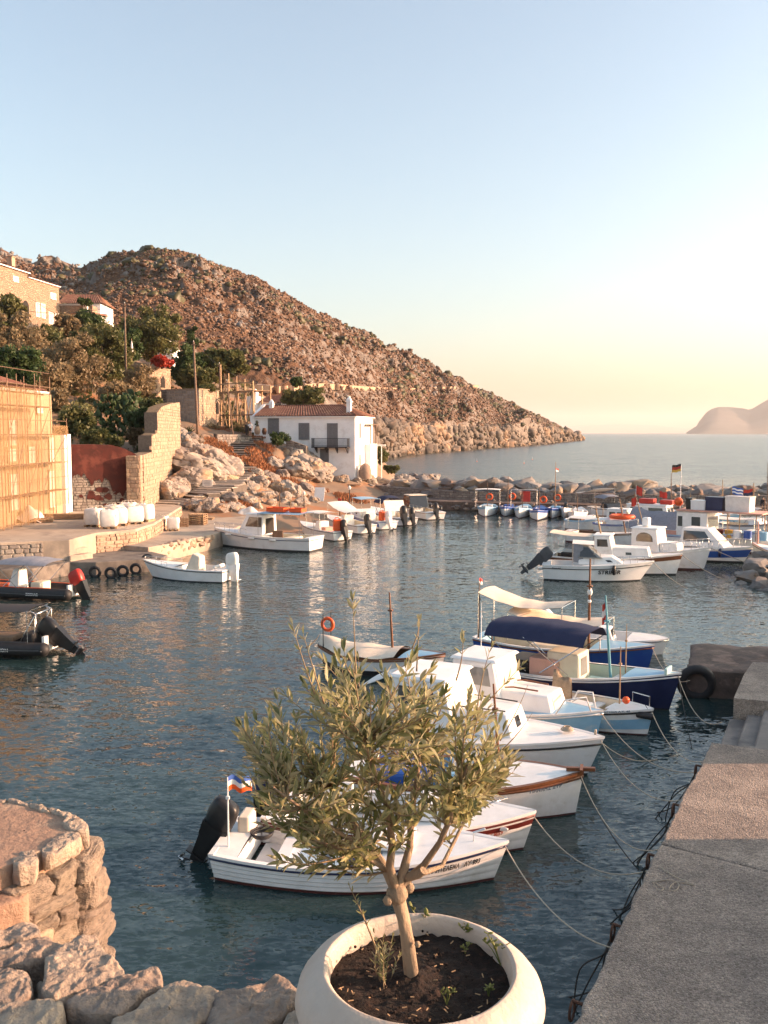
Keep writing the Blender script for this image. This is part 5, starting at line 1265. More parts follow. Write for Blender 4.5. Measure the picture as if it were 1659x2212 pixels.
# rubble face: single stones of many sizes packed on the curved face below the rim
fpath = [P(*C9(x, y), ZP) for x, y in [(745, 520), (742, 590), (690, 615), (600, 665), (460, 740), (330, 800), (250, 850), (120, 900)]]
flen = [(fpath[i+1]-fpath[i]).length for i in range(len(fpath)-1)]
def fp(t):
    t *= sum(flen); i = 0
    while i < len(flen)-1 and t > flen[i]: t -= flen[i]; i += 1
    return fpath[i].lerp(fpath[i+1], min(1, t/flen[i]))
_BK = {}
def block_mesh(k):
    """rough squared rubble block of unit size"""
    if k not in _BK:
        v, f = ico(5); r = np.random.RandomState(400+k); e = .20+.1*r.rand()
        w = np.sign(v)*np.abs(v)**e; w /= np.abs(w).max(0); w *= .5
        w[:, 0] += w[:, 2]*r.uniform(-.25, .25)+w[:, 1]*r.uniform(-.2, .2); w[:, 2] += w[:, 0]*r.uniform(-.18, .18)
        nrm = v/np.linalg.norm(v, axis=1)[:, None]; w += nrm*(fbm(w*2.6+k*7, 5, k)*.13+fbm(w*5+k, 5, k+9, ridge=True)*.06)[:, None]
        me = bpy.data.meshes.new('stone'); me.from_pydata(w.tolist(), [], f.tolist()); me.materials.append(m_fgstone); me.polygons.foreach_set('use_smooth', [True]*len(f)); me.set_sharp_from_angle(angle=R(32)); _BK[k] = me
    return _BK[k]
r_ = random.Random(4); z = ZP-.13; FT = sum(flen)
def face_block(t, z, w, hh, dep, out):
    p = fp(min(1, max(0, t+.5*w/FT))); a = fp(max(0, t)); b = fp(min(1, t+w/FT)); d = b-a; nrm = Vector((-d.y, d.x, 0)).normalized()
    o = link('stone', block_mesh(r_.randrange(9)), landing2); o.location = (p.x+nrm.x*(out-dep/2), p.y+nrm.y*(out-dep/2), z-hh/2)
    o.rotation_euler = (r_.uniform(-.08, .08), r_.uniform(-.13, .13), math.atan2(d.y, d.x)+r_.uniform(-.1, .1)+(math.pi if r_.random() < .5 else 0)); o.scale = (w*1.0, dep, hh*1.0)
while z > 1.8:
    hh = r_.choice([.12, .16, .22, .26, .3]); t = -r_.uniform(0, .08)
    while t < 1.0:
        w = r_.uniform(.14, .40) if hh > .15 else r_.uniform(.1, .24); out = .05+(ZP-z)*.035+r_.uniform(-.02, .03)
        if r_.random() < .3 and hh > .2:
            h2 = hh*r_.uniform(.4, .6); face_block(t, z, w, h2, .3, out); face_block(t, z-h2, w*.5, hh-h2, .3, out); face_block(t+w*.5/FT, z-h2, w*.5, hh-h2, .3, out)
        else: face_block(t, z, w, hh, .3, out)
        t += (w+.008)/FT
    z -= hh+.004
# two earthen steps in the corner between landing and terrace
for i, (s, z) in enumerate([([(-700, 1150), (-200, 960), (120, 885), (240, 985), (232, 1150), (0, 1230), (-700, 1500)], 4.84), ([(-700, 1480), (0, 1215), (230, 1150), (330, 1190), (430, 1290), (440, 1400), (380, 1450), (-200, 1700), (-700, 1800)], 4.55)]):
    q = [tuple(P(*C9(x, y), z).xy) for x, y in s]; outline_stone('earth_step', landing2, q, z, .9, 90+i, MATS['landing_earth'], amp=.012, bulge=.0, lip=.02)
mb = MB(); mb.tube([tuple(P(*C9(570, 1020), 4.2)+Vector((0, -.05, .3))), tuple(P(*C9(790, 1115), 4.2)+Vector((.05, -.1, .28)))], .008, 6)
tag(mb.build('iron_rod', m_rust), 'thin rusty rod sticking out of the stone landing', 'rod')

# ---- pot
PZ = 5.95; pc = Vector((.117, 2.44*DK, PZ-.6))
pot = thing('plant_pot', 'big round cream planter with rolled shoulder holding the olive tree', 'planter', tuple(pc))
prof = [(.02, 0), (.23, 0), (.25, .03), (.29, .12), (.315, .22), (.305, .32), (.325, .37), (.372, .405), (.402, .445), (.412, .49), (.402, .53), (.378, .562), (.348, .586), (.33, .596), (.318, .6), (.307, .592), (.300, .57), (.298, .5), (.298, .42)]
pr = []
for i in range(len(prof)-1):
    for k in range(3): f = k/3; pr.append((prof[i][0]*(1-f)+prof[i+1][0]*f, prof[i][1]*(1-f)+prof[i+1][1]*f))
pr.append(prof[-1])
mb = MB(); mb.lathe(pr, 96); v_ = np.array(mb.v); dn = fbm(v_*4, 4, 3)*.006+fbm(v_*14, 3, 4)*.0025; rr = np.hypot(v_[:, 0], v_[:, 1])+1e-6
v_[:, 0] += v_[:, 0]/rr*dn; v_[:, 1] += v_[:, 1]/rr*dn; v_[:, 2] += dn*.4; mb.v = [tuple(p) for p in v_]
mb.build('pot_body', m_pot, pot, smooth=True)
mb = MB(); NR, NA = 40, 96
sv = np.array([[.3*(i/NR)*math.cos(2*math.pi*j/NA), .3*(i/NR)*math.sin(2*math.pi*j/NA), .535] for i in range(NR+1) for j in range(NA)])
sv[:, 2] += fbm(sv*9, 4, 6)*.022+fbm(sv*38, 4, 7)*.013+.012*np.exp(-((sv[:, 0]/.12)**2+(sv[:, 1]/.12)**2))
mb.add(sv.tolist(), [(i*NA+j, i*NA+(j+1) % NA, (i+1)*NA+(j+1) % NA, (i+1)*NA+j) for i in range(NR) for j in range(NA)]); mb.build('soil', m_soil, pot, smooth=True)
cl = MB()
for k in range(260):
    a, r0 = rng.uniform(0, 6.28), .29*math.sqrt(rng.random()); s = rng.uniform(.002, .007); cl.ball((r0*math.cos(a), r0*math.sin(a), .542+rng.uniform(0, .008)), s, 5, sx=rng.uniform(.6, 1.4), sz=rng.uniform(.5, 1))
tag(cl.build('soil_crumbs', m_soil, pot), kind='stuff')
bk = MB()
for k in range(60):
    a, r0 = rng.uniform(0, 6.28), .28*math.sqrt(rng.random()); p = Vector((r0*math.cos(a), r0*math.sin(a), .552)); b = rng.uniform(0, 6.28); l = rng.uniform(.006, .02); bk.bar(p, p+Vector((math.cos(b)*l, math.sin(b)*l, rng.uniform(-.003, .006))), .003, .002)
tag(bk.build('straw_bits', M('straw', (.42, .28, .16), (.3, .19, .1), 20, .9), pot), kind='stuff')
mb = MB(); mb.prism([(pc.x+.3*math.cos(t), pc.y+.3*math.sin(t)) for t in np.linspace(0, 6.28, 17)[:-1]], 3.0, PZ-.6); tag(mb.build('pot_plinth', m_fgstone), kind='structure')

# ---- olive tree in the pot
def olive():
    r = random.Random(12); YT = 2.42
    base = P(889, 2108, PZ-.055); root = thing('olive_tree', 'young olive tree with grey green leaves growing in the cream planter', 'tree', tuple(base))
    O = lambda u, v, dy=0.0: PY(u, v, YT+dy)-base
    wood = MB(); tw = MB()
    trunk = [Vector((0, 0, -.05)), Vector((0, 0, 0)), O(880, 2030), O(872, 1985), O(858, 1935)]
    wood.tube(trunk, [.030, .025, .022, .021, .024], 12)
    wood.ball(O(858, 1930), .037, 10); wood.ball(O(838, 1945, -.02), .017, 8); wood.ball(O(884, 1918, .01), .018, 8); wood.ball(O(902, 2040, -.02), .011, 8)
    limbs = []
    def limb(pts, r0, r1):
        n = len(pts); wood.tube(pts, [r0+(r1-r0)*i/(n-1) for i in range(n)], 8); limbs.append((pts, r0, r1))
    f = O(856, 1925)
    limb([f, O(835, 1880, .03), O(812, 1845, .06), O(780, 1800, .1), O(735, 1735, .15), O(690, 1660, .2)], .019, .006)
    limb([f, O(842, 1870, -.03), O(848, 1820, -.06), O(835, 1740, -.1), O(800, 1640, -.14), O(780, 1560, -.16)], .016, .005)
    limb([f, O(872, 1880, 0), O(885, 1830, .02), O(890, 1750, .04), O(905, 1650, .05), O(900, 1540, .06)], .018, .005)
    limb([f, O(885, 1895, .02), O(915, 1870, .0), O(950, 1820, -.05), O(985, 1740, -.1), O(1010, 1650, -.14)], .017, .005)
    limb([O(880, 1898), O(925, 1882, .06), O(955, 1870, .1), O(1000, 1780, .16), O(1050, 1690, .2)], .011, .004)
    limb([O(815, 1845, .06), O(780, 1830, -.04), O(720, 1790, -.12), O(650, 1745, -.18), O(590, 1700, -.2)], .010, .003)
    limb([O(835, 1880), O(790, 1850, -.08), O(740, 1835, -.15), O(680, 1815, -.2)], .008, .003)
    wood.tube([O(880, 1895), O(905, 1888, -.02), O(915, 1880, -.03)], [.016, .014, .013], 8)
    leaves = []      # (pos, dir, side, size, tone)
    def leaf(p, d, s, size, tone=None): leaves.append((p, d.normalized(), s, size, r.uniform(-.5, .5) if tone is None else tone))
    def shoot(a, m, b, r0, leafy=.62, step=.020, size=.05, bare=False):
        n = max(8, int((b-a).length/.02)); prev = a; path = []
        for k in range(n+1):
            t = k/n; path.append(a*(1-t)**2+m*2*t*(1-t)+b*t*t)
        tw.tube(path, [r0*(1-.75*k/n) for k in range(n+1)], 5)
        if bare: return
        L = sum((path[k+1]-path[k]).length for k in range(n)); acc = 0; nx = L*(1-leafy); ph = r.uniform(0, 6.28)
        for k in range(n):
            seg = path[k+1]-path[k]; acc += seg.length
            while acc > nx:
                d = seg.normalized(); x = d.orthogonal().normalized(); y = d.cross(x); ph += 1.57+r.uniform(-.3, .3)
                for o in (0, math.pi):
                    if r.random() < .12: continue
                    sdir = x*math.cos(ph+o)+y*math.sin(ph+o); e = r.uniform(.45, 1.0)
                    leaf(path[k], d*math.cos(e)+sdir*math.sin(e)+Vector((0, 0, .15)), sdir, size*r.uniform(.65, 1.2))
                nx += step*r.uniform(.75, 1.3)
        d = (path[-1]-path[-2]).normalized()
        for q in range(3): leaf(path[-1], d+Vector((r.uniform(-.3, .3), r.uniform(-.3, .3), r.uniform(0, .3))), d.orthogonal(), size*r.uniform(.6, .9))
    # crown outline as sighted: upper and lower edge by bearing
    UP = [(500, 1545), (540, 1545), (580, 1530), (600, 1510), (640, 1470), (690, 1420), (730, 1410), (770, 1420), (810, 1440), (860, 1420), (890, 1400), (930, 1430), (985, 1420), (1010, 1470), (1050, 1530), (1090, 1580), (1125, 1640)]
    LO = [(500, 1600), (530, 1740), (560, 1800), (620, 1850), (700, 1860), (760, 1830), (820, 1840), (880, 1830), (940, 1790), (1000, 1765), (1060, 1720), (1125, 1680)]
    tips = []
    for k in range(200):
        u = r.uniform(515, 1110); lo, hi = interp(LO, u), interp(UP, u); v = hi+(lo-hi)*r.random()**1.05*.92
        dep = .34*math.sqrt(max(0, 1-((u-815)/320)**2))*math.sqrt(max(.1, 1-abs((v-1620)/300)**2)); tips.append((u, v, r.uniform(-dep, dep*.9)))
    for k in range(64):
        u = r.choice([r.uniform(560, 780), r.uniform(780, 930), r.uniform(930, 1080)]); tips.append((u, r.uniform(1720, 1870) if u < 780 else (r.uniform(1700, 1850) if u < 880 else r.uniform(1650, 1750)), r.uniform(-.34, .05)))
    for u, v, dy in tips:
        b = O(u, v, dy)
        # leave from the nearest limb point below
        best = None
        for pts, r0, r1 in limbs:
            for i in range(1, len(pts)):
                for ff in (.0, .5):
                    p = pts[i-1].lerp(pts[i], ff) if i < len(pts) else pts[i]
                    if p.z < b.z-.05 or i == 1:
                        c = (p-b).length+max(0, p.z-b.z+.05)*3
                        if best is None or c < best[0]: best = (c, p)
        a = best[1]; m = a.lerp(b, .5)+Vector((0, 0, -.04))+Vector((r.uniform(-.03, .03), r.uniform(-.03, .03), 0)); m = m+(b-a).cross(Vector((0, 0, 1)))*r.uniform(-.1, .1)
        L = (b-a).length; shoot(a, m, b, .0042, leafy=min(.9, .27/max(L, .05)), size=.056)
    # tall single shoots and bare twigs
    shoot(O(770, 1500, -.05), O(768, 1420, -.05), O(762, 1300, -.05), .0035, leafy=.10, step=.007, size=.045)
    shoot(O(762, 1460, -.1), O(740, 1440, -.1), O(745, 1400, -.1), .003, leafy=.7, size=.045)
    for (a, b) in (((700, 1520), (655, 1370)), ((680, 1500), (632, 1352)), ((900, 1450), (905, 1345)), ((985, 1470), (1000, 1380)), ((1010, 1560), (1125, 1440)), ((1030, 1540), (1060, 1400))):
        dy = r.uniform(-.1, .1); shoot(O(*a, dy), O((a[0]+b[0])/2+r.uniform(-10, 10), (a[1]+b[1])/2, dy), O(*b, dy), .003, leafy=.3, step=.03, size=.04)
    for (a, b) in (((1080, 1600), (1140, 1480)), ((1085, 1620), (1150, 1540)), ((660, 1400), (690, 1370)), ((890, 1400), (905, 1340))):
        shoot(O(*a), O((a[0]+b[0])/2+8, (a[1]+b[1])/2), O(*b), .0024, bare=True)
    # sprout beside the trunk in the pot
    q0 = P(825, 2090, PZ-.06)-base; shoot(q0, q0.lerp(O(800, 1990, .05), .6), O(755, 1915, .0), .005, leafy=.5, step=.02, size=.030)
    for k in range(9):
        q = P(830+r.uniform(-18, 18), 2140-r.uniform(0, 40), PZ-.06)-base; shoot(q, q+Vector((r.uniform(-.02, .02), 0, .05)), q+Vector((r.uniform(-.06, .06), r.uniform(-.04, .04), r.uniform(.08, .16))), .002, leafy=.85, step=.012, size=.024)
    wood.build('trunk', m_bark, root, smooth=True, sharp=60); tag(tw.build('twigs', M('twig_bark', (.30, .22, .13), (.22, .15, .09), 10, .8), root, smooth=True), kind='stuff')
    # leaf shape: lance with a fold and a curl
    st = [(0, .0), (.18, .55), (.42, 1.0), (.7, .78), (.9, .35), (1, 0)]
    base_v = []; 
    for t, w in st: base_v += [(t, -w*.125, .05*w-.10*t*t), (t, 0, -.10*t*t), (t, w*.125, .05*w-.10*t*t)]
    base_v = np.array(base_v); bf = []
    for i in range(len(st)-1):
        for j in (0, 1): bf.append((i*3+j, (i+1)*3+j, (i+1)*3+j+1, i*3+j+1))
    bf = np.array(bf)
    me = []
    for k in range(4):
        m_ = bpy.data.meshes.new('leaf'); m_.from_pydata((base_v*np.array([1, 1, 1+k*.5])).tolist(), [], bf.tolist()); m_.materials.append(m_leaf_olive); m_.polygons.foreach_set('use_smooth', [True]*len(bf))
        at = m_.attributes.new('tone', 'FLOAT', 'POINT'); at.data.foreach_set('value', [(-.4, .0, .25, .5)[k]]*len(base_v)); me.append(m_)
    leaves.sort(key=lambda q: (q[0].y)-q[3]*4); V = []; F = []; T = []
    for i, (p, d, s, size, tone) in enumerate(leaves):
        y = d.cross(s); y = y.normalized() if y.length > 1e-3 else d.orthogonal().normalized(); y = (Matrix.Rotation(r.uniform(-.9, .9), 3, d) @ y); z = d.cross(y)
        if z.z < 0 and r.random() < .8: z = -z; y = -y
        m3 = Matrix((d, y, z)).transposed()
        if i < 300:
            o = link('leaf', me[r.randrange(4)], root); o.matrix_local = Matrix.Translation(p) @ m3.to_4x4() @ Matrix.Diagonal((size, size*.95, size, 1))
        else:
            q = (base_v*np.array([size, size*.95, size])) @ np.array(m3).T+np.array(p); F.append(bf+len(V)*len(base_v)); V.append(q); T += [tone]*len(base_v)
    o = mesh_np('foliage', np.concatenate(V), np.concatenate(F), m_leaf_olive, root, smooth=True); tag(o, kind='stuff')
    at = o.data.attributes.new('tone', 'FLOAT', 'POINT'); at.data.foreach_set('value', np.array(T, dtype=np.float32))
    print('OLIVE leaves', len(leaves))
olive()
# ---- small succulents in the pot
def weed(label, u, v, n, s, seed, h=.05):
    r = random.Random(seed); p = P(u, v, PZ-.055); root = thing('succulent_weed', label, 'plant', tuple(p)); mb = MB()
    tips = []
    for k in range(n):
        e = Vector((r.uniform(-.5, .5)*h*1.5, r.uniform(-.5, .5)*h, h*r.uniform(.6, 1.3))); mb.tube([(0, 0, -.01), tuple(e*.5+Vector((0, 0, .004))), tuple(e)], .0018, 5); tips.append(e)
    mb.build('stem', m_leaf_fresh, root)
    lf = MB(); lf.ball((.5, 0, 0), .5, 8, sx=1, sy=.55, sz=.14); lm = lf.mesh('leaf', m_leaf_fresh, smooth=True)
    for e in tips:
        for q in range(5):
            o = link('leaf', lm, root); o.location = e*r.uniform(.6, 1); o.rotation_euler = (r.uniform(-.3, .3), -r.uniform(.1, 1.1), r.uniform(0, 6.28)); f = s*r.uniform(.7, 1.2); o.scale = (f, f, f)
weed('bright green succulent at the right rim of the planter', 1082, 2080, 4, .022, 1, .08)
weed('succulent behind the trunk near the far rim', 912, 2005, 3, .024, 2, .06)
weed('succulent at the right of the soil', 1018, 2030, 4, .022, 3, .05)
weed('low pale succulent in the middle of the soil', 1005, 2055, 3, .016, 4, .02)
weed('reddish weed at the front rim of the planter', 965, 2165, 3, .018, 5, .03)
weed('row of small fleshy leaves along the front right rim', 1055, 2148, 5, .016, 6, .025)
# ================================================================ BOATS
_DG = None
def text_mesh(body, size, mat, ext=.0):
    c = bpy.data.curves.new('t', 'FONT'); c.body = body; c.size = size; c.space_character = 1.05; c.offset = size*.035
    o = bpy.data.objects.new('t', c); COL.objects.link(o); dg = bpy.context.evaluated_depsgraph_get()
    me = bpy.data.meshes.new_from_object(o.evaluated_get(dg)); bpy.data.objects.remove(o); bpy.data.curves.remove(c)
    v = np.array([p.co[:] for p in me.vertices]); f = [tuple(p.vertices) for p in me.polygons]; bpy.data.meshes.remove(me); return v, f
class Boat:
    def __init__(s, name, label, stern, bow, beam, free, group=None, cat='boat', roll=0.0, z=0.0):
        A, B = P(*stern), P(*bow); s.L = (B-A).length; d = B-A; s.B, s.F = beam, free; s.mid = (A+B)/2
        s.root = thing(name, label, cat, ((A.x+B.x)/2, (A.y+B.y)/2, z), math.atan2(d.y, d.x), group); s.root.rotation_euler[0] = roll
        s.rz = math.atan2(d.y, d.x)
    def W(s, p):
        return s.root.location+Matrix.Rotation(s.rz, 3, 'Z') @ Vector(p)
    # hull form -------------------------------------------------------------
    def form(s, rise=.55, srise=.08, tw=.78, rake=.35, p=2.4, full=.42, zb=-.28):
        s.rise, s.srise, s.tw, s.rake, s.p, s.full, s.zb = rise, srise, tw, rake, p, full, zb
    def sheer(s, t):
        return s.F*(1+s.rise*max(0, (t-.25)/.75)**2+s.srise*max(0, (.35-t)/.35)**2)
    def half(s, t, k):
        m = s.full
        def f(tw, p):
            if t > m: return 1-((t-m)/(1-m))**p
            return tw+(1-tw)*(1-((m-t)/m)**2)
        return s.B/2*(f(s.tw*.86, s.p*.62)*.84*(1-k)+f(s.tw, s.p)*k)
    def side(s, t, v, sg, off=0.0):
        zs = s.sheer(t); z = s.zb+(zs-s.zb)*v; h = s.half(t, max(0, v)**.75)+off*(0 if t > .999 else 1)
        vw = -s.zb/(zs-s.zb); x = -s.L/2+s.L*t+s.rake*(v-vw)*t**4-(.10*(v-vw) if s.tw > .2 else -.3*(v-vw)*(-1))*(1-t)**4
        return Vector((x, sg*max(h, .012), z))
    def hull(s, top, bottom=None, rail=None, gunw=None, strakes=0, bh=.05, stripe=None, liner=None, deckm=None, decks=((.62, 1),), floor=.08, rail_v=.9, stripe_v=(.72, .9)):
        N = 26; ts = [i/N for i in range(N+1)]
        vb = lambda t: min(.9, (bh-s.zb)/(s.sheer(t)-s.zb))
        mb = MB()
        for sg in (1, -1):
            mb.grid(lambda a, b: tuple(s.side(a, vb(a)+(1-vb(a))*b, sg)), N, 6)
        if s.tw > .2:
            mb.add([tuple(s.side(0, vb(0)+(1-vb(0))*k/4, sg)) for k in range(5) for sg in (1, -1)], [(2*k, 2*k+1, 2*k+3, 2*k+2) for k in range(4)])
        s.h = mb.build('hull', top, s.root, smooth=True, sharp=35)
        mb = MB()
        for sg in (1, -1): mb.grid(lambda a, b: tuple(s.side(a, vb(a)*b, sg, .004)), N, 3)
        if s.tw > .2: mb.add([tuple(s.side(0, vb(0)*k/2, sg, .004)-Vector((.004, 0, 0))) for k in range(3) for sg in (1, -1)], [(2*k, 2*k+1, 2*k+3, 2*k+2) for k in range(2)])
        mb.build('bottom_paint', bottom or m_antifoul, s.h, smooth=True)
        if strakes:
            for sg in (1, -1):
                for k in range(strakes):
                    b0, b1 = k/strakes, (k+1)/strakes; mb = MB()
                    def fn(a, b):
                        v = vb(a)+(1-vb(a))*(b0+(b1-b0)*min(1, max(0, (b-.15)/.85))); return tuple(s.side(a, v, sg, .004 if b < .1 else .02*(1-b)+.004))
                    mb.grid(fn, N, 3); mb.build('plank', top, s.h, smooth=True, sharp=30)
        if stripe:
            mb = MB()
            for sg in (1, -1): mb.grid(lambda a, b: tuple(s.side(a, stripe_v[0]+(stripe_v[1]-stripe_v[0])*b, sg, .012)), N, 2)
            mb.build('stripe', stripe, s.h, smooth=True)
        if rail:
            mb = MB()
            for sg in (1, -1): mb.tube([tuple(s.side(t, rail_v+.02, sg, .008)) for t in ts], .024, 6)
            if s.tw > .2: mb.tube([tuple(s.side(0, rail_v+.02, 1, .0)), tuple(s.side(0, rail_v+.02, -1, .0))], .024, 6)
            mb.build('rubbing_strake', rail, s.h, smooth=True)
        g = MB(); gw = .085
        for sg in (1, -1):
            g.grid(lambda a, b: tuple(s.side(a, 1, sg, .02-(gw+.02)*b*(1 if a < .97 else .2))+Vector((0, 0, .015))), N, 1)
            g.grid(lambda a, b: tuple(s.side(a, 1, sg, .02)+Vector((0, 0, .015-.05*b))), N, 1)
        if s.tw > .2:
            a_, b_ = s.side(0, 1, 1, .02), s.side(0, 1, -1, .02); g.box(((a_.x+.04), 0, a_.z), (.1, a_.y-b_.y, .05))
        g.build('gunwale', gunw or top, s.h, smooth=True, sharp=30)
        deckm = deckm or m_white; liner = liner or m_white
        for (t0, t1) in decks:
            mb = MB(); mb.grid(lambda a, b: tuple(s.side(t0+(t1-t0)*a, 1, 1, -.02).lerp(s.side(t0+(t1-t0)*a, 1, -1, -.02), b)+Vector((0, 0, .005+.05*math.sin(math.pi*b)*(s.half(t0+(t1-t0)*a, 1)/s.B*2)))), 12, 8)
            if t0 > .02:
                x0 = s.side(t0, 1, 1); mb.add([tuple(s.side(t0, 1, 1, -.02)), tuple(s.side(t0, 1, -1, -.02)), (x0.x, -s.half(t0, .3)+.03, floor), (x0.x, s.half(t0, .3)-.03, floor)], [(0, 1, 2, 3)])
            if t1 < .98:
                x0 = s.side(t1, 1, 1); mb.add([tuple(s.side(t1, 1, 1, -.02)), tuple(s.side(t1, 1, -1, -.02)), (x0.x, -s.half(t1, .3)+.03, floor), (x0.x, s.half(t1, .3)-.03, floor)], [(0, 1, 2, 3)])
            mb.build('deck', deckm, s.root, smooth=True, sharp=30)
        ed_ = sorted(decks); op = []; c = 0.0
        for (t0, t1) in ed_:
            if t0 > c+.02: op.append((c, t0))
            c = t1
        if c < .98: op.append((c, 1))
        for (t0, t1) in op:
            mb = MB()
            for sg in (1, -1):
                mb.grid(lambda a, b: tuple((lambda q: Vector((q.x, sg*max(.02, abs(q.y)-.07*(1-b)-.05), q.z)))(s.side(t0+(t1-t0)*a, 1-b*(1-max(.2, (floor-s.zb)/(s.sheer(t0+(t1-t0)*a)-s.zb))), sg))), 12, 3)
            mb.grid(lambda a, b: (lambda t: (s.side(t, .3, 1).x, (1-2*b)*s.half(t, .25)*.98, floor))(t0+.01+(t1-t0-.01)*a), 12, 2)
            if t0 < .02: mb.add([tuple(s.side(.015, 1, 1, -.03)), tuple(s.side(.015, 1, -1, -.03)), tuple(s.side(.015, .3, -1, -.03)), tuple(s.side(.015, .3, 1, -.03))], [(0, 1, 2, 3)])
            mb.build('cockpit', liner, s.root, smooth=True, sharp=40)
    def thwart(s, t, z, mat=None, w=.24):
        h = s.half(t, .7)-.07; x = s.side(t, .7, 1).x; mb = MB(); mb.box((x, 0, z), (w, 2*h, .04)); return mb.build('thwart', mat or m_white, s.root)
    def box(s, c, d, mat, name, bevel=.03, rot=None, par=None, top=1.0):
        mb = MB(); mb.box(c, d, rot, top); o = mb.build(name, mat, par or s.root)
        if bevel: b = o.modifiers.new('b', 'BEVEL'); b.width = bevel; b.segments = 2
        return o
    def cabin(s, x0, x1, w, z0, h, rf=.2, rb=0.0, mat=None, tap=.9, wf=None, name='cabin', side=None, front=True, back=False, glass=None, fglass=None, roof=None, ov=.08, bev=.05, arch=False):
        """cabin from x0 (aft) to x1 (front) with raked ends; windows are panes set into frames"""
        mat = mat or m_white; wf = wf or w; g_ = glass or m_glass
        p = [(x0, -w/2, z0), (x1, -wf/2, z0), (x1, wf/2, z0), (x0, w/2, z0), (x0+rb, -w/2*tap, z0+h), (x1-rf, -wf/2*tap, z0+h), (x1-rf, wf/2*tap, z0+h), (x0+rb, w/2*tap, z0+h)]
        mb = MB(); mb.hexa(p); o = mb.build(name, mat, s.root); b = o.modifiers.new('b', 'BEVEL'); b.width = bev; b.segments = 3
        V = [Vector(q) for q in p]
        def pane(A, B_, C, D, a0, a1, b0, b1, gm, nm='window'):
            n = (B_-A).cross(D-A).normalized()
            if n.dot((A+C)/2-Vector(((x0+x1)/2, 0, z0+h/2))) < 0: n = -n
            Q = lambda a, b_: A.lerp(B_, a).lerp(D.lerp(C, a), b_)
            if arch:
                ring = [Q(a0, b0), Q(a1, b0)]+[Q((a0+a1)/2+(a1-a0)/2*math.cos(t), b0+(b1-b0)*(.35+.65*math.sin(t))) for t in [math.pi*k/8 for k in range(9)]]
            else: ring = [Q(a0, b0), Q(a1, b0), Q(a1, b1), Q(a0, b1)]
            m1 = MB(); m1.extrude([q+n*.012 for q in ring], -n*.03); wo = m1.build(nm, gm, o)
        fr = MB()
        if side:
            for (a0, a1, b0, b1) in side:
                pane(V[0], V[1], V[5], V[4], a0, a1, b0, b1, g_); pane(V[3], V[2], V[6], V[7], a0, a1, b0, b1, g_)
        if front:
            for (a0, a1, b0, b1) in (front if isinstance(front, (list, tuple)) else [(.08, .47, .25, .85), (.53, .92, .25, .85)]): pane(V[1], V[2], V[6], V[5], a0, a1, b0, b1, fglass or g_)  # cream panes carry the sunlit look in their colour
        if back: pane(V[0], V[3], V[7], V[4], .2, .8, .05, .8, m_dark, 'door')
        if roof is not None:
            q = MB(); a_, b_ = x0+rb-ov, x1-rf+ov*1.6; wr, wq = w/2*tap+ov*.6, wf/2*tap+ov*.6; zz = z0+h
            q.hexa([(a_, -wr, zz+.002), (b_, -wq, zz+.002), (b_, wq, zz+.002), (a_, wr, zz+.002), (a_+.05, -wr+.08, zz+.07), (b_-.08, -wq+.08, zz+.07), (b_-.08, wq-.08, zz+.07), (a_+.05, wr-.08, zz+.07)]); ro = q.build('roof', roof, o); b = ro.modifiers.new('b', 'BEVEL'); b.width = .025; b.segments = 2
        return o
    def outboard(s, x, y, z, tilt=0.0, cowl=None, k=1.0, leg=None, white=False):
        """outboard on the transom at (x,y,z); tilt in radians lifts the leg out of the water"""
        cowl = cowl or m_black; leg = leg or m_black; mb = MB(); n = 14
        rings = [(-.06, .10, .15), (-.02, .13, .20), (.06, .145, .235), (.2, .15, .25), (.34, .14, .235), (.42, .12, .20), (.455, .085, .14), (.465, .01, .01)]
        vs = []
        for zz, hw, hl in rings:
            for j in range(n):
                a = 2*math.pi*j/n; c_, s_ = math.cos(a), math.sin(a); e = .45
                vs.append((-.12+hl*math.copysign(abs(c_)**e, c_)-zz*.1, hw*math.copysign(abs(s_)**e, s_), .12+zz))
        mb.add(vs, [(i*n+j, i*n+(j+1) % n, (i+1)*n+(j+1) % n, (i+1)*n+j) for i in range(len(rings)-1) for j in range(n)]+[tuple(range(n))[::-1]])
        o = mb.build('outboard_motor', cowl, s.root, smooth=True, sharp=50); o.location = (x, y, z); o.rotation_euler = (0, -tilt, 0); o.scale = (k, k, k)
        l = MB(); l.hexa([(-.22, -.05, -.62), (-.02, -.05, -.62), (-.02, .05, -.62), (-.22, .05, -.62), (-.30, -.10, -.12), (.04, -.10, -.12), (.04, .10, -.12), (-.30, .10, -.12)]); l.hexa([(-.31, -.105, -.13), (.05, -.105, -.13), (.05, .105, -.13), (-.31, .105, -.13), (-.36, -.13, .12), (.08, -.13, .12), (.08, .13, .12), (-.36, .13, .12)]); l.box((-.16, 0, -.5), (.36, .2, .02)); l.box((.06, 0, .02), (.1, .26, .3))
        l.hexa([(-.16, -.012, -.95), (-.06, -.012, -.95), (-.06, .012, -.95), (-.16, .012, -.95), (-.22, -.02, -.65), (-.02, -.02, -.65), (-.02, .02, -.65), (-.22, .02, -.65)])
        l.tube([(.06, 0, -.72), (-.02, 0, -.72), (-.24, 0, -.72), (-.32, 0, -.72)], [.01, .05, .055, .03], 8); l.build('leg', leg, o)
        p = MB(); p.tube([(-.30, 0, -.72), (-.40, 0, -.72)], [.045, .02], 8)
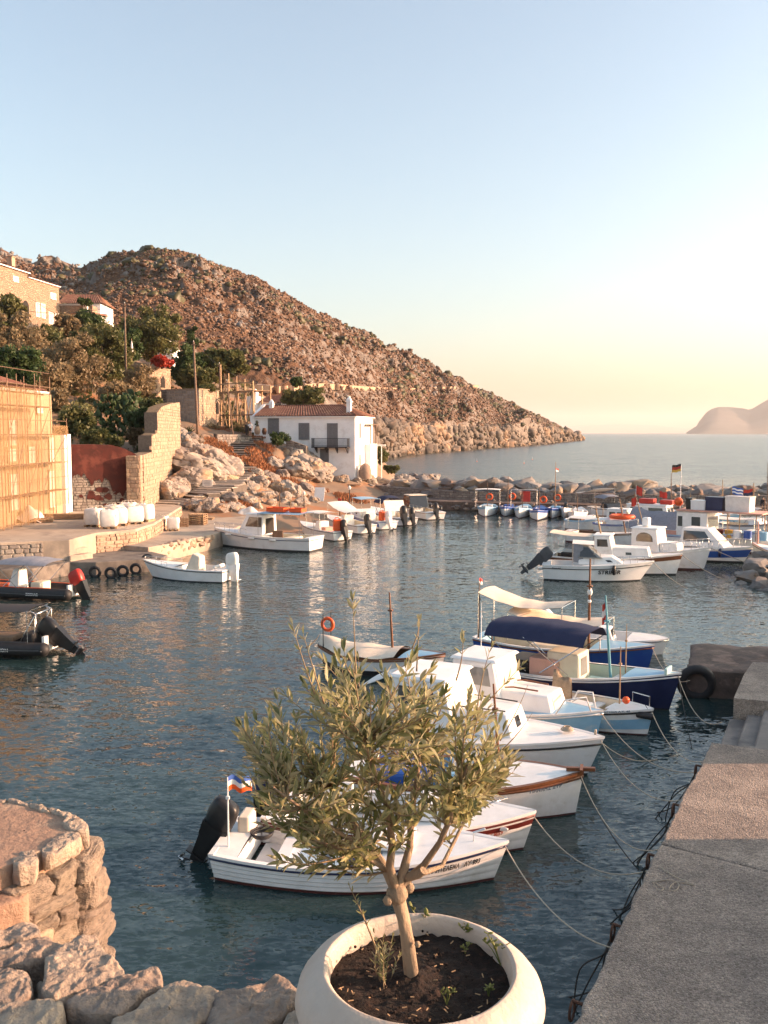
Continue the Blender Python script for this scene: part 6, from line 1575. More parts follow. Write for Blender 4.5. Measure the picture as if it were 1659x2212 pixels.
        for q in range(3):
            a = q*2.094; d = Vector((0, math.cos(a), math.sin(a))); e = Vector((0, -math.sin(a), math.cos(a))); c = Vector((-.35, 0, -.72))
            p.add([c+d*.03-e*.02, c+d*.08-e*.055+Vector((.03, 0, 0)), c+d*.15-e*.02+Vector((.02, 0, 0)), c+d*.15+e*.03-Vector((.02, 0, 0)), c+d*.07+e*.05-Vector((.03, 0, 0)), c+d*.03+e*.02], [(0, 1, 2, 3, 4, 5)])
        p.build('propeller', m_chrome if white else m_grey, o); return o
    def mast(s, x, y, z0, z1, r=.035, mat=None, lean=(0, 0), name='mast'):
        mb = MB(); mb.tube([(x, y, z0), (x+lean[0]*.5, y+lean[1]*.5, (z0+z1)/2), (x+lean[0], y+lean[1], z1)], [r, r*.9, r*.55], 8); mb.box((x+lean[0]*.72, y+lean[1]*.72, z0+(z1-z0)*.72), (r*3.4, r*2.4, .05)); return mb.build(name, mat or m_varnish, s.root, smooth=True, sharp=40)
    def awning(s, x0, x1, w, z0, z1, mat, sag=.1, poles=True, name='awning', crown=.06, pz=.5, wav=.0, y=0.0, n=12):
        mb = MB()
        mb.sheet(lambda a, b: (x0+(x1-x0)*a, y+(b-.5)*w, z0+(z1-z0)*a-sag*math.sin(math.pi*a)+crown*math.sin(math.pi*b)+wav*math.sin(a*22+b*3)*math.sin(math.pi*a)), n, 6, .012); o = mb.build(name, mat, s.root, smooth=True, sharp=60)
        if poles:
            for xx, zz in ((x0, z0), (x1, z1)):
                for sg in (-1, 1): MB().tube([(xx, y+sg*w*.47, pz), (xx, y+sg*w*.47, zz)], .016, 5).build('awning_pole', m_chrome, s.root)
                MB().tube([(xx, y-w*.5, zz-.01), (xx, y+w*.5, zz-.01)], .016, 5).build('awning_bar', m_chrome, s.root)
        return o
    def bimini(s, x0, x1, w, z0, z1, mat, drop=.25, n=14, lift=.12):
        """canopy with turned-down sides on a folding frame"""
        mb = MB()
        def fn(a, b):
            y = (b-.5)*2; e = abs(y)**4
            return (x0+(x1-x0)*a, y*w/2, z1+lift*math.sin(math.pi*a)*(1-e)-drop*e+.015*math.sin(a*math.pi*8)*(1-e))
        mb.sheet(fn, n, 12, .014); o = mb.build('canopy', mat, s.root, smooth=True, sharp=60); xm = (x0+x1)/2
        for sg in (-1, 1):
            for xx in (x0+.08, x1-.08): MB().tube([(xm+(xx-xm)*.15, sg*w*.46, z0), (xx, sg*w*.49, z1-drop)], .016, 5).build('canopy_strut', m_chrome, s.root)
            MB().tube([(xm+.35*(x1-x0), sg*w*.47, z0+.05), (xm-.1*(x1-x0), sg*w*.48, z1-drop*.8)], .014, 5).build('canopy_strut', m_chrome, s.root)
        return o
    def railing(s, t0, t1, h, n=6, z=0.0, mid=True, mat=None):
        mb = MB()
        for sg in (-1, 1):
            pts = [s.side(t0+(t1-t0)*k/12, 1, sg, -.06)+Vector((0, 0, z+h)) for k in range(13)]; mb.tube(pts, .013, 5)
            for k in range(n+1): q = s.side(t0+(t1-t0)*k/n, 1, sg, -.06); mb.tube([q, q+Vector((0, 0, z+h))], .011, 5)
        return mb.build('guard_rail', mat or m_chrome, s.root, smooth=True)
    def fender(s, t, sg, z, mat=None, horiz=False):
        q = s.side(t, .85, sg, .09); mb = MB()
        if horiz: mb.tube([q+Vector((-.24, 0, 0)), q+Vector((-.2, 0, 0)), q+Vector((.2, 0, 0)), q+Vector((.24, 0, 0))], [.03, .085, .085, .03], 10)
        else: mb.tube([Vector((q.x, q.y, z+.52)), Vector((q.x, q.y, z+.46)), Vector((q.x, q.y, z+.05)), Vector((q.x, q.y, z))], [.02, .085, .085, .02], 10)
        mb.tube([Vector((q.x, q.y, z+.5)), s.side(t, 1.02, sg)], .008, 4); return mb.build('fender', mat or m_canvasw, s.root, smooth=True)
    def buoy(s, c, Rr=.26, axis='X', mat=None):
        mb = MB(); mb.torus(c, Rr, Rr*.28, axis, 20, 8); o = mb.build('lifebuoy', mat or m_orange, s.root, smooth=True)
        b = MB()
        for k in range(4):
            a = k*math.pi/2+.4
            for q in range(3):
                pass
        return o
    def text(s, body, t0, z, size, sg=-1, mat=None, follow=.0, sx=1.0):
        v, f = text_mesh(body, size, mat); v[:, 0] *= sx; V = []
        for x, y, _ in v:
            t = t0+(x if sg < 0 else -x)/s.L; t = min(.995, max(.01, t)); zz = z+y+follow*(s.sheer(t)-s.sheer(t0)); vv = (zz-s.zb)/(s.sheer(t)-s.zb); V.append(tuple(s.side(t, vv, sg, .030)))
        mb = MB(); mb.add(V, f); return mb.build('lettering', mat or m_text, s.h)
    def flag(s, c, w, h, cols, name='flag', ang=0.3, pole=None):
        n = len(cols)
        if pole: s.mast(c[0], c[1], pole, c[2]+h*.1+.1, .012, m_wood, name='flagstaff')
        for i, m_ in enumerate(cols):
            mb = MB(); z1 = c[2]-h*i/n; z0 = c[2]-h*(i+1)/n
            mb.grid(lambda a, b: (c[0]+math.cos(ang)*w*a, c[1]+math.sin(ang)*w*a+.04*math.sin(a*7), z0+(z1-z0)*b-.25*h*a*a+.03*math.sin(a*9)), 10, 1); mb.build(name, m_, s.root, smooth=True)
def rope(a, b, sag, label, r=.011, mat=None, n=14, name='mooring_rope', wig=0.0):
    a, b = Vector(a), Vector(b); mb = MB(); rr = random.Random(int(a.x*100))
    mb.tube([a.lerp(b, k/n)+Vector((wig*math.sin(k*1.3), wig*math.cos(k*1.7), -sag*4*(k/n)*(1-k/n))) for k in range(n+1)], r, 5)
    return tag(mb.build(name, mat or m_rope, smooth=True), label, 'rope', 'mooring ropes')
# ---------------------------------------------------------------- near row moored to the right quay
ER = {k: P(u, v, 1.0) for k, (u, v) in {'a': (1519, 1648), 'b': (1474, 1732), 'c': (1424, 1835), 'd': (1350, 1992), 'e': (1262, 2165)}.items()}
# A: nearest boat
A = Boat('motor_boat', 'nearest white planked boat with black lettering directly behind the olive tree', (490, 1862), (1066, 1900), 1.95, .44)
A.form(rise=.62, srise=.12, tw=.80, rake=.36, p=2.3)
A.hull(m_white, m_antifoul, rail=m_navy, strakes=5, decks=((0, .10), (.60, 1)), floor=.06, liner=m_white2, deckm=m_white, bh=.05, gunw=m_white)
A.text('ΣΟΦΙΑ   ΠΑΝΤΕΛΕΝΑ   ΛΥ 993', .70, .325, .13, follow=.72, sx=.56)
A.thwart(.24, .34); A.thwart(.44, .34); A.box((-.95, .0, .2), (.55, 1.2, .3), m_white2, 'engine_box', .05); A.box((.0, 0, .16), (.5, .9, .14), m_royal, 'blue_mat', .03)
A.box((A.L*.5-1.75, 0, .63), (.75, .85, .09), m_white2, 'hatch', .03)
A.outboard(-A.L/2-.12, .0, .5, -.55, m_black, 1.1, white=True)
A.box((-A.L/2+.28, .35, .62), (.22, .5, .36), m_canvas, 'seat_back', .04)
A.mast(-A.L/2+.18, -.45, .45, 1.75, .018, m_white, name='flagstaff')
A.flag((-A.L/2+.18, -.45, 1.75), .42, .26, (m_flagblue, m_white, m_orange), ang=.5)
mb = MB()
for k in range(3): mb.torus((-A.L/2+.62, .15, .47+.03*k), .16+.02*k, .018, 'Z', 20, 6)
mb.build('coiled_hose', m_rubber, A.root, smooth=True)
mb = MB(); mb.tube([(A.L/2-.35, 0, .6), (A.L/2-.35, 0, .82), (A.L/2-.15, 0, .9)], .02, 6); mb.build('bow_post', m_white, A.root)
# B: maroon stripe
B = Boat('motor_boat', 'white boat with a maroon band at the bow behind the nearest boat', (598, 1792), (1130, 1834), 1.95, .50)
B.form(rise=.5, srise=.1, tw=.78, rake=.32)
B.hull(m_white, m_antifoul, rail=m_maroon, strakes=4, stripe=m_maroon, stripe_v=(.74, .92), decks=((0, .08), (.55, 1)), floor=.08, liner=m_white2, bh=.04)
B.text('Λ.Π. 8059', .84, .38, .10, sx=.7, follow=.6, mat=m_textred); B.thwart(.3, .36); B.box((B.L*.18, 0, .72), (1.1, 1.1, .22), m_white2, 'fore_cuddy', .06, top=.85); B.box((-1.2, 0, .3), (.6, 1.0, .4), m_white2, 'engine_box', .05)
mb = MB(); q = B.side(.9, .82, -1, .03); mb.ball(tuple(q), .07, 10, sx=1.5, sy=.15, sz=.6); mb.build('eye_emblem', m_white, B.root, smooth=True)
mb = MB(); mb.tube([(B.L/2-.9, -.25, .72), (B.L/2-.6, -.2, .92), (B.L/2-.3, 0, .95), (B.L/2-.6, .2, .92), (B.L/2-.9, .25, .72)], .014, 6); mb.build('bow_rail', m_chrome, B.root, smooth=True)
B.outboard(-B.L/2-.1, 0, .5, -.2, m_navy, 1.0); B.box((-B.L/2+1.0, .35, .66), (.9, .1, .5), m_canvasw, 'spray_screen', .03)
# C: brown gunwale
C = Boat('motor_boat', 'white boat with brown varnished gunwale and high straight bow', (770, 1712), (1243, 1758), 2.0, .60)
C.form(rise=.5, srise=.05, tw=.75, rake=.2, p=2.6)
C.hull(m_white, m_antifoul, rail=m_varnish, gunw=m_varnish, decks=((0, .08), (.58, 1)), floor=.1, liner=m_sky, bh=.04, stripe=m_varnish, stripe_v=(.88, 1.0))
C.text('ΓΙΑΝΝΗΣ ΣΥΡ', .80, .60, .11, sx=.75, follow=.8, mat=m_textblue); C.thwart(.3, .45, m_sky); C.box((.15, 0, .72), (.9, 1.35, .3), m_sky, 'fore_hatch', .05); C.box((.15, 0, .88), (.7, 1.1, .04), m_glasslit, 'hatch_lid', .01); C.box((-1.3, 0, .5), (1.2, 1.2, .5), m_royal, 'blue_cover', .08)
C.mast(.75, .1, .65, 2.55, .035, m_varnish, lean=(-.15, 0))
mb = MB(); q = C.side(1, 1, 1); mb.bar(q+Vector((-.35, 0, .02)), q+Vector((.22, 0, .06)), .09, .07); mb.bar(q+Vector((-.05, -.18, .05)), q+Vector((-.05, .18, .05)), .06, .06); mb.build('bowsprit', m_varnish, C.root)
# D: white cabin boat
D_ = Boat('cabin_boat', 'large white cabin boat with wheelhouse and fore cabin with one small window', (790, 1594), (1268, 1674), 2.35, .66)
D_.form(rise=.42, srise=.05, tw=.82, rake=.5, p=2.5)
D_.hull(m_white2, m_antiblk, rail=m_black, decks=((0, .06), (.36, 1)), floor=.15, liner=m_sky, bh=.05, rail_v=.84)
x_ = D_.L
D_.cabin(-.25, x_*.5-1.55, 1.55, .74, .56, rf=.18, rb=.0, mat=m_white2, tap=.86, wf=1.25, name='fore_cabin', front=[(.36, .60, .3, .72)], fglass=m_glass, bev=.08)
D_.cabin(-1.75, .05, 1.9, .70, 1.22, rf=.42, rb=.05, mat=m_white2, tap=.88, name='wheelhouse', side=[(.15, .45, .52, .86), (.52, .78, .52, .86)], front=[(.06, .94, .45, .9)], fglass=m_cream, back=True, roof=m_white2, bev=.06)
D_.awning(-x_/2+.35, -1.75, 1.75, 1.62, 1.95, m_canvasw, sag=.02, pz=.7)
mb = MB()
for sg in (-1, 1): mb.tube([(-.1, sg*.52, 1.34), (x_*.5-1.8, sg*.44, 1.34)], .016, 6)
mb.build('grab_rail', m_black, D_.root)
D_.outboard(-x_/2-.1, 0, .7, -.1, m_black, 1.1)
mb = MB(); mb.tube([D_.side(.97, 1, 0)+Vector((0, 0, .05)), D_.side(.97, 1, 0)+Vector((0, 0, .16))], .03, 6)
for k in range(4): mb.torus((x_/2-.5, .1, .95+.02*k), .14-.02*k, .014, 'Z', 16, 5)
mb.build('coiled_bow_rope', m_rope, D_.root, smooth=True)
# E: wheelhouse boat in white and blue
E_ = Boat('cabin_boat', 'white and pale blue cabin boat with glazed wheelhouse behind the large cabin boat', (935, 1540), (1287, 1603), 2.0, .58)
E_.form(rise=.45, srise=.05, tw=.78, rake=.25)
E_.hull(m_sky, m_antifoul, rail=m_white, gunw=m_white, decks=((0, .06), (.3, 1)), floor=.15, liner=m_white2, deckm=m_sky, bh=.04)
E_.cabin(-.1, E_.L*.5-.95, 1.35, .66, .46, rf=.14, mat=m_white2, tap=.9, wf=1.1, name='fore_cabin', front=[(.2, .8, .2, .8)], fglass=m_cream)
E_.cabin(-1.35, .1, 1.6, .62, 1.2, rf=.3, mat=m_white2, tap=.9, name='wheelhouse', side=[(.12, .86, .5, .88)], front=[(.05, .95, .45, .9)], glass=m_glasslit, fglass=m_cream, back=True, roof=m_white2)
mb = MB()
for sg in (-1, 1): mb.tube([(0, sg*.4, 1.16), (.25, sg*.4, 1.2), (.9, sg*.36, 1.18)], .022, 6)
mb.build('grab_rail', m_varnish, E_.root)
mb = MB(); mb.tube([E_.side(.8, 1, -1, -.05), E_.side(.84, 1, -1, -.05)+Vector((0, 0, .35)), E_.side(.93, 1, -1, -.02)+Vector((0, 0, .38)), E_.side(.95, 1, -1, -.02)], .02, 6).tube([E_.side(.8, 1, 1, -.05), E_.side(.84, 1, 1, -.05)+Vector((0, 0, .35)), E_.side(.93, 1, 1, -.02)+Vector((0, 0, .38)), E_.side(.95, 1, 1, -.02)], .02, 6); mb.build('bow_rail', m_white, E_.root, smooth=True)
E_.mast(-1.1, .5, 1.8, 3.1, .012, m_white, name='aerial'); E_.box((-1.95, 0, .55), (.7, 1.1, .5), m_black, 'dark_cover', .08)
# F: open boat
F_ = Boat('rowing_boat', 'open white and light blue boat with orange buoy on its bow', (1135, 1530), (1398, 1588), 1.7, .48)
F_.form(rise=.5, srise=.06, tw=.72, rake=.22, p=2.3)
F_.hull(m_white, m_antifoul, rail=m_black, gunw=m_white, decks=((0, .08), (.74, 1)), floor=.1, liner=m_cream, deckm=m_white, bh=.03, stripe=m_sky, stripe_v=(.45, .74), strakes=0)
F_.text('ΑΠΑΝΤΗΜΑ Λ.Υ. 40', .70, .545, .07, follow=.9, mat=m_textblue); F_.thwart(.32, .36, m_white2); F_.thwart(.55, .38, m_white2); F_.box((F_.L*.28, 0, .56), (.5, .6, .06), m_white2, 'hatch', .02); F_.box((-.15, 0, .3), (.5, .8, .3), m_white2, 'engine_box', .05)
F_.fender(.62, -1, .22, m_canvas, horiz=True); F_.fender(.97, -1, .34, m_rubber, horiz=True)
mb = MB(); mb.ball((F_.L/2-.55, -.1, .83), .10, 12); mb.build('orange_buoy', m_orange, F_.root, smooth=True)
F_.mast(.95, .15, .5, 2.15, .022, m_wood); mb = MB(); mb.tube([F_.side(.8, 1, 1), F_.side(.8, 1, 1)+Vector((0, 0, .28)), F_.side(.96, 1, 1)+Vector((0, 0, .28)), F_.side(.96, 1, 1)], .014, 6); mb.build('bow_rail', m_chrome, F_.root)
mb = MB(); mb.grid(lambda a, b: (-1.0+.5*a+.1*b, .3-.5*b*(1-a*.4), .4+.85*(1-abs(2*b-1))*(1-.3*a)+.05*math.sin(a*9)), 8, 8); mb.build('heaped_fishing_net', M('fishing_net', (.40, .30, .20), (.28, .21, .14), 14, .95, .8, 40), F_.root, smooth=True)
# G: navy hull, navy canopy
Gb = Boat('fishing_boat', 'navy hulled fishing boat with dark blue canopy and salmon wheelhouse', (1040, 1468), (1445, 1534), 2.2, .68)
Gb.form(rise=.62, srise=.05, tw=.6, rake=.4, p=2.3)
Gb.hull(m_navy, m_antiblk, rail=m_white, gunw=m_white, decks=((0, .05), (.78, 1)), floor=.15, liner=m_aqua, deckm=m_sky, bh=.05)
Gb.cabin(-.55, .45, .95, .30, 1.02, rf=.05, mat=m_cream, tap=.96, name='wheelhouse', side=False, front=[(.25, .75, .35, .85)], fglass=m_glasslit)
Gb.box((-.6, -.25, .75), (.9, .7, .7), m_pink, 'salmon_locker', .03)
Gb.bimini(-2.35, .75, 1.95, .75, 2.02, m_canvasn, drop=.34, lift=.10)
Gb.mast(1.25, 0, .4, 3.05, .045, m_teal, lean=(-.22, 0)); Gb.mast(1.55, .35, .5, 2.2, .02, m_wood)
Gb.flag((1.05, 0, 2.85), .18, .6, (m_red, m_white, m_red), ang=2.6)
Gb.box((1.1, 0, .45), (1.3, 1.0, .16), m_aqua, 'aqua_hatch', .05); Gb.thwart(.72, .6, m_white); Gb.box((Gb.L/2-.05, 0, 1.12), (.08, .5, .2), m_aqua, 'bow_post', .02)
Gb.mast(-Gb.L/2+.2, .3, .6, 1.9, .03, m_oldwood); Gb.box((-1.55, .2, .6), (.8, 1.2, .6), m_black, 'engine_cover', .1)
# H: royal blue with cream awnings
Hb = Boat('fishing_boat', 'royal blue boat under pale cream awnings', (1040, 1412), (1397, 1457), 2.1, .66)
Hb.form(rise=.5, srise=.05, tw=.6, rake=.3)
Hb.hull(m_royal, m_antifoul, rail=m_varnish, gunw=m_white, decks=((0, .05), (.7, 1)), floor=.12, liner=m_cream, deckm=m_sky, bh=.05)
Hb.awning(-1.6, 1.55, 1.7, 1.75, 1.6, m_canvas, sag=.22, wav=.02, pz=.7, n=24); Hb.awning(-2.7, .25, 1.5, 2.3, 2.05, m_canvas, sag=.25, wav=.015, pz=.7, n=24)
Hb.mast(.95, 0, .4, 3.6, .05, m_varnish); Hb.box((-.2, 0, .5), (1.4, 1.2, .4), m_cream, 'deck_house', .05)
mb = MB(); mb.ball((.95, 0, 2.2), .07, 8).ball((.95, .03, 2.5), .09, 8, sz=1.6); mb.build('mast_lamp', m_white, Hb.root, smooth=True)
Hb.mast(-Hb.L/2+.15, -.6, .6, 2.6, .03, m_oldwood); Hb.flag((-Hb.L/2+.15, -.6, 2.75), .14, .2, (m_red, m_white), ang=1.2)
# I: white dinghy
Ib = Boat('speed_boat', 'white dinghy with rounded bow and white covered outboard beyond the awnings', (1172, 1388), (1430, 1413), 1.75, .45)
Ib.form(rise=.3, srise=.02, tw=.85, rake=.35, p=3.6)
Ib.hull(m_white2, m_white2, rail=m_chrome, decks=((0, .06), (.72, 1)), floor=.1, liner=m_white2, bh=.03)
Ib.cabin(-.1, .55, .7, .2, .6, rf=.2, mat=m_white2, name='console', front=[(.1, .9, .5, .9)]); Ib.thwart(.2, .4); Ib.outboard(-Ib.L/2-.1, 0, .55, -.75, m_white2, 1.25, m_white2, True)
# J: covered boat with lifebuoy
Jb = Boat('fishing_boat', 'dark hulled boat under a tan cover with lifebuoy frame at its stern', (700, 1436), (948, 1462), 1.8, .55)
Jb.form(rise=.4, srise=.25, tw=.05, rake=.3)
Jb.hull(m_white, m_black, rail=m_varnish, gunw=m_varnish, decks=((0, .3), (.7, 1)), floor=.2, liner=m_oldwood, deckm=m_sky, bh=.24, stripe=m_white, stripe_v=(.55, .8))
mb = MB(); mb.sheet(lambda a, b: (lambda q: (q.x, q.y*(1-2*b)*.98, q.z+.04+.32*math.sin(math.pi*b)*(1-.5*a)+.03*math.sin(a*14)))(Jb.side(.02+a*.66, 1, 1)), 16, 10, .012); mb.build('tan_cover', m_canvas, Jb.root, smooth=True, sharp=60)
Jb.mast(.45, 0, .5, 2.6, .045, m_varnish, lean=(-.12, 0))
q = MB()
for y in (-.3, .3): q.tube([(-Jb.L/2+.12, y, .6), (-Jb.L/2+.12, y, 1.75)], .016, 6)
q.tube([(-Jb.L/2+.12, -.3, 1.75), (-Jb.L/2+.12, .3, 1.75)], .016, 6); q.build('stern_frame', m_iron, Jb.root)
Jb.buoy((-Jb.L/2+.14, 0, 1.38), .2, 'Y'); Jb.fender(.25, -1, .2, m_canvasw, horiz=True)

# ---------------------------------------------------------------- mooring ropes of the near row
def bowp(b, z=0.0): return b.W(b.side(.985, 1, 0)+Vector((0, 0, z)))
for bt, ring, sag, lb in ((A, (1330, 2050), .35, 'pale mooring rope from the nearest boat into the water'), (B, (1403, 1880), .45, 'pale mooring rope from the maroon banded boat to the quay'), (C, (1424, 1835), .5, 'mooring rope from the brown gunwale boat to the middle quay ring'), (D_, (1476, 1728), .45, 'mooring rope from the large cabin boat to the quay'), (E_, (1510, 1668), .45, 'mooring rope from the pale blue cabin boat to the quay'), (F_, (1521, 1645), .4, 'mooring rope from the open blue and white boat to the quay steps'), (Gb, (1560, 1560), .5, 'mooring rope hanging from the navy bow to the quay stair'), (Hb, (1490, 1470), .4, 'mooring rope from the royal blue boat to the pier stub')):
    rope(bowp(bt, -.05), P(*ring, .95), sag, lb)
rope(bowp(C, -.1), P(1380, 1880, .2), .15, 'second darker rope from the brown gunwale boat slanting into the water', mat=m_ropedk)
rope(bowp(D_, -.1), P(1420, 1640, .0), .2, 'slack rope from the large cabin boat dipping into the water')
rope(bowp(Gb, 0), P(1500, 1640, -.1), .1, 'dark rope hanging straight down from the navy bow', mat=m_ropedk)
# ---------------------------------------------------------------- boats on the right, mid distance
L_ = Boat('speed_boat', 'white cuddy speed boat with black outboard nearest on the right moorings', (1176, 1247), (1382, 1254), 2.2, .80)
L_.form(rise=.32, srise=.0, tw=.9, rake=.9, p=2.6)
L_.hull(m_white2, m_antiblk, rail=m_black, decks=((0, .08), (.4, 1)), floor=.3, liner=m_white2, bh=.06, rail_v=.82)
L_.text('STRIPER', .56, .42, .28); L_.text('Seaswirl', .1, .62, .12)
L_.cabin(-.7, 1.75, 1.7, .85, .42, rf=.7, mat=m_white2, tap=.8, wf=1.2, name='cuddy', front=False, side=[(.68, .8, .35, .6)])
L_.cabin(-.75, .55, 1.6, 1.2, .62, rf=.75, rb=.15, mat=m_glasslit, tap=.8, name='windscreen', front=False, side=[(.08, .82, .1, .9)])
L_.awning(-1.0, .1, 1.6, 1.95, 1.9, m_canvasw, sag=.0, pz=.8, crown=.1); mb = MB(); mb.grid(lambda a, b: (-.95+.5*a, -.8+.1*a, 1.0+.95*b-.1*a), 4, 4); mb.build('side_curtain', m_canvasg, L_.root)
L_.railing(.72, .99, .22, 5); L_.fender(.7, -1, .38, m_black); L_.outboard(-L_.L/2-.15, 0, .85, -.9, m_grey, 1.35, m_grey); L_.box((-L_.L/2-.1, .5, .4), (.5, .5, .1), m_white2, 'swim_step', .02)
M_ = Boat('cabin_boat', 'white cabin boat with brown bow stripe and cream stern awning', (1188, 1228), (1460, 1242), 2.2, .80)
M_.form(rise=.5, srise=.05, tw=.75, rake=.4)
M_.hull(m_white, m_antiblk, rail=m_varnish, decks=((0, .05), (.42, 1)), floor=.25, liner=m_oldwood, bh=.08, stripe=m_varnish, stripe_v=(.78, .93))
M_.cabin(.0, 2.1, 1.6, .9, .55, rf=.15, mat=m_white, tap=.9, wf=1.3, name='fore_cabin', front=[(.15, .85, .25, .75)], fglass=m_cream, side=[(.4, .55, .3, .55)]); M_.cabin(-.9, .2, 1.7, .9, 1.15, rf=.25, mat=m_white, tap=.9, name='wheelhouse', side=[(.2, .8, .5, .85)], front=[(.06, .47, .5, .88), (.53, .94, .5, .88)], fglass=m_cream, roof=m_white)
M_.awning(-M_.L/2+.1, -.9, 1.8, 2.15, 2.0, m_canvas, sag=.05, pz=.8); M_.mast(-.6, 0, 2.0, 3.4, .05, m_wood, lean=(-.3, 0)); M_.box((-2.0, 0, .95), (1.4, 1.5, .25), m_black, 'dark_bench', .05)
N_ = Boat('cabin_boat', 'white boat with arched wheelhouse windows on the right moorings', (1325, 1215), (1520, 1231), 2.2, .85)
N_.form(rise=.55, srise=.05, tw=.7, rake=.45)
N_.hull(m_white, m_antifoul, rail=m_white, decks=((0, .05), (.3, 1)), floor=.25, liner=m_white2, bh=.08)
N_.cabin(-1.3, .35, 1.8, .9, 1.3, rf=.2, mat=m_white, tap=.9, name='wheelhouse', side=[(.2, .82, .45, .85)], arch=True, front=[(.08, .45, .5, .88), (.55, .92, .5, .88)], fglass=m_cream, roof=m_white)
N_.cabin(.35, 1.35, 1.5, .95, .5, rf=.1, mat=m_white, wf=1.2, name='fore_cabin', front=[(.15, .45, .3, .75), (.55, .85, .3, .75)], fglass=m_cream)
N_.box((-.7, 0, 2.55), (.4, .5, .5), m_white2, 'instrument_mast', .08); N_.mast(-.9, .1, 2.3, 4.0, .03, m_wood, lean=(-.5, 0)); N_.flag((-1.35, .1, 3.95), .3, .5, (m_red,), ang=3.4); N_.railing(.6, .98, .5, 6)
O_ = Boat('cabin_boat', 'cabin cruiser with dark side windows and royal blue hull band', (1432, 1201), (1606, 1216), 2.3, .75)
O_.form(rise=.35, srise=.0, tw=.85, rake=.7, p=2.5)
O_.hull(m_white2, m_antiblk, rail=m_white, decks=((0, .1), (.3, 1)), floor=.3, liner=m_white2, bh=.1, stripe=m_royal, stripe_v=(.5, .86))
O_.cabin(-1.1, 1.6, 1.9, .85, 1.1, rf=1.1, rb=.1, mat=m_white2, tap=.8, wf=1.5, name='cabin', side=[(.08, .8, .3, .85)], front=[(.06, .94, .2, .85)], fglass=m_cream); O_.railing(.6, .98, .45, 6); O_.fender(.75, -1, .35, m_navy)
Q_ = Boat('fishing_boat', 'big white fishing boat with boxes on its wheelhouse roof by the breakwater', (1395, 1176), (1636, 1196), 3.0, .95)
Q_.form(rise=.6, srise=.1, tw=.7, rake=.5)
Q_.hull(m_white, m_antifoul, rail=m_royal, gunw=m_sky, decks=((0, .04), (.7, 1)), floor=.4, liner=m_pink, deckm=m_sky, bh=.1)
Q_.cabin(-1.2, .9, 2.1, .6, 1.9, rf=.05, mat=m_white, tap=1.0, name='wheelhouse', side=[(.05, .2, .5, .85), (.5, .78, .45, .85)], arch=False, front=[(.1, .9, .5, .85)], roof=m_white)
mb = MB(); mb.box((1.6, 0, 2.62), (5.6, 2.4, .08)); mb.build('roof_deck', m_pink, Q_.root)
for x in (2.2, 4.0):
    for y in (-1.1, 1.1): MB().tube([(x, y, .9), (x, y, 2.6)], .03, 6).build('roof_post', m_wood, Q_.root)
Q_.mast(-1.4, 0, 2.6, 5.6, .03, m_white); Q_.mast(1.9, .3, 2.6, 4.2, .05, m_wood); Q_.mast(3.3, .3, 2.6, 4.5, .05, m_wood)
Q_.flag((-1.4, 0, 5.6), .75, .5, (m_black, m_red, M('gold_cloth', (.75, .45, .08), None, 3)), ang=2.9)
Q_.flag((1.9, .3, 4.2), .7, .5, (m_flagblue, m_white, m_flagblue, m_white, m_flagblue), ang=.2); Q_.flag((3.3, .3, 4.1), .6, .4, (m_red, m_navy), ang=3.6)
mb = MB(); mb.ball((-1.4, -.3, 3.1), .3, 12); mb.build('orange_buoy', m_orange, Q_.root, smooth=True)
Q_.text('ΚΑΠΕΤΑΝ', .16, .7, .18, mat=m_textblue)
def roof_box(label, x, y, d, mat):
    p = Q_.W((x, y, 2.67)); o = MB(); o.box((0, 0, d[2]/2), d, top=1.04); o.box((0, 0, d[2]), (d[0]*1.08, d[1]*1.08, .05)); b = o.build('storage_box', mat); b.location = p; b.rotation_euler = (0, 0, Q_.rz); tag(b, label, 'box', 'boxes on the fishing boat roof')
roof_box('dark blue storage box on the fishing boat roof', 1.15, -.3, (1.1, .9, .85), m_navy)
roof_box('white storage box left of the dark blue box on the fishing boat roof', .15, -.5, (.9, .8, .6), m_white2)
roof_box('tall white sacked box right of the blue box on the fishing boat roof', 2.65, -.2, (1.5, 1.0, .95), m_bag)
roof_box('small black box on the left of the fishing boat roof', -.55, -.3, (.4, .6, .7), m_black)
def deck_drum(label, x, y, z, r, h, mat, lie=False):
    p = Q_.W((x, y, z)); o = MB(); o.lathe([(.01, 0), (r, 0), (r*1.03, h*.1), (r, h*.2), (r, h*.8), (r*1.03, h*.9), (r, h), (.01, h)], 14); b = o.build('drum', mat, smooth=True, sharp=40); b.location = p
    if lie: b.rotation_euler = (R(85), 0, Q_.rz)
    tag(b, label, 'drum', 'drums on the fishing boat deck')
for (lb, x, mt) in (('maroon drum on the deck of the fishing boat', 1.6, m_maroon), ('yellow drum on the deck of the fishing boat', 2.2, M('yellow_plastic', (.6, .34, .05), None, 4, .5)), ('white drum on the deck of the fishing boat', 2.75, m_white2), ('blue drum on the deck of the fishing boat', 3.4, m_royal), ('pale blue drum near the bow of the fishing boat', 4.4, m_sky)):
    deck_drum(lb, x, -.8, .95, .25, .55, mt)
Rb = Boat('fishing_boat', 'wooden bow with salmon posts cut by the right edge of the photo', (1770, 1236), (1632, 1222), 2.2, .9)
Rb.form(rise=.5, srise=.1, tw=.6, rake=.3); Rb.hull(m_cream, m_antifoul, rail=m_varnish, gunw=m_pink, decks=((.5, 1),), floor=.3, liner=m_pink, bh=.08)
Rb.cabin(-2, .2, 1.6, .9, 1.3, rf=.1, mat=m_cream, name='wheelhouse', side=[(.2, .8, .4, .85)]); Rb.mast(1.7, 0, .9, 2.6, .07, m_pink)
Sb = Boat('fishing_boat', 'low brown boat with an orange liferaft on top in the middle of the right moorings', (1228, 1168), (1390, 1180), 2.1, .7)
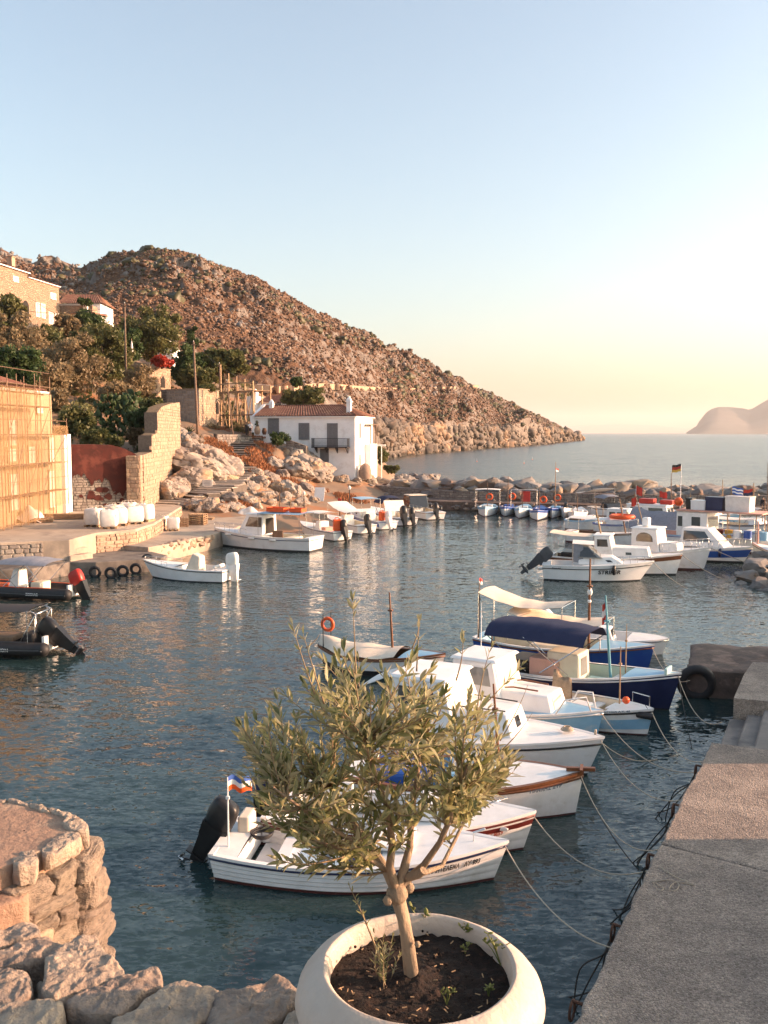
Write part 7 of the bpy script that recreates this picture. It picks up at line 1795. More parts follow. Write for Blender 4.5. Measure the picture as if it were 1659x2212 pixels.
Sb.form(rise=.4, srise=.1, tw=.6, rake=.3); Sb.hull(m_white, m_antifoul, rail=m_varnish, gunw=m_varnish, decks=((0, .1), (.6, 1)), floor=.3, liner=m_oldwood, bh=.08)
Sb.awning(-2.4, 2.0, 1.9, 1.75, 1.75, m_canvasw, sag=.04, pz=.7, crown=.1); mb = MB(); mb.torus((1.2, 0, 1.95), .75, .14, 'Z', 20, 8); mb.build('orange_liferaft', m_orange, Sb.root, smooth=True); Sb.mast(1.6, -.3, .8, 3.2, .06, m_wood, lean=(-.5, 0))
Tb = Boat('fishing_boat', 'boat under a drooping grey boom tent right of the orange liferaft', (1352, 1155), (1490, 1168), 2.4, .8)
Tb.form(rise=.4, srise=.1, tw=.6, rake=.3); Tb.hull(m_white, m_antifoul, rail=m_royal, decks=((0, .1), (.6, 1)), floor=.3, liner=m_oldwood, bh=.08)
mb = MB(); mb.sheet(lambda a, b: (-2.0+4.2*a, (b-.5)*2.6, 2.2-1.5*abs(2*b-1)**1.3-.25*math.sin(math.pi*a)+.05*math.sin(a*15)), 20, 12, .012); mb.build('boom_tent', m_canvasg, Tb.root, smooth=True, sharp=60)
Tb.mast(2.2, 0, .7, 2.4, .04, m_wood); Tb.mast(-2.0, 0, .7, 2.3, .04, m_wood)
Ub = Boat('cabin_boat', 'long white boat with red boxes on its roof behind the orange liferaft', (1325, 1132), (1490, 1142), 2.4, .8)
Ub.form(rise=.4, srise=.1, tw=.7, rake=.4); Ub.hull(m_white, m_antifoul, rail=m_navy, decks=((0, .1), (.5, 1)), floor=.3, liner=m_white2, bh=.08)
Ub.cabin(-1.8, 1.8, 1.8, .8, 1.0, rf=.3, mat=m_white, name='cabin', side=[(.1, .4, .4, .8), (.55, .9, .4, .8)], roof=m_white); Ub.box((-.3, 0, 2.1), (1.2, .8, .4), m_red, 'red_roof_box', .03); Ub.box((1.3, .2, 2.05), (1.0, .8, .35), m_red, 'red_roof_box', .03); Ub.mast(-1.2, -.3, 1.9, 3.4, .02, m_white); Ub.flag((-1.2, -.3, 3.3), .5, .7, (m_red,), ang=.2); Ub.flag((.6, .2, 2.9), .6, .5, (m_red,), ang=.4, pole=1.9)
Vb = Boat('cabin_boat', 'small white boat with canvas hood near the breakwater wall', (1285, 1110), (1352, 1122), 2.0, .75)
Vb.form(rise=.35, srise=.0, tw=.8, rake=.5); Vb.hull(m_white2, m_antiblk, rail=m_black, decks=((0, .08), (.5, 1)), floor=.3, liner=m_white2, bh=.06)
Vb.cabin(-.3, 1.2, 1.6, .8, .5, rf=.6, mat=m_glass, name='windscreen', front=False); Vb.bimini(-1.5, .6, 1.8, .8, 1.9, m_canvasg, drop=.2)
Wb = Boat('work_boat', 'boxy white work raft with wheel arches before the breakwater', (1318, 1131), (1268, 1129), 1.8, .6)
Wb.form(rise=.05, srise=0, tw=.95, rake=.1, p=8); Wb.hull(m_white2, m_antiblk, rail=m_grey, decks=((.7, 1),), floor=.2, liner=m_oldwood, bh=.05)
# far row: small double-ended boats, bows towards the viewer
FAR_ = [(1048, 1117, 'leftmost far boat with white canopy and lifebuoy at the breakwater', m_sky, m_canvasw, True, 1.9), (1090, 1116, 'second far boat from the left with blue gunwale and lifebuoy', m_royal, None, True, 1.6), (1121, 1120, 'third far boat from the left with red panel on its canopy frame', m_sky, 'red', False, 1.6), (1161, 1125, 'far boat with bright blue covers below a lifebuoy', m_royal, None, True, 1.9), (1192, 1120, 'far boat with tall thin mast and blue deck', m_royal, 'mast', True, 1.6), (1240, 1129, 'plain grey white far boat with a pointed bow', m_white, None, False, 1.7), (1218, 1120, 'far dinghy with dark outboard next to the tall mast boat', m_white, 'motor', False, 1.4)]
for i, (u, v, lb, col, ex, lbuoy, bm_) in enumerate(FAR_):
    b = Boat('small_caique', lb, (u+rng.uniform(6, 16), v-14), (u, v), bm_, .62, group='small boats along the breakwater')
    b.form(rise=.6, srise=.4, tw=.06, rake=.2, p=2.2); b.hull(m_white, m_antifoul, rail=col, gunw=col, decks=((0, .25), (.6, 1)), floor=.25, liner=m_white2, deckm=col, bh=.06, stripe=col, stripe_v=(.8, .95))
    b.mast(.3, 0, .6, [3.0, 3.6, 2.4, 2.8, 5.0, 2.2, 1.5][i], .04, m_oldwood if i != 4 else m_wood)
    if ex == m_canvasw: b.awning(-1.4, .4, 2.4, 2.3, 2.3, m_canvasw, sag=0, pz=.6)
    if ex == 'red': b.awning(-1.2, -.9, 2.6, 2.3, 2.3, m_canvasw, sag=0, pz=.6); b.box((-.9, .2, 1.7), (.05, .8, 1.0), m_red, 'red_panel', .01)
    if ex == 'mast': b.flag((.3, 0, 4.4), .4, .3, (m_red, m_white), ang=2.5)
    if ex == 'motor': b.outboard(1.9, 0, .6, -.3, m_black, 1.2)
    if lbuoy: b.buoy((-1.2, .1+.2*(i % 2), 1.55), .28, 'X')
    b.box((-.4, 0, .72), (.9, .9, .2), [m_white, m_royal, m_white, m_royal, m_sky, m_white, m_grey][i], 'cover', .06)
tarp = Boat('covered_boat', 'boat under a wide pale tarp before the breakwater wall', (1262, 1108), (1306, 1113), 2.0, .6); tarp.form(rise=.3, tw=.6, srise=.1); tarp.hull(m_white, m_antifoul, rail=m_oldwood, decks=((.6, 1),), bh=.06); tarp.awning(-1.3, 1.4, 2.6, 2.0, 2.5, m_canvasw, sag=.1, pz=.6)
for (bt, du, lb) in ((L_, 12, 'thin mooring rope from the white cuddy speed boat'), (M_, 20, 'thick pale rope from the brown striped cabin boat'), (N_, 40, 'pale rope from the arched window boat'), (O_, 14, 'pale rope from the blue banded cruiser')):
    p = bt.W(bt.side(.985, 1, 0)); rope(p, (p.x+du*.12, p.y-3.0, -.1), .25, lb, r=.02)
# more boats packed along the breakwater at the right
EX = [('white cabin boat wedged behind the brown striped boat', (1290, 1150), (1400, 1158), 2.0, m_white, m_royal, 'cab'), ('blue hulled boat between the boom tent and the fishing boat', (1440, 1160), (1560, 1172), 2.2, m_royal, m_white, 'open'), ('white boat with grey hood behind the fishing boat bow', (1560, 1150), (1680, 1160), 2.2, m_white2, m_grey, 'hood'), ('pale blue caique moored right of the red boxed boat', (1480, 1130), (1590, 1136), 2.1, m_sky, m_white, 'cab'), ('white caique with tall mast by the right end of the breakwater', (1570, 1128), (1690, 1132), 2.2, m_white, m_varnish, 'mast'), ('small white boat left of the boxy work raft', (1225, 1142), (1300, 1146), 1.7, m_white, m_sky, 'open'), ('aqua work boat with posts behind the red boxed boat', (1380, 1122), (1470, 1126), 2.0, m_aqua, m_white, 'mast'), ('white motor boat with striped awning behind the blue banded cruiser', (1560, 1180), (1680, 1190), 2.2, m_white2, m_navy, 'awn')]
for i, (lb, s_, b_, bm_, mt, rl, ex) in enumerate(EX):
    b = Boat('fishing_boat', lb, s_, b_, bm_, .75, group='boats packed on the right moorings'); b.form(rise=.45, srise=.08, tw=.7, rake=.4); b.hull(mt, m_antifoul, rail=rl, gunw=rl, decks=((0, .06), (.55, 1)), floor=.3, liner=m_cream, deckm=m_white, bh=.08)
    if ex == 'cab': b.cabin(-1.0, .8, 1.5, .75, 1.15, rf=.3, mat=m_white, side=[(.15, .45, .45, .85), (.55, .85, .45, .85)], front=[(.1, .9, .5, .88)], fglass=m_cream, roof=m_white)
    if ex == 'hood': b.bimini(-1.6, .8, 1.9, .75, 2.0, m_canvasg, drop=.3); b.cabin(.2, 1.3, 1.5, .75, .5, rf=.5, mat=m_white2, front=False)
    if ex == 'awn': b.awning(-2.2, .6, 1.9, 1.95, 2.05, m_canvasw, sag=.06, pz=.75); b.box((.2, 0, .9), (.8, 1.0, .7), m_white2, 'console', .06)
    if ex == 'open': b.box((-.6, 0, .65), (1.0, 1.1, .5), m_oldwood, 'engine_box', .05); b.thwart(.4, .6, m_oldwood); b.box((.8, .3, .7), (.6, .5, .3), m_orange, 'net_box', .04)
    b.mast(1.0, 0, .7, [3.2, 2.8, 2.4, 3.8, 5.2, 2.0, 4.2, 3.4][i], .045, m_wood if i % 2 else m_oldwood, lean=(-.1, 0)); b.mast(-b.L/2+.3, .3, .7, [2.2, 2.4, 1.8, 2.6, 2.4, 1.6, 2.8, 2.6][i], .025, m_wood)
    if i in (3, 6): b.buoy((-b.L/2+.3, 0, 1.5), .27, 'X')
# red and white marker float on a thin pole
def marker(label, u, v, h):
    p = P(u, v, 0); root = thing('marker_buoy', label, 'buoy', tuple(p)); mb = MB(); mb.ball((0, 0, .05), .14, 10, sz=1.2); mb.build('float', m_orange, root, smooth=True); mb = MB(); mb.tube([(0, 0, 0), (0, 0, h)], .02, 6); mb.build('staff', m_white, root); mb = MB(); mb.box((0, .12, h-.1), (.01, .26, .18)); mb.build('pennant', m_red, root)
for (u, v) in ((1030, 997), (1150, 993), (1132, 1001)): marker({1030: 'small dark marker float far out on the sea at left', 1150: 'small dark marker float far out on the sea at right', 1132: 'small marker float between the two others on the sea'}[u], u, v, .8)
# ---------------------------------------------------------------- boats on the left
T_ = Boat('cabin_boat', 'white cabin boat with blue roof carrying orange crates at the left quay', (682, 1190), (478, 1178), 2.5, .88)
T_.form(rise=.42, srise=.05, tw=.82, rake=.75, p=2.4)
T_.hull(m_white2, m_antiblk, rail=m_navy, decks=((0, .05), (.42, 1)), floor=.3, liner=m_cream, bh=.1, rail_v=.84)
T_.cabin(-.2, 1.9, 1.9, .95, 1.35, rf=.75, mat=m_white2, tap=.88, wf=1.6, name='wheelhouse', side=[(.06, .78, .40, .88)], front=[(.06, .94, .4, .9)], back=True, roof=m_white2)
T_.awning(-3.0, .1, 2.1, 2.42, 2.42, m_sky, sag=.0, pz=.9, crown=.05); T_.railing(.62, .99, .35, 6)
for t in (.82, .56, .34): T_.fender(t, 1, .38, m_canvasw, horiz=True)
T_.box((-1.0, .3, .8), (.8, .1, .9), m_oldwood, 'seat_back', .03); T_.box((-2.0, 0, .6), (.7, 1.4, .5), m_cream, 'bench', .04)
for (lb, x, y, d) in (('larger orange fish crate on the blue boat roof', -.9, .1, (1.3, .8, .26)), ('smaller orange fish crate at the aft end of the blue boat roof', -2.3, -.1, (.9, .7, .24))):
    p = T_.W((x, y, 2.5)); root = thing('fish_crate', lb, 'crate', tuple(p), T_.rz, 'orange fish crates'); o = MB(); o.box((0, 0, .02), (d[0], d[1], .03)); o.build('base', m_orange, root)
    for sx, sy, lx, ly in ((0, -1, d[0], .03), (0, 1, d[0], .03), (-1, 0, .03, d[1]-.08), (1, 0, .03, d[1]-.08)):
        w = MB(); w.box((sx*(d[0]/2-.02), sy*(d[1]/2-.02), d[2]/2+.02), (lx, ly, d[2])); w.box((sx*d[0]/2, sy*d[1]/2, d[2]), (lx+.03, ly+.03, .04)); w.build('side', m_orange, root)
SM = [('white motor boat with black outboard next to the blue roofed cabin boat', (740, 1168), (655, 1152), 1.9, m_white, m_black, None), ('white open boat under a drooping pale awning', (792, 1153), (712, 1136), 2.0, m_white2, m_black, 'awn'), ('white boat with blue hull band under the flat white awning', (838, 1144), (760, 1126), 2.0, m_white2, m_white2, 'band'), ('white speed boat with navy hood and two black outboards', (880, 1136), (805, 1116), 2.2, m_white2, m_black, 'hood'), ('white boat with cream cabin roof at the end of the left row', (940, 1123), (866, 1106), 2.3, m_white2, m_black, 'roof')]
SB_ = []
for i, (lb, st_, bw_, bm_, mt, om, ex) in enumerate(SM):
    b = Boat('motor_boat', lb, st_, bw_, bm_, .66, group='boats along the beach'); SB_.append(b)
    b.form(rise=.4, srise=0, tw=.85, rake=.6); b.hull(mt, m_antiblk, rail=[m_navy, m_grey, m_royal, m_black, m_varnish][i], decks=((0, .08), (.55, 1)), floor=.25, liner=m_cream, bh=.06, stripe=m_royal if ex == 'band' else None, stripe_v=(.55, .85))
    b.outboard(-b.L/2-.1, 0 if ex != 'hood' else -.35, .7, -.45, om, 1.3, om)
    if ex == 'hood': b.outboard(-b.L/2-.1, .4, .7, -.4, om, 1.6)
    b.cabin(-.3, .5, .9, .4, .8, rf=.3, mat=m_white2, name='console', front=[(.1, .9, .5, .9)])
    if ex is None: b.awning(-1.0, 1.0, 1.7, 1.85, 1.85, m_canvasw, sag=.02, pz=.6); b.box((-1.2, 0, .6), (.6, 1.2, .5), m_pink, 'locker', .04)
    if ex == 'awn': b.awning(-1.6, 1.9, 1.8, 1.5, 2.1, m_canvasw, sag=.15, pz=.6, wav=.02)
    if ex == 'band': b.awning(-.4, 1.6, 1.8, 2.2, 2.25, m_sky, sag=.0, pz=.6); b.cabin(.4, 1.9, 1.6, .7, .6, rf=.5, mat=m_white2, name='cuddy', side=[(.3, .5, .3, .6)], front=False)
    if ex == 'hood': b.bimini(-1.0, 1.3, 2.0, .7, 2.1, m_canvasn, drop=.5); mb = MB(); mb.grid(lambda a, c: (-1.1-.5*c, .9-1.8*a, 1.0+.9*(1-c)), 6, 4); mb.build('draped_sheet', m_canvasw, b.root)
    if ex == 'roof': b.cabin(-.6, 1.8, 1.9, .8, 1.1, rf=.6, rb=.4, mat=m_glass, name='glazed_cabin', front=False, roof=m_canvas); b.railing(.1, .5, .5, 4)
def jerrycan(label, p, mat, k=1.0, rz=.3):
    root = thing('fuel_can', label, 'can', tuple(p), rz, 'orange fuel cans'); o = MB(); o.box((0, 0, .3*k), (.42*k, .26*k, .6*k)); b = o.build('can_body', mat, root); m_ = b.modifiers.new('b', 'BEVEL'); m_.width = .05; m_.segments = 2
    o = MB(); o.tube([(-.12*k, 0, .6*k), (-.1*k, 0, .69*k), (.08*k, 0, .69*k), (.1*k, 0, .6*k)], .025*k, 6); o.build('handle', mat, root); o = MB(); o.tube([(.16*k, 0, .58*k), (.16*k, 0, .66*k)], .035*k, 8); o.build('cap', m_black, root)
jerrycan('large orange fuel can standing on the stern of the nearest beach boat', SB_[0].W((-SB_[0].L/2+.25, .3, .72)), m_orange, 1.35)
jerrycan('orange fuel can on the stern of the blue banded boat', SB_[2].W((-SB_[2].L/2+.3, .4, .72)), m_orange, 1.2, 1.0)
# white open speed boat
Wt = Boat('speed_boat', 'white open speed boat with covered console beside the low landing', (494, 1255), (330, 1246), 1.9, .62)
Wt.form(rise=.5, srise=0, tw=.85, rake=.75, p=2.5); Wt.hull(m_white2, m_antiblk, rail=m_grey, decks=((0, .08), (.6, 1)), floor=.25, liner=m_white2, bh=.05)
mb = MB(); mb.hexa([(-.75, -.4, .4), (.15, -.4, .4), (.15, .4, .4), (-.75, .4, .4), (-.75, -.3, 1.25), (-.3, -.25, 1.42), (-.3, .25, 1.42), (-.75, .3, 1.25)]); o = mb.build('canvas_cover', m_canvas, Wt.root); b = o.modifiers.new('b', 'BEVEL'); b.width = .08; b.segments = 3
Wt.outboard(-Wt.L/2-.1, 0, .7, -.15, m_canvasw, 1.35, m_white2, True); Wt.thwart(.2, .5); Wt.railing(.68, .98, .2, 4)
mb = MB(); mb.tube([(-1.7, -.5, .75), (-1.7, .5, .75)], .1, 8); mb.build('bolster', m_canvasw, Wt.root, smooth=True)
# inflatables
def rib(label, st_, bw_, beam, cowl, extra, accent, tx):
    b = Boat('inflatable_boat', label, st_, bw_, beam, .5); b.form(rise=.3, tw=.9, rake=.3, p=2.6); L = b.L; r0 = beam*.125
    for sg in (1, -1):
        mb = MB(); pts = [Vector((-L/2-.25, sg*(beam/2-r0), .3)), Vector((-L/2-.12, sg*(beam/2-r0), .3))]+[Vector((-L/2+L*t*1.06, sg*(b.half(t*.98, 1)-r0*.9 if t < .97 else .02), .3+.32*max(0, t-.45)**2*2)) for t in np.linspace(0, 1, 16)]
        mb.tube(pts, [r0*.3]+[r0]*(len(pts)-1), 12); tb_ = mb.build('buoyancy_tube', m_rubber, b.root, smooth=True)
        g = MB(); g.tube([p+Vector((0, sg*r0*.99, .0)) for p in pts[1:]], .022, 5); g.build('rub_strip', m_grey, tb_)
        g = MB(); g.tube([p+Vector((0, 0, r0*.98)) for p in pts[4:-3:1]], .03, 5); g.build('tube_patch', accent, tb_)
    mb = MB(); mb.grid(lambda a, c: (-L/2+L*.95*a, (1-2*c)*max(.05, b.half(a*.95, 1)-r0*1.6), .22), 12, 2); mb.build('floor', m_white2, b.root)
    b.h = b.root.children[0]
    mb = MB(); mb.box((-L/2+.05, 0, .42), (.1, beam-4*r0, .55)); mb.build('transom', m_white2, b.root)
    v, f = text_mesh(tx, .16, None); mb = MB(); yy = beam/2+.012
    mb.add([(-L/2+1.9-x, yy, .25+y) for x, y, _ in v], f); mb.build('lettering', m_white, b.root)
    b.outboard(-L/2-.15, 0, .5, extra['tilt'], cowl, extra.get('k', 1.7)); return b, L
Z1, L1 = rib('black inflatable with red outboard and grey sunshade at the left landing', (163, 1293), (-62, 1282), 2.1, m_red, {'tilt': -.55, 'k': 1.4}, m_orange, 'ZODIAC')
Z2, L2 = rib('black inflatable with big black tilted outboard at the lower left edge', (112, 1412), (-120, 1404), 1.9, m_black, {'tilt': -.95, 'k': 1.35}, m_grey, 'SCORPION')

Z1.bimini(-1.9, .8, 1.9, .5, 1.75, m_canvasg, drop=.12); Z1.cabin(-.1, .6, .8, .25, 1.1, rf=.35, mat=m_canvasw, tap=.75, name='covered_console', front=False, bev=.1); Z1.box((-1.0, 0, .5), (.5, .9, .5), m_cream, 'seat', .06); Z1.box((1.6, 0, .45), (1.4, .9, .2), m_orange, 'bow_cushion', .06)
mb = MB()
for y in (-.6, .6): mb.tube([(-L2/2+.35, y, .4), (-L2/2+.25, y*.9, 1.5), (-L2/2+.55, y*.85, 1.62)], .03, 7).tube([(-L2/2+.9, y, .4), (-L2/2+.3, y*.9, 1.45)], .022, 6)
mb.tube([(-L2/2+.25, -.54, 1.5), (-L2/2+.25, .54, 1.5)], .03, 7); mb.build('roll_bar', m_chrome, Z2.root, smooth=True)
Z2.awning(-L2/2+.5, 1.2, 1.5, 1.62, 1.6, m_rubber, sag=.03, pz=.5); Z2.box((0, 0, .55), (1.6, .8, .18), m_oldwood, 'bench', .04); Z2.box((-L2/2+.6, 0, .55), (.4, 1.0, .5), m_rubber, 'seat', .06)
# ================================================================ SMALL THINGS ON SHORE
# ---- utility poles and wires
PL = {}
def pole(key, label, u, vb, vt, D, du=0, r=.13):
    b = PY(u, vb, D); t = PY(u+du, vt, D); root = thing('utility_pole', label, 'pole', tuple(b)); h = t.z-b.z
    mb = MB(); mb.tube([(0, 0, -.5), (0, 0, 0), (t.x-b.x, 0, h)], [r, r, r*.7], 9); mb.build('post', m_oldwood, root, smooth=True)
    mb = MB(); mb.tube([(t.x-b.x, 0, h), (t.x-b.x, 0, h+.14)], [.05, .03], 7); mb.build('insulator', m_canvasw, root)
    mb = MB(); mb.box((t.x-b.x, -.12, h-.35), (.5, .1, .1)); mb.build('cross_arm', m_oldwood, root); PL[key] = t
pole('a', 'tall wooden utility pole among the trees left of the stone houses', 273, 841, 655, 92, -4)
pole('b', 'tall leaning wooden pole in front of the lower stone house', 427, 930, 738, 86, -9, .15)
pole('c', 'thin leaning pole at the head of the stone stairs', 503, 935, 822, 88, -13, .07)
pole('d', 'small pole on the hill above the white house', 648, 848, 796, 150, 0, .14)
pole('e', 'short thin post on the bank beside the timber deck', 474, 830, 785, 99, 0, .07)
def wire(label, a, b, sag):
    a, b = Vector(a), Vector(b); mb = MB(); mb.tube([a.lerp(b, k/16)-Vector((0, 0, sag*4*(k/16)*(1-k/16))) for k in range(17)], .022, 4); tag(mb.build('overhead_wire', m_iron), label, 'wire', 'overhead wires')
wire('overhead wire from the mansion to the first utility pole', PY(-10, 655, 98), PL['a'], 1.2)
wire('overhead wire from the first to the second utility pole', PL['a'], PL['b'], 1.4)
wire('overhead wire from the second pole to the timber deck', PL['b'], PY(548, 822, 94), .9)
wire('overhead wire from the timber deck to the hill pole', PY(548, 824, 94), PL['d'], 1.6)
wire('second overhead wire from the mansion down to the trees', PY(60, 640, 112), PY(215, 715, 100), .6)
# ---- lamp posts and sign posts near the beach
def lamp(label, u, vb, vt, D):
    b = PY(u, vb, D); h = PY(u, vt, D).z-b.z; root = thing('lamp_post', label, 'lamp', tuple(b)); mb = MB(); mb.tube([(0, 0, -.3), (0, 0, h)], [.05, .035], 8); mb.build('post', m_iron, root)
    mb = MB(); mb.lathe([(.02, 0), (.10, .05), (.13, .2), (.08, .3), (.02, .36)], 10, (0, 0, h)); mb.build('lantern', m_canvasw, root, smooth=True)
lamp('slim black lamp post with white lantern above the beach boats', 755, 1100, 1058, 66)
lamp('small lamp post by the white hull at the beach', 735-78, 1110, 1070, 66)
def post(label, u, vb, vt, D, mat, r=.04, plate=None):
    b = PY(u, vb, D); h = PY(u, vt, D).z-b.z; root = thing('signpost', label, 'post', tuple(b)); mb = MB(); mb.tube([(0, 0, -.3), (0, 0, h)], r, 7); mb.build('post', mat, root)
    if plate: mb = MB(); mb.box((0, -.05, h-.3), plate[0]); mb.build('plate', plate[1], root)
post('grey post with small red plate on the beach', 734, 1120, 1075, 65, m_steel, .05, ((.3, .04, .5), m_red))
post('bare pole standing on the quay behind the cabin boat', 604, 1105, 1062, 63, m_steel)
post('tilted stick on the quay left of the bare pole', 628, 1108, 1080, 63, m_wood)
post('wooden mooring stake between the boats on the left', 560, 1108, 1072, 62, m_wood)
p = G(448, 1062); sg = thing('notice_board', 'small white notice board standing by the lower stairs', 'sign', tuple(p), -.1)
mb = MB(); mb.box((0, 0, .75), (.9, .04, .6)); mb.build('board', m_bag, sg)
for x in (-.38, .38): MB().box((x, .04, .35), (.06, .06, .9)).build('leg', m_wood, sg)
for k in range(4): MB().box((0, -.024, .95-.12*k), (.6-.1*(k % 2), .006, .035)).build('text_line', m_textblue, sg)
# white panel and planks leaning on the rocks
p = G(690, 1082); o = MB(); o.box((0, 0, .65), (1.0, .05, 1.4), Matrix.Rotation(-.35, 3, 'X')); o = o.build('scrap_sheet', m_white2); o.location = p; o.rotation_euler = (0, 0, -.2); tag(o, 'white sheet panel leaning on the rocks below the house', 'panel')
p = G(755, 1042-8); root = thing('plank_pile', 'two pale planks lying on the slope below the white house', 'planks', tuple(G(750, 1050)), -.25)
for k in range(2): MB().box((0, k*.35, .12+.05*k), (3.0, .28, .05)).build('plank', m_wood, root)
# ---- pallets
def pallet_mesh():
    return None
BRD = {}
def board(d):
    k = tuple(round(q, 2) for q in d)
    if k not in BRD: BRD[k] = MB().box((0, 0, 0), d).mesh('board', m_wood)
    return BRD[k]
def pallet(label, p, rz, layers=1, tilt=(0, 0), group='wooden pallets'):
    root = thing('pallet', label, 'pallet', tuple(p), rz, group); root.rotation_euler = (tilt[0], tilt[1], rz)
    for l in range(layers):
        z0 = l*.16
        for k in range(6): o = link('board', board((.12, 1.0, .025)), root); o.location = (-.5+k*.2, rng.uniform(-.02, .02), z0+.14)
        for k in range(3): o = link('board', board((1.15, .1, .09)), root); o.location = (0, -.45+k*.45, z0+.08)
        for k in range(3): o = link('board', board((.12, 1.0, .025)), root); o.location = (-.5+k*.5, 0, z0+.02)
for i, (u, v, z, rz, n, lb) in enumerate([(95, 1128, ZU, .3, 2, 'two stacked pallets by the foot of the scaffolding'), (390, 1137, ZA, .2, 4, 'left stack of four pallets on the apron'), (428, 1133, ZA, -.1, 5, 'right stack of pallets on the apron'), (262, 1180, ZA-.2, .1, 5, 'leaning stack of pallets below the upper quay edge'), (225, 1188, ZL, .5, 1, 'single pallet lying on the low landing'), (200, 1187, ZL, -.3, 2, 'broken pallet pair at the foot of the quay wall'), (445, 1220-98, ZA, 0, 1, 'flat pallet behind the apron stacks')]):
    p = P(u, v, z); pallet(lb, p, rz, n, (0, .06 if i == 3 else 0))
# timber beams near the scaffolding
root = thing('timber_stack', 'stack of long yellow beams at the scaffolding foot', 'planks', tuple(P(140, 1122, ZU)), .1)
for k in range(7): MB().box((rng.uniform(-.2, .2), (k % 3)*.28, .1+.12*(k//3)), (3.4, .24, .1)).build('beam', m_wood, root)
# ---- big white bags
def bag(label, u, v, k=1.0, z=ZU):
    p = P(u, v, z); root = thing('bulk_bag', label, 'bag', tuple(p), rng.uniform(-.4, .4), 'white bulk bags on the quay'); s = .5*k
    mb = MB(); n = 24; rows = [(.02, .0), (.88, .01), (.98, .08), (1.04, .35), (1.03, .65), (.99, .9), (.92, .99), (.7, 1.02), (.35, .97), (.1, 1.02), (.02, 1.1)]
    def ring(r, a):
        c, q = math.cos(a), math.sin(a); e = .38; return (r*s*math.copysign(abs(c)**e, c), r*s*math.copysign(abs(q)**e, q))
    V = np.array([[*ring(r, 2*math.pi*j/n), .12+z_*.95*k] for r, z_ in rows for j in range(n)]); V += np.stack([fbm(V*4+p.x, 3, 1), fbm(V*4+9, 3, 2), fbm(V*4+5, 3, 3)*.6], 1)*.09
    mb.add(V.tolist(), [(i*n+j, i*n+(j+1) % n, (i+1)*n+(j+1) % n, (i+1)*n+j) for i in range(len(rows)-1) for j in range(n)]); mb.build('sack', m_bag, root, smooth=True)
    for sx in (-1, 1):
        for sy in (-1, 1): MB().tube([(sx*s*.78, sy*s*.86, .15), (sx*s*.82, sy*s*.9, .8*k), (sx*s*.6, sy*s*.6, 1.2*k), (sx*s*.1, sy*s*.5, 1.22*k)], .022, 5).build('lifting_strap', m_canvas, root)
    for x in (-.4, 0, .4): MB().box((x*k, 0, .06), (.14, 1.0*k, .11)).build('pallet_runner', m_wood, root)
for i, (u, v, lb) in enumerate([(206, 1137, 'leftmost white bulk bag on the quay'), (236, 1141, 'front white bulk bag on the quay'), (256, 1135, 'white bulk bag right of the front one'), (291, 1131, 'white bulk bag in the right pair, nearer one'), (313, 1126, 'rightmost white bulk bag on the quay'), (248, 1128, 'white bulk bag in the back row at left'), (278, 1122, 'white bulk bag in the back row at right')]):
    bag(lb, u, v, 1.05)
bag('slumped white bag on the lower apron', 352, 1142, .8, ZA); bag('upright white bag with straps on the lower apron', 374, 1146, .8, ZA)
p = P(66, 1128, ZU); o = MB(); o.sheet(lambda a, b: ((a-.5)*1.8, (b-.5)*1.2, .15+.9*math.sin(math.pi*a)*math.sin(math.pi*b)**.6+.12*math.sin(a*11+b*7)), 14, 10, .02); o = o.build('tarpaulin_heap', m_bag, smooth=True, sharp=60); o.location = p; tag(o, 'crumpled white tarpaulin heap by the scaffolding', 'tarpaulin')
# iron crate frame and white sack on the beach
p = P(478, 1112, ZA); root = thing('iron_crate', 'black iron crate frame beside the boulders', 'crate', tuple(p))
for x in (-.8, 0, .8):
    for y in (-.3, .3): MB().box((x, y, .35), (.06, .06, .7)).build('upright', m_rust, root)
for z in (.05, .36, .68):
    for y in (-.3, .3): MB().box((0, y, z), (1.7, .05, .05)).build('rail', m_rust, root)
    for x in (-.8, .8): MB().box((x, 0, z), (.05, .6, .05)).build('rail', m_rust, root)
p = P(538, 1112, ZA); o = MB(); o.sheet(lambda a, b: ((a-.5)*1.9, (b-.5)*1.0, .05+.6*math.sin(math.pi*a)**.7*math.sin(math.pi*b)**.6+.07*math.sin(a*13)), 14, 8, .02); o = o.build('sack_heap', m_bag, smooth=True, sharp=60); o.location = p; tag(o, 'white sack heap on the beach behind the cabin boat', 'sack')
# ---- tyres as fenders on the low landing and the pier stub
def tyre(label, p, rx, s=.32, rz=0.0):
    mb = MB(); mb.torus((0, 0, 0), s, s*.34, 'Y', 22, 8); o = mb.build('tyre_fender', m_rubber, smooth=True); o.location = p; o.rotation_euler = (rx, 0, rz); o.scale = (1, .8, 1); tag(o, label, 'tyre', 'tyre fenders')
for i, (u, v, lb) in enumerate([(178, 1222, 'leftmost tyre hanging on the low landing'), (208, 1226, 'second tyre from the left on the low landing'), (242, 1228, 'third tyre from the left on the low landing'), (268, 1224, 'fourth tyre from the left on the low landing'), (296, 1220, 'rightmost tyre on the low landing near the speed boat')]):
    p = P(u, v-10, ZL); tyre(lb, (p.x, p.y-.26, .26), .12, .26)
p = P(1508, 1500, .05); tyre('big truck tyre fixed to the end of the pier stub', (p.x-.1, p.y-.12, .42), .1, .42, -.15)
p = P(322, 1192, ZA); tyre('old tyre lying against the apron edging stones', (p.x, p.y-.25, .55), .2, .3)
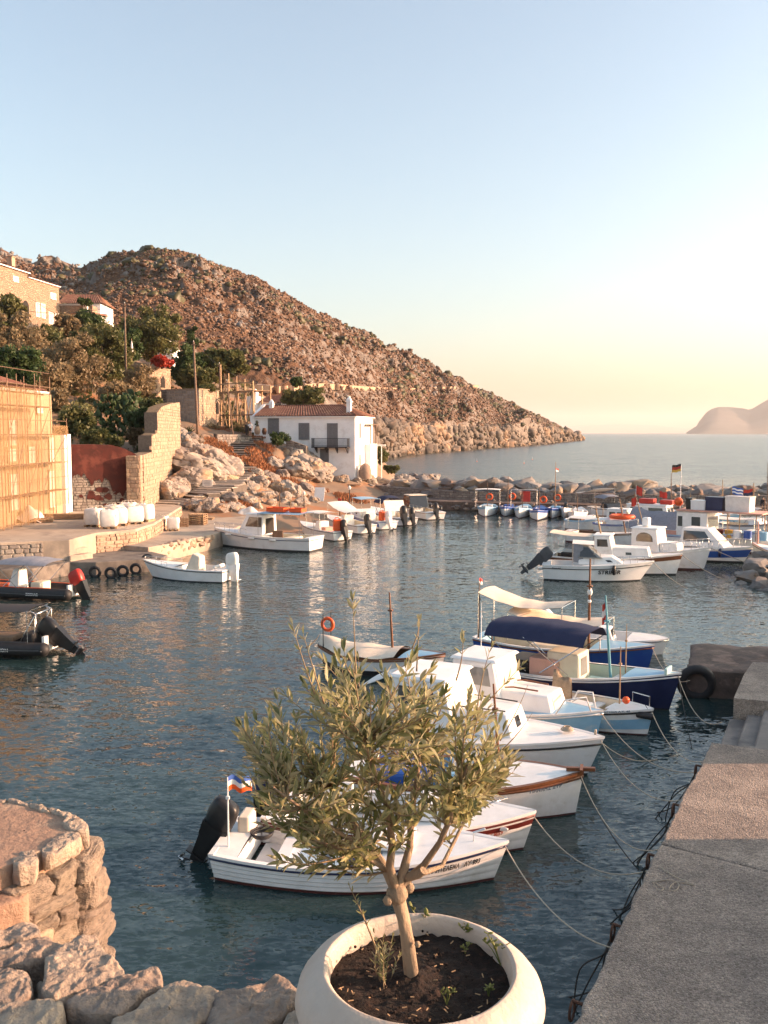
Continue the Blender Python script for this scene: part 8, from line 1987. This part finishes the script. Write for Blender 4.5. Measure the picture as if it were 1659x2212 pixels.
# ---- jars by the house door
def jar(label, u, v, D, h, mat):
    p = PY(u, v, D); mb = MB(); mb.lathe([(.01, 0), (h*.22, 0), (h*.34, h*.3), (h*.38, h*.6), (h*.25, h*.9), (h*.27, h), (h*.2, h), (.01, h*.9)], 16); o = mb.build('clay_jar', mat, smooth=True, sharp=60); o.location = (p.x, p.y, p.z); tag(o, label, 'jar')
jar('big ochre clay jar with a plant by the house door', 556, 939, 88.5, .95, m_ochre); jar('small dark clay jar right of the big ochre jar', 571, 939, 88, .75, m_rust)
tree('potted_plant', 'leggy plant growing from the ochre jar', 556, 914, 88.5, 6, 10, m_leaf_dark, cat='plant', n=160, ls=.12, trunk=False, clumps=6, seed=900)
def smooth_path(pts, n=6):
    pts = [Vector(p) for p in pts]; out = []
    for i in range(len(pts)-1):
        p0, p1, p2, p3 = pts[max(i-1, 0)], pts[i], pts[i+1], pts[min(i+2, len(pts)-1)]
        for k in range(n):
            t = k/n; out.append(.5*((2*p1)+(p2-p0)*t+(2*p0-5*p1+4*p2-p3)*t*t+(3*p1-p0-3*p2+p3)*t**3))
    return out+[pts[-1]]
# ---- mooring rings with weed and rope ends on the right quay
for k, (lb, (u, v)) in enumerate({'rusty mooring ring with rope nearest the quay steps': (1519, 1650), 'rusty mooring ring with hanging rope ends beside the sunlit patch': (1472, 1734), 'rusty mooring ring below the crack in the quay': (1420, 1842), 'rusty mooring ring draped with weed on the near quay': (1347, 1994), 'iron mooring ring at the lower end of the quay edge': (1262, 2160)}.items()):
    p = P(u, v, ZQ)-en*.06; root = thing('mooring_ring', lb, 'ring', (p.x, p.y, ZQ-.12), math.atan2(ed.y, ed.x), 'mooring rings on the right quay')
    MB().torus((0, .08, -.05), .11, .017, 'Y', 18, 7).build('ring', m_rust, root, smooth=True)
    MB().tube([(0, -.05, .06), (0, .08, .07)], .02, 6).build('staple', m_rust, root)
    if k < 4:
        for q in range(4): MB().tube(smooth_path([(rng.uniform(-.06, .06), .08, -.1), (rng.uniform(-.15, .15), .16, -.3), (rng.uniform(-.25, .25), rng.uniform(.15, .5), rng.uniform(-.9, -.5)), (rng.uniform(-.5, .5), rng.uniform(.3, 1.0), -1.2)]), .012, 5).build('weedy_rope', m_ropedk, root, smooth=True)
# loose line on the quay
q = [(1408, 1905), (1440, 1900), (1500, 1912), (1492, 1908), (1460, 1895), (1425, 1872)]; mb = MB(); mb.tube([P(u, v, ZQ+.015) for u, v in q], .007, 5); mb.tube([P(1388+30*math.cos(t*1.3)*.6+26+t*7, 1915+9*math.sin(t*1.9), ZQ+.016+.004*(t % 1)) for t in np.linspace(0, 7, 60)], .006, 5)
tag(mb.build('loose_line', m_rope, smooth=True), 'thin pale line left in loops on the quay', 'rope')
# ---- people
def person(label, loc, rz, h, pose, cloth):
    """skin-modifier figure: continuous body, materials by height"""
    k = h/1.7; J = {'pel': (0, 0, .93), 'sp': (0, .01, 1.15), 'ch': (0, .0, 1.35), 'nk': (0, .0, 1.47), 'hd': (0, .02, 1.56), 'ht': (0, .02, 1.69)}
    ed_ = [('pel', 'sp'), ('sp', 'ch'), ('ch', 'nk'), ('nk', 'hd'), ('hd', 'ht')]; rad = {'pel': .15, 'sp': .125, 'ch': .155, 'nk': .055, 'hd': .095, 'ht': .07}
    for s, sg in (('l', 1), ('r', -1)):
        st = pose.get('stride', .0)*sg
        J.update({'hp'+s: (sg*.09, 0, .88), 'kn'+s: (sg*.10, st*.5+.02, .49), 'an'+s: (sg*.10, st, .09), 'to'+s: (sg*.11, st+.15, .035), 'sh'+s: (sg*.18, 0, 1.40), 'el'+s: (sg*(.24+pose.get('out', 0)), -.02+pose.get('fwd'+s, 0)*.4, 1.12), 'wr'+s: (sg*(.22+pose.get('out', 0)*.3), .05+pose.get('fwd'+s, 0), .88+pose.get('up'+s, 0)), 'ha'+s: (sg*(.21+pose.get('out', 0)*.2), .08+pose.get('fwd'+s, 0)*1.15, .79+pose.get('up'+s, 0)*1.15)})
        rad.update({'hp'+s: .10, 'kn'+s: .062, 'an'+s: .042, 'to'+s: .035, 'sh'+s: .065, 'el'+s: .042, 'wr'+s: .03, 'ha'+s: .036}); ed_ += [('pel', 'hp'+s), ('hp'+s, 'kn'+s), ('kn'+s, 'an'+s), ('an'+s, 'to'+s), ('ch', 'sh'+s), ('sh'+s, 'el'+s), ('el'+s, 'wr'+s), ('wr'+s, 'ha'+s)]
    ks = list(J); me = bpy.data.meshes.new('b'); me.from_pydata([tuple(c*k for c in J[q]) for q in ks], [(ks.index(a), ks.index(b)) for a, b in ed_], [])
    o = bpy.data.objects.new('b', me); COL.objects.link(o); m = o.modifiers.new('s', 'SKIN'); o.modifiers.new('d', 'SUBSURF').levels = 2
    for i, q in enumerate(ks): sv_ = me.skin_vertices[0].data[i]; sv_.radius = (rad[q]*k, rad[q]*k*(.8 if q in ('pel', 'ch', 'sp') else 1)); sv_.use_root = q == 'pel'
    bm2 = bpy.data.meshes.new_from_object(o.evaluated_get(bpy.context.evaluated_depsgraph_get())); bpy.data.objects.remove(o)
    for mt in (m_skin, cloth[0], cloth[1], m_hair, m_blackcloth): bm2.materials.append(mt)
    for p_ in bm2.polygons:
        z = p_.center.z/k; x = abs(p_.center.x)/k; i = 0
        if z < .07: i = 4
        elif z < cloth[2]: i = 0
        elif z < 1.0 and x < .2: i = 2
        elif z < 1.44 and (x < .21 or z > cloth[3]): i = 1
        elif z > 1.6 or (z > 1.5 and p_.center.y/k < -.0): i = 3
        p_.material_index = i; p_.use_smooth = True
    b = link('person', bm2); b.location = loc; b.rotation_euler = (0, 0, rz); return tag(b, label, 'person')
q = STEPS[-1]
person('person in white top and dark shorts standing at the head of the stairs', PY(541, 943, 88.2), 2.6, 1.68, {'fwdl': .1, 'upl': .5, 'out': .05}, (m_white2, m_blackcloth, .62, 1.2))
person('person in black clothes beside the one in white at the stairs', PY(533, 943, 88.6), .6, 1.66, {'stride': .1}, (m_blackcloth, m_blackcloth, .12, .9))
person('person in black standing on the breakwater rocks at the right edge', PY(1647, 1113, 72.0)+Vector((0, 0, .0)), 2.0, 1.75, {'stride': .12, 'fwdr': .2, 'upr': .2}, (m_blackcloth, m_navy, .12, .9))
# folded parasol in the garden
p = PY(285, 768, 103); root = thing('folded_parasol', 'closed white parasol in the garden right of the first pole', 'parasol', tuple(p)); MB().tube([(0, 0, -1), (0, 0, 2.2)], .03, 6).build('pole', m_wood, root); MB().lathe([(.02, 1.95), (.12, 1.5), (.2, .6), (.14, .5)], 10).build('canopy', m_canvasw, root, smooth=True)

# ---------------------------------------------------------------- haze in the air
def make_haze():
    m = bpy.data.materials.new('sea_haze'); m.use_nodes = True; nt = m.node_tree; nt.nodes.clear()
    out = nt.nodes.new('ShaderNodeOutputMaterial'); pv = nt.nodes.new('ShaderNodeVolumePrincipled')
    pv.inputs['Color'].default_value = (1, .945, .905, 1); pv.inputs['Density'].default_value = HAZE; pv.inputs['Anisotropy'].default_value = .2
    nt.links.new(pv.outputs[0], out.inputs['Volume'])
    mb = MB(); mb.box((0, 0, 260), (56000, 56000, 528)); o = mb.build('haze', m); tag(o, kind='stuff')
HAZE = 6e-5
make_haze()
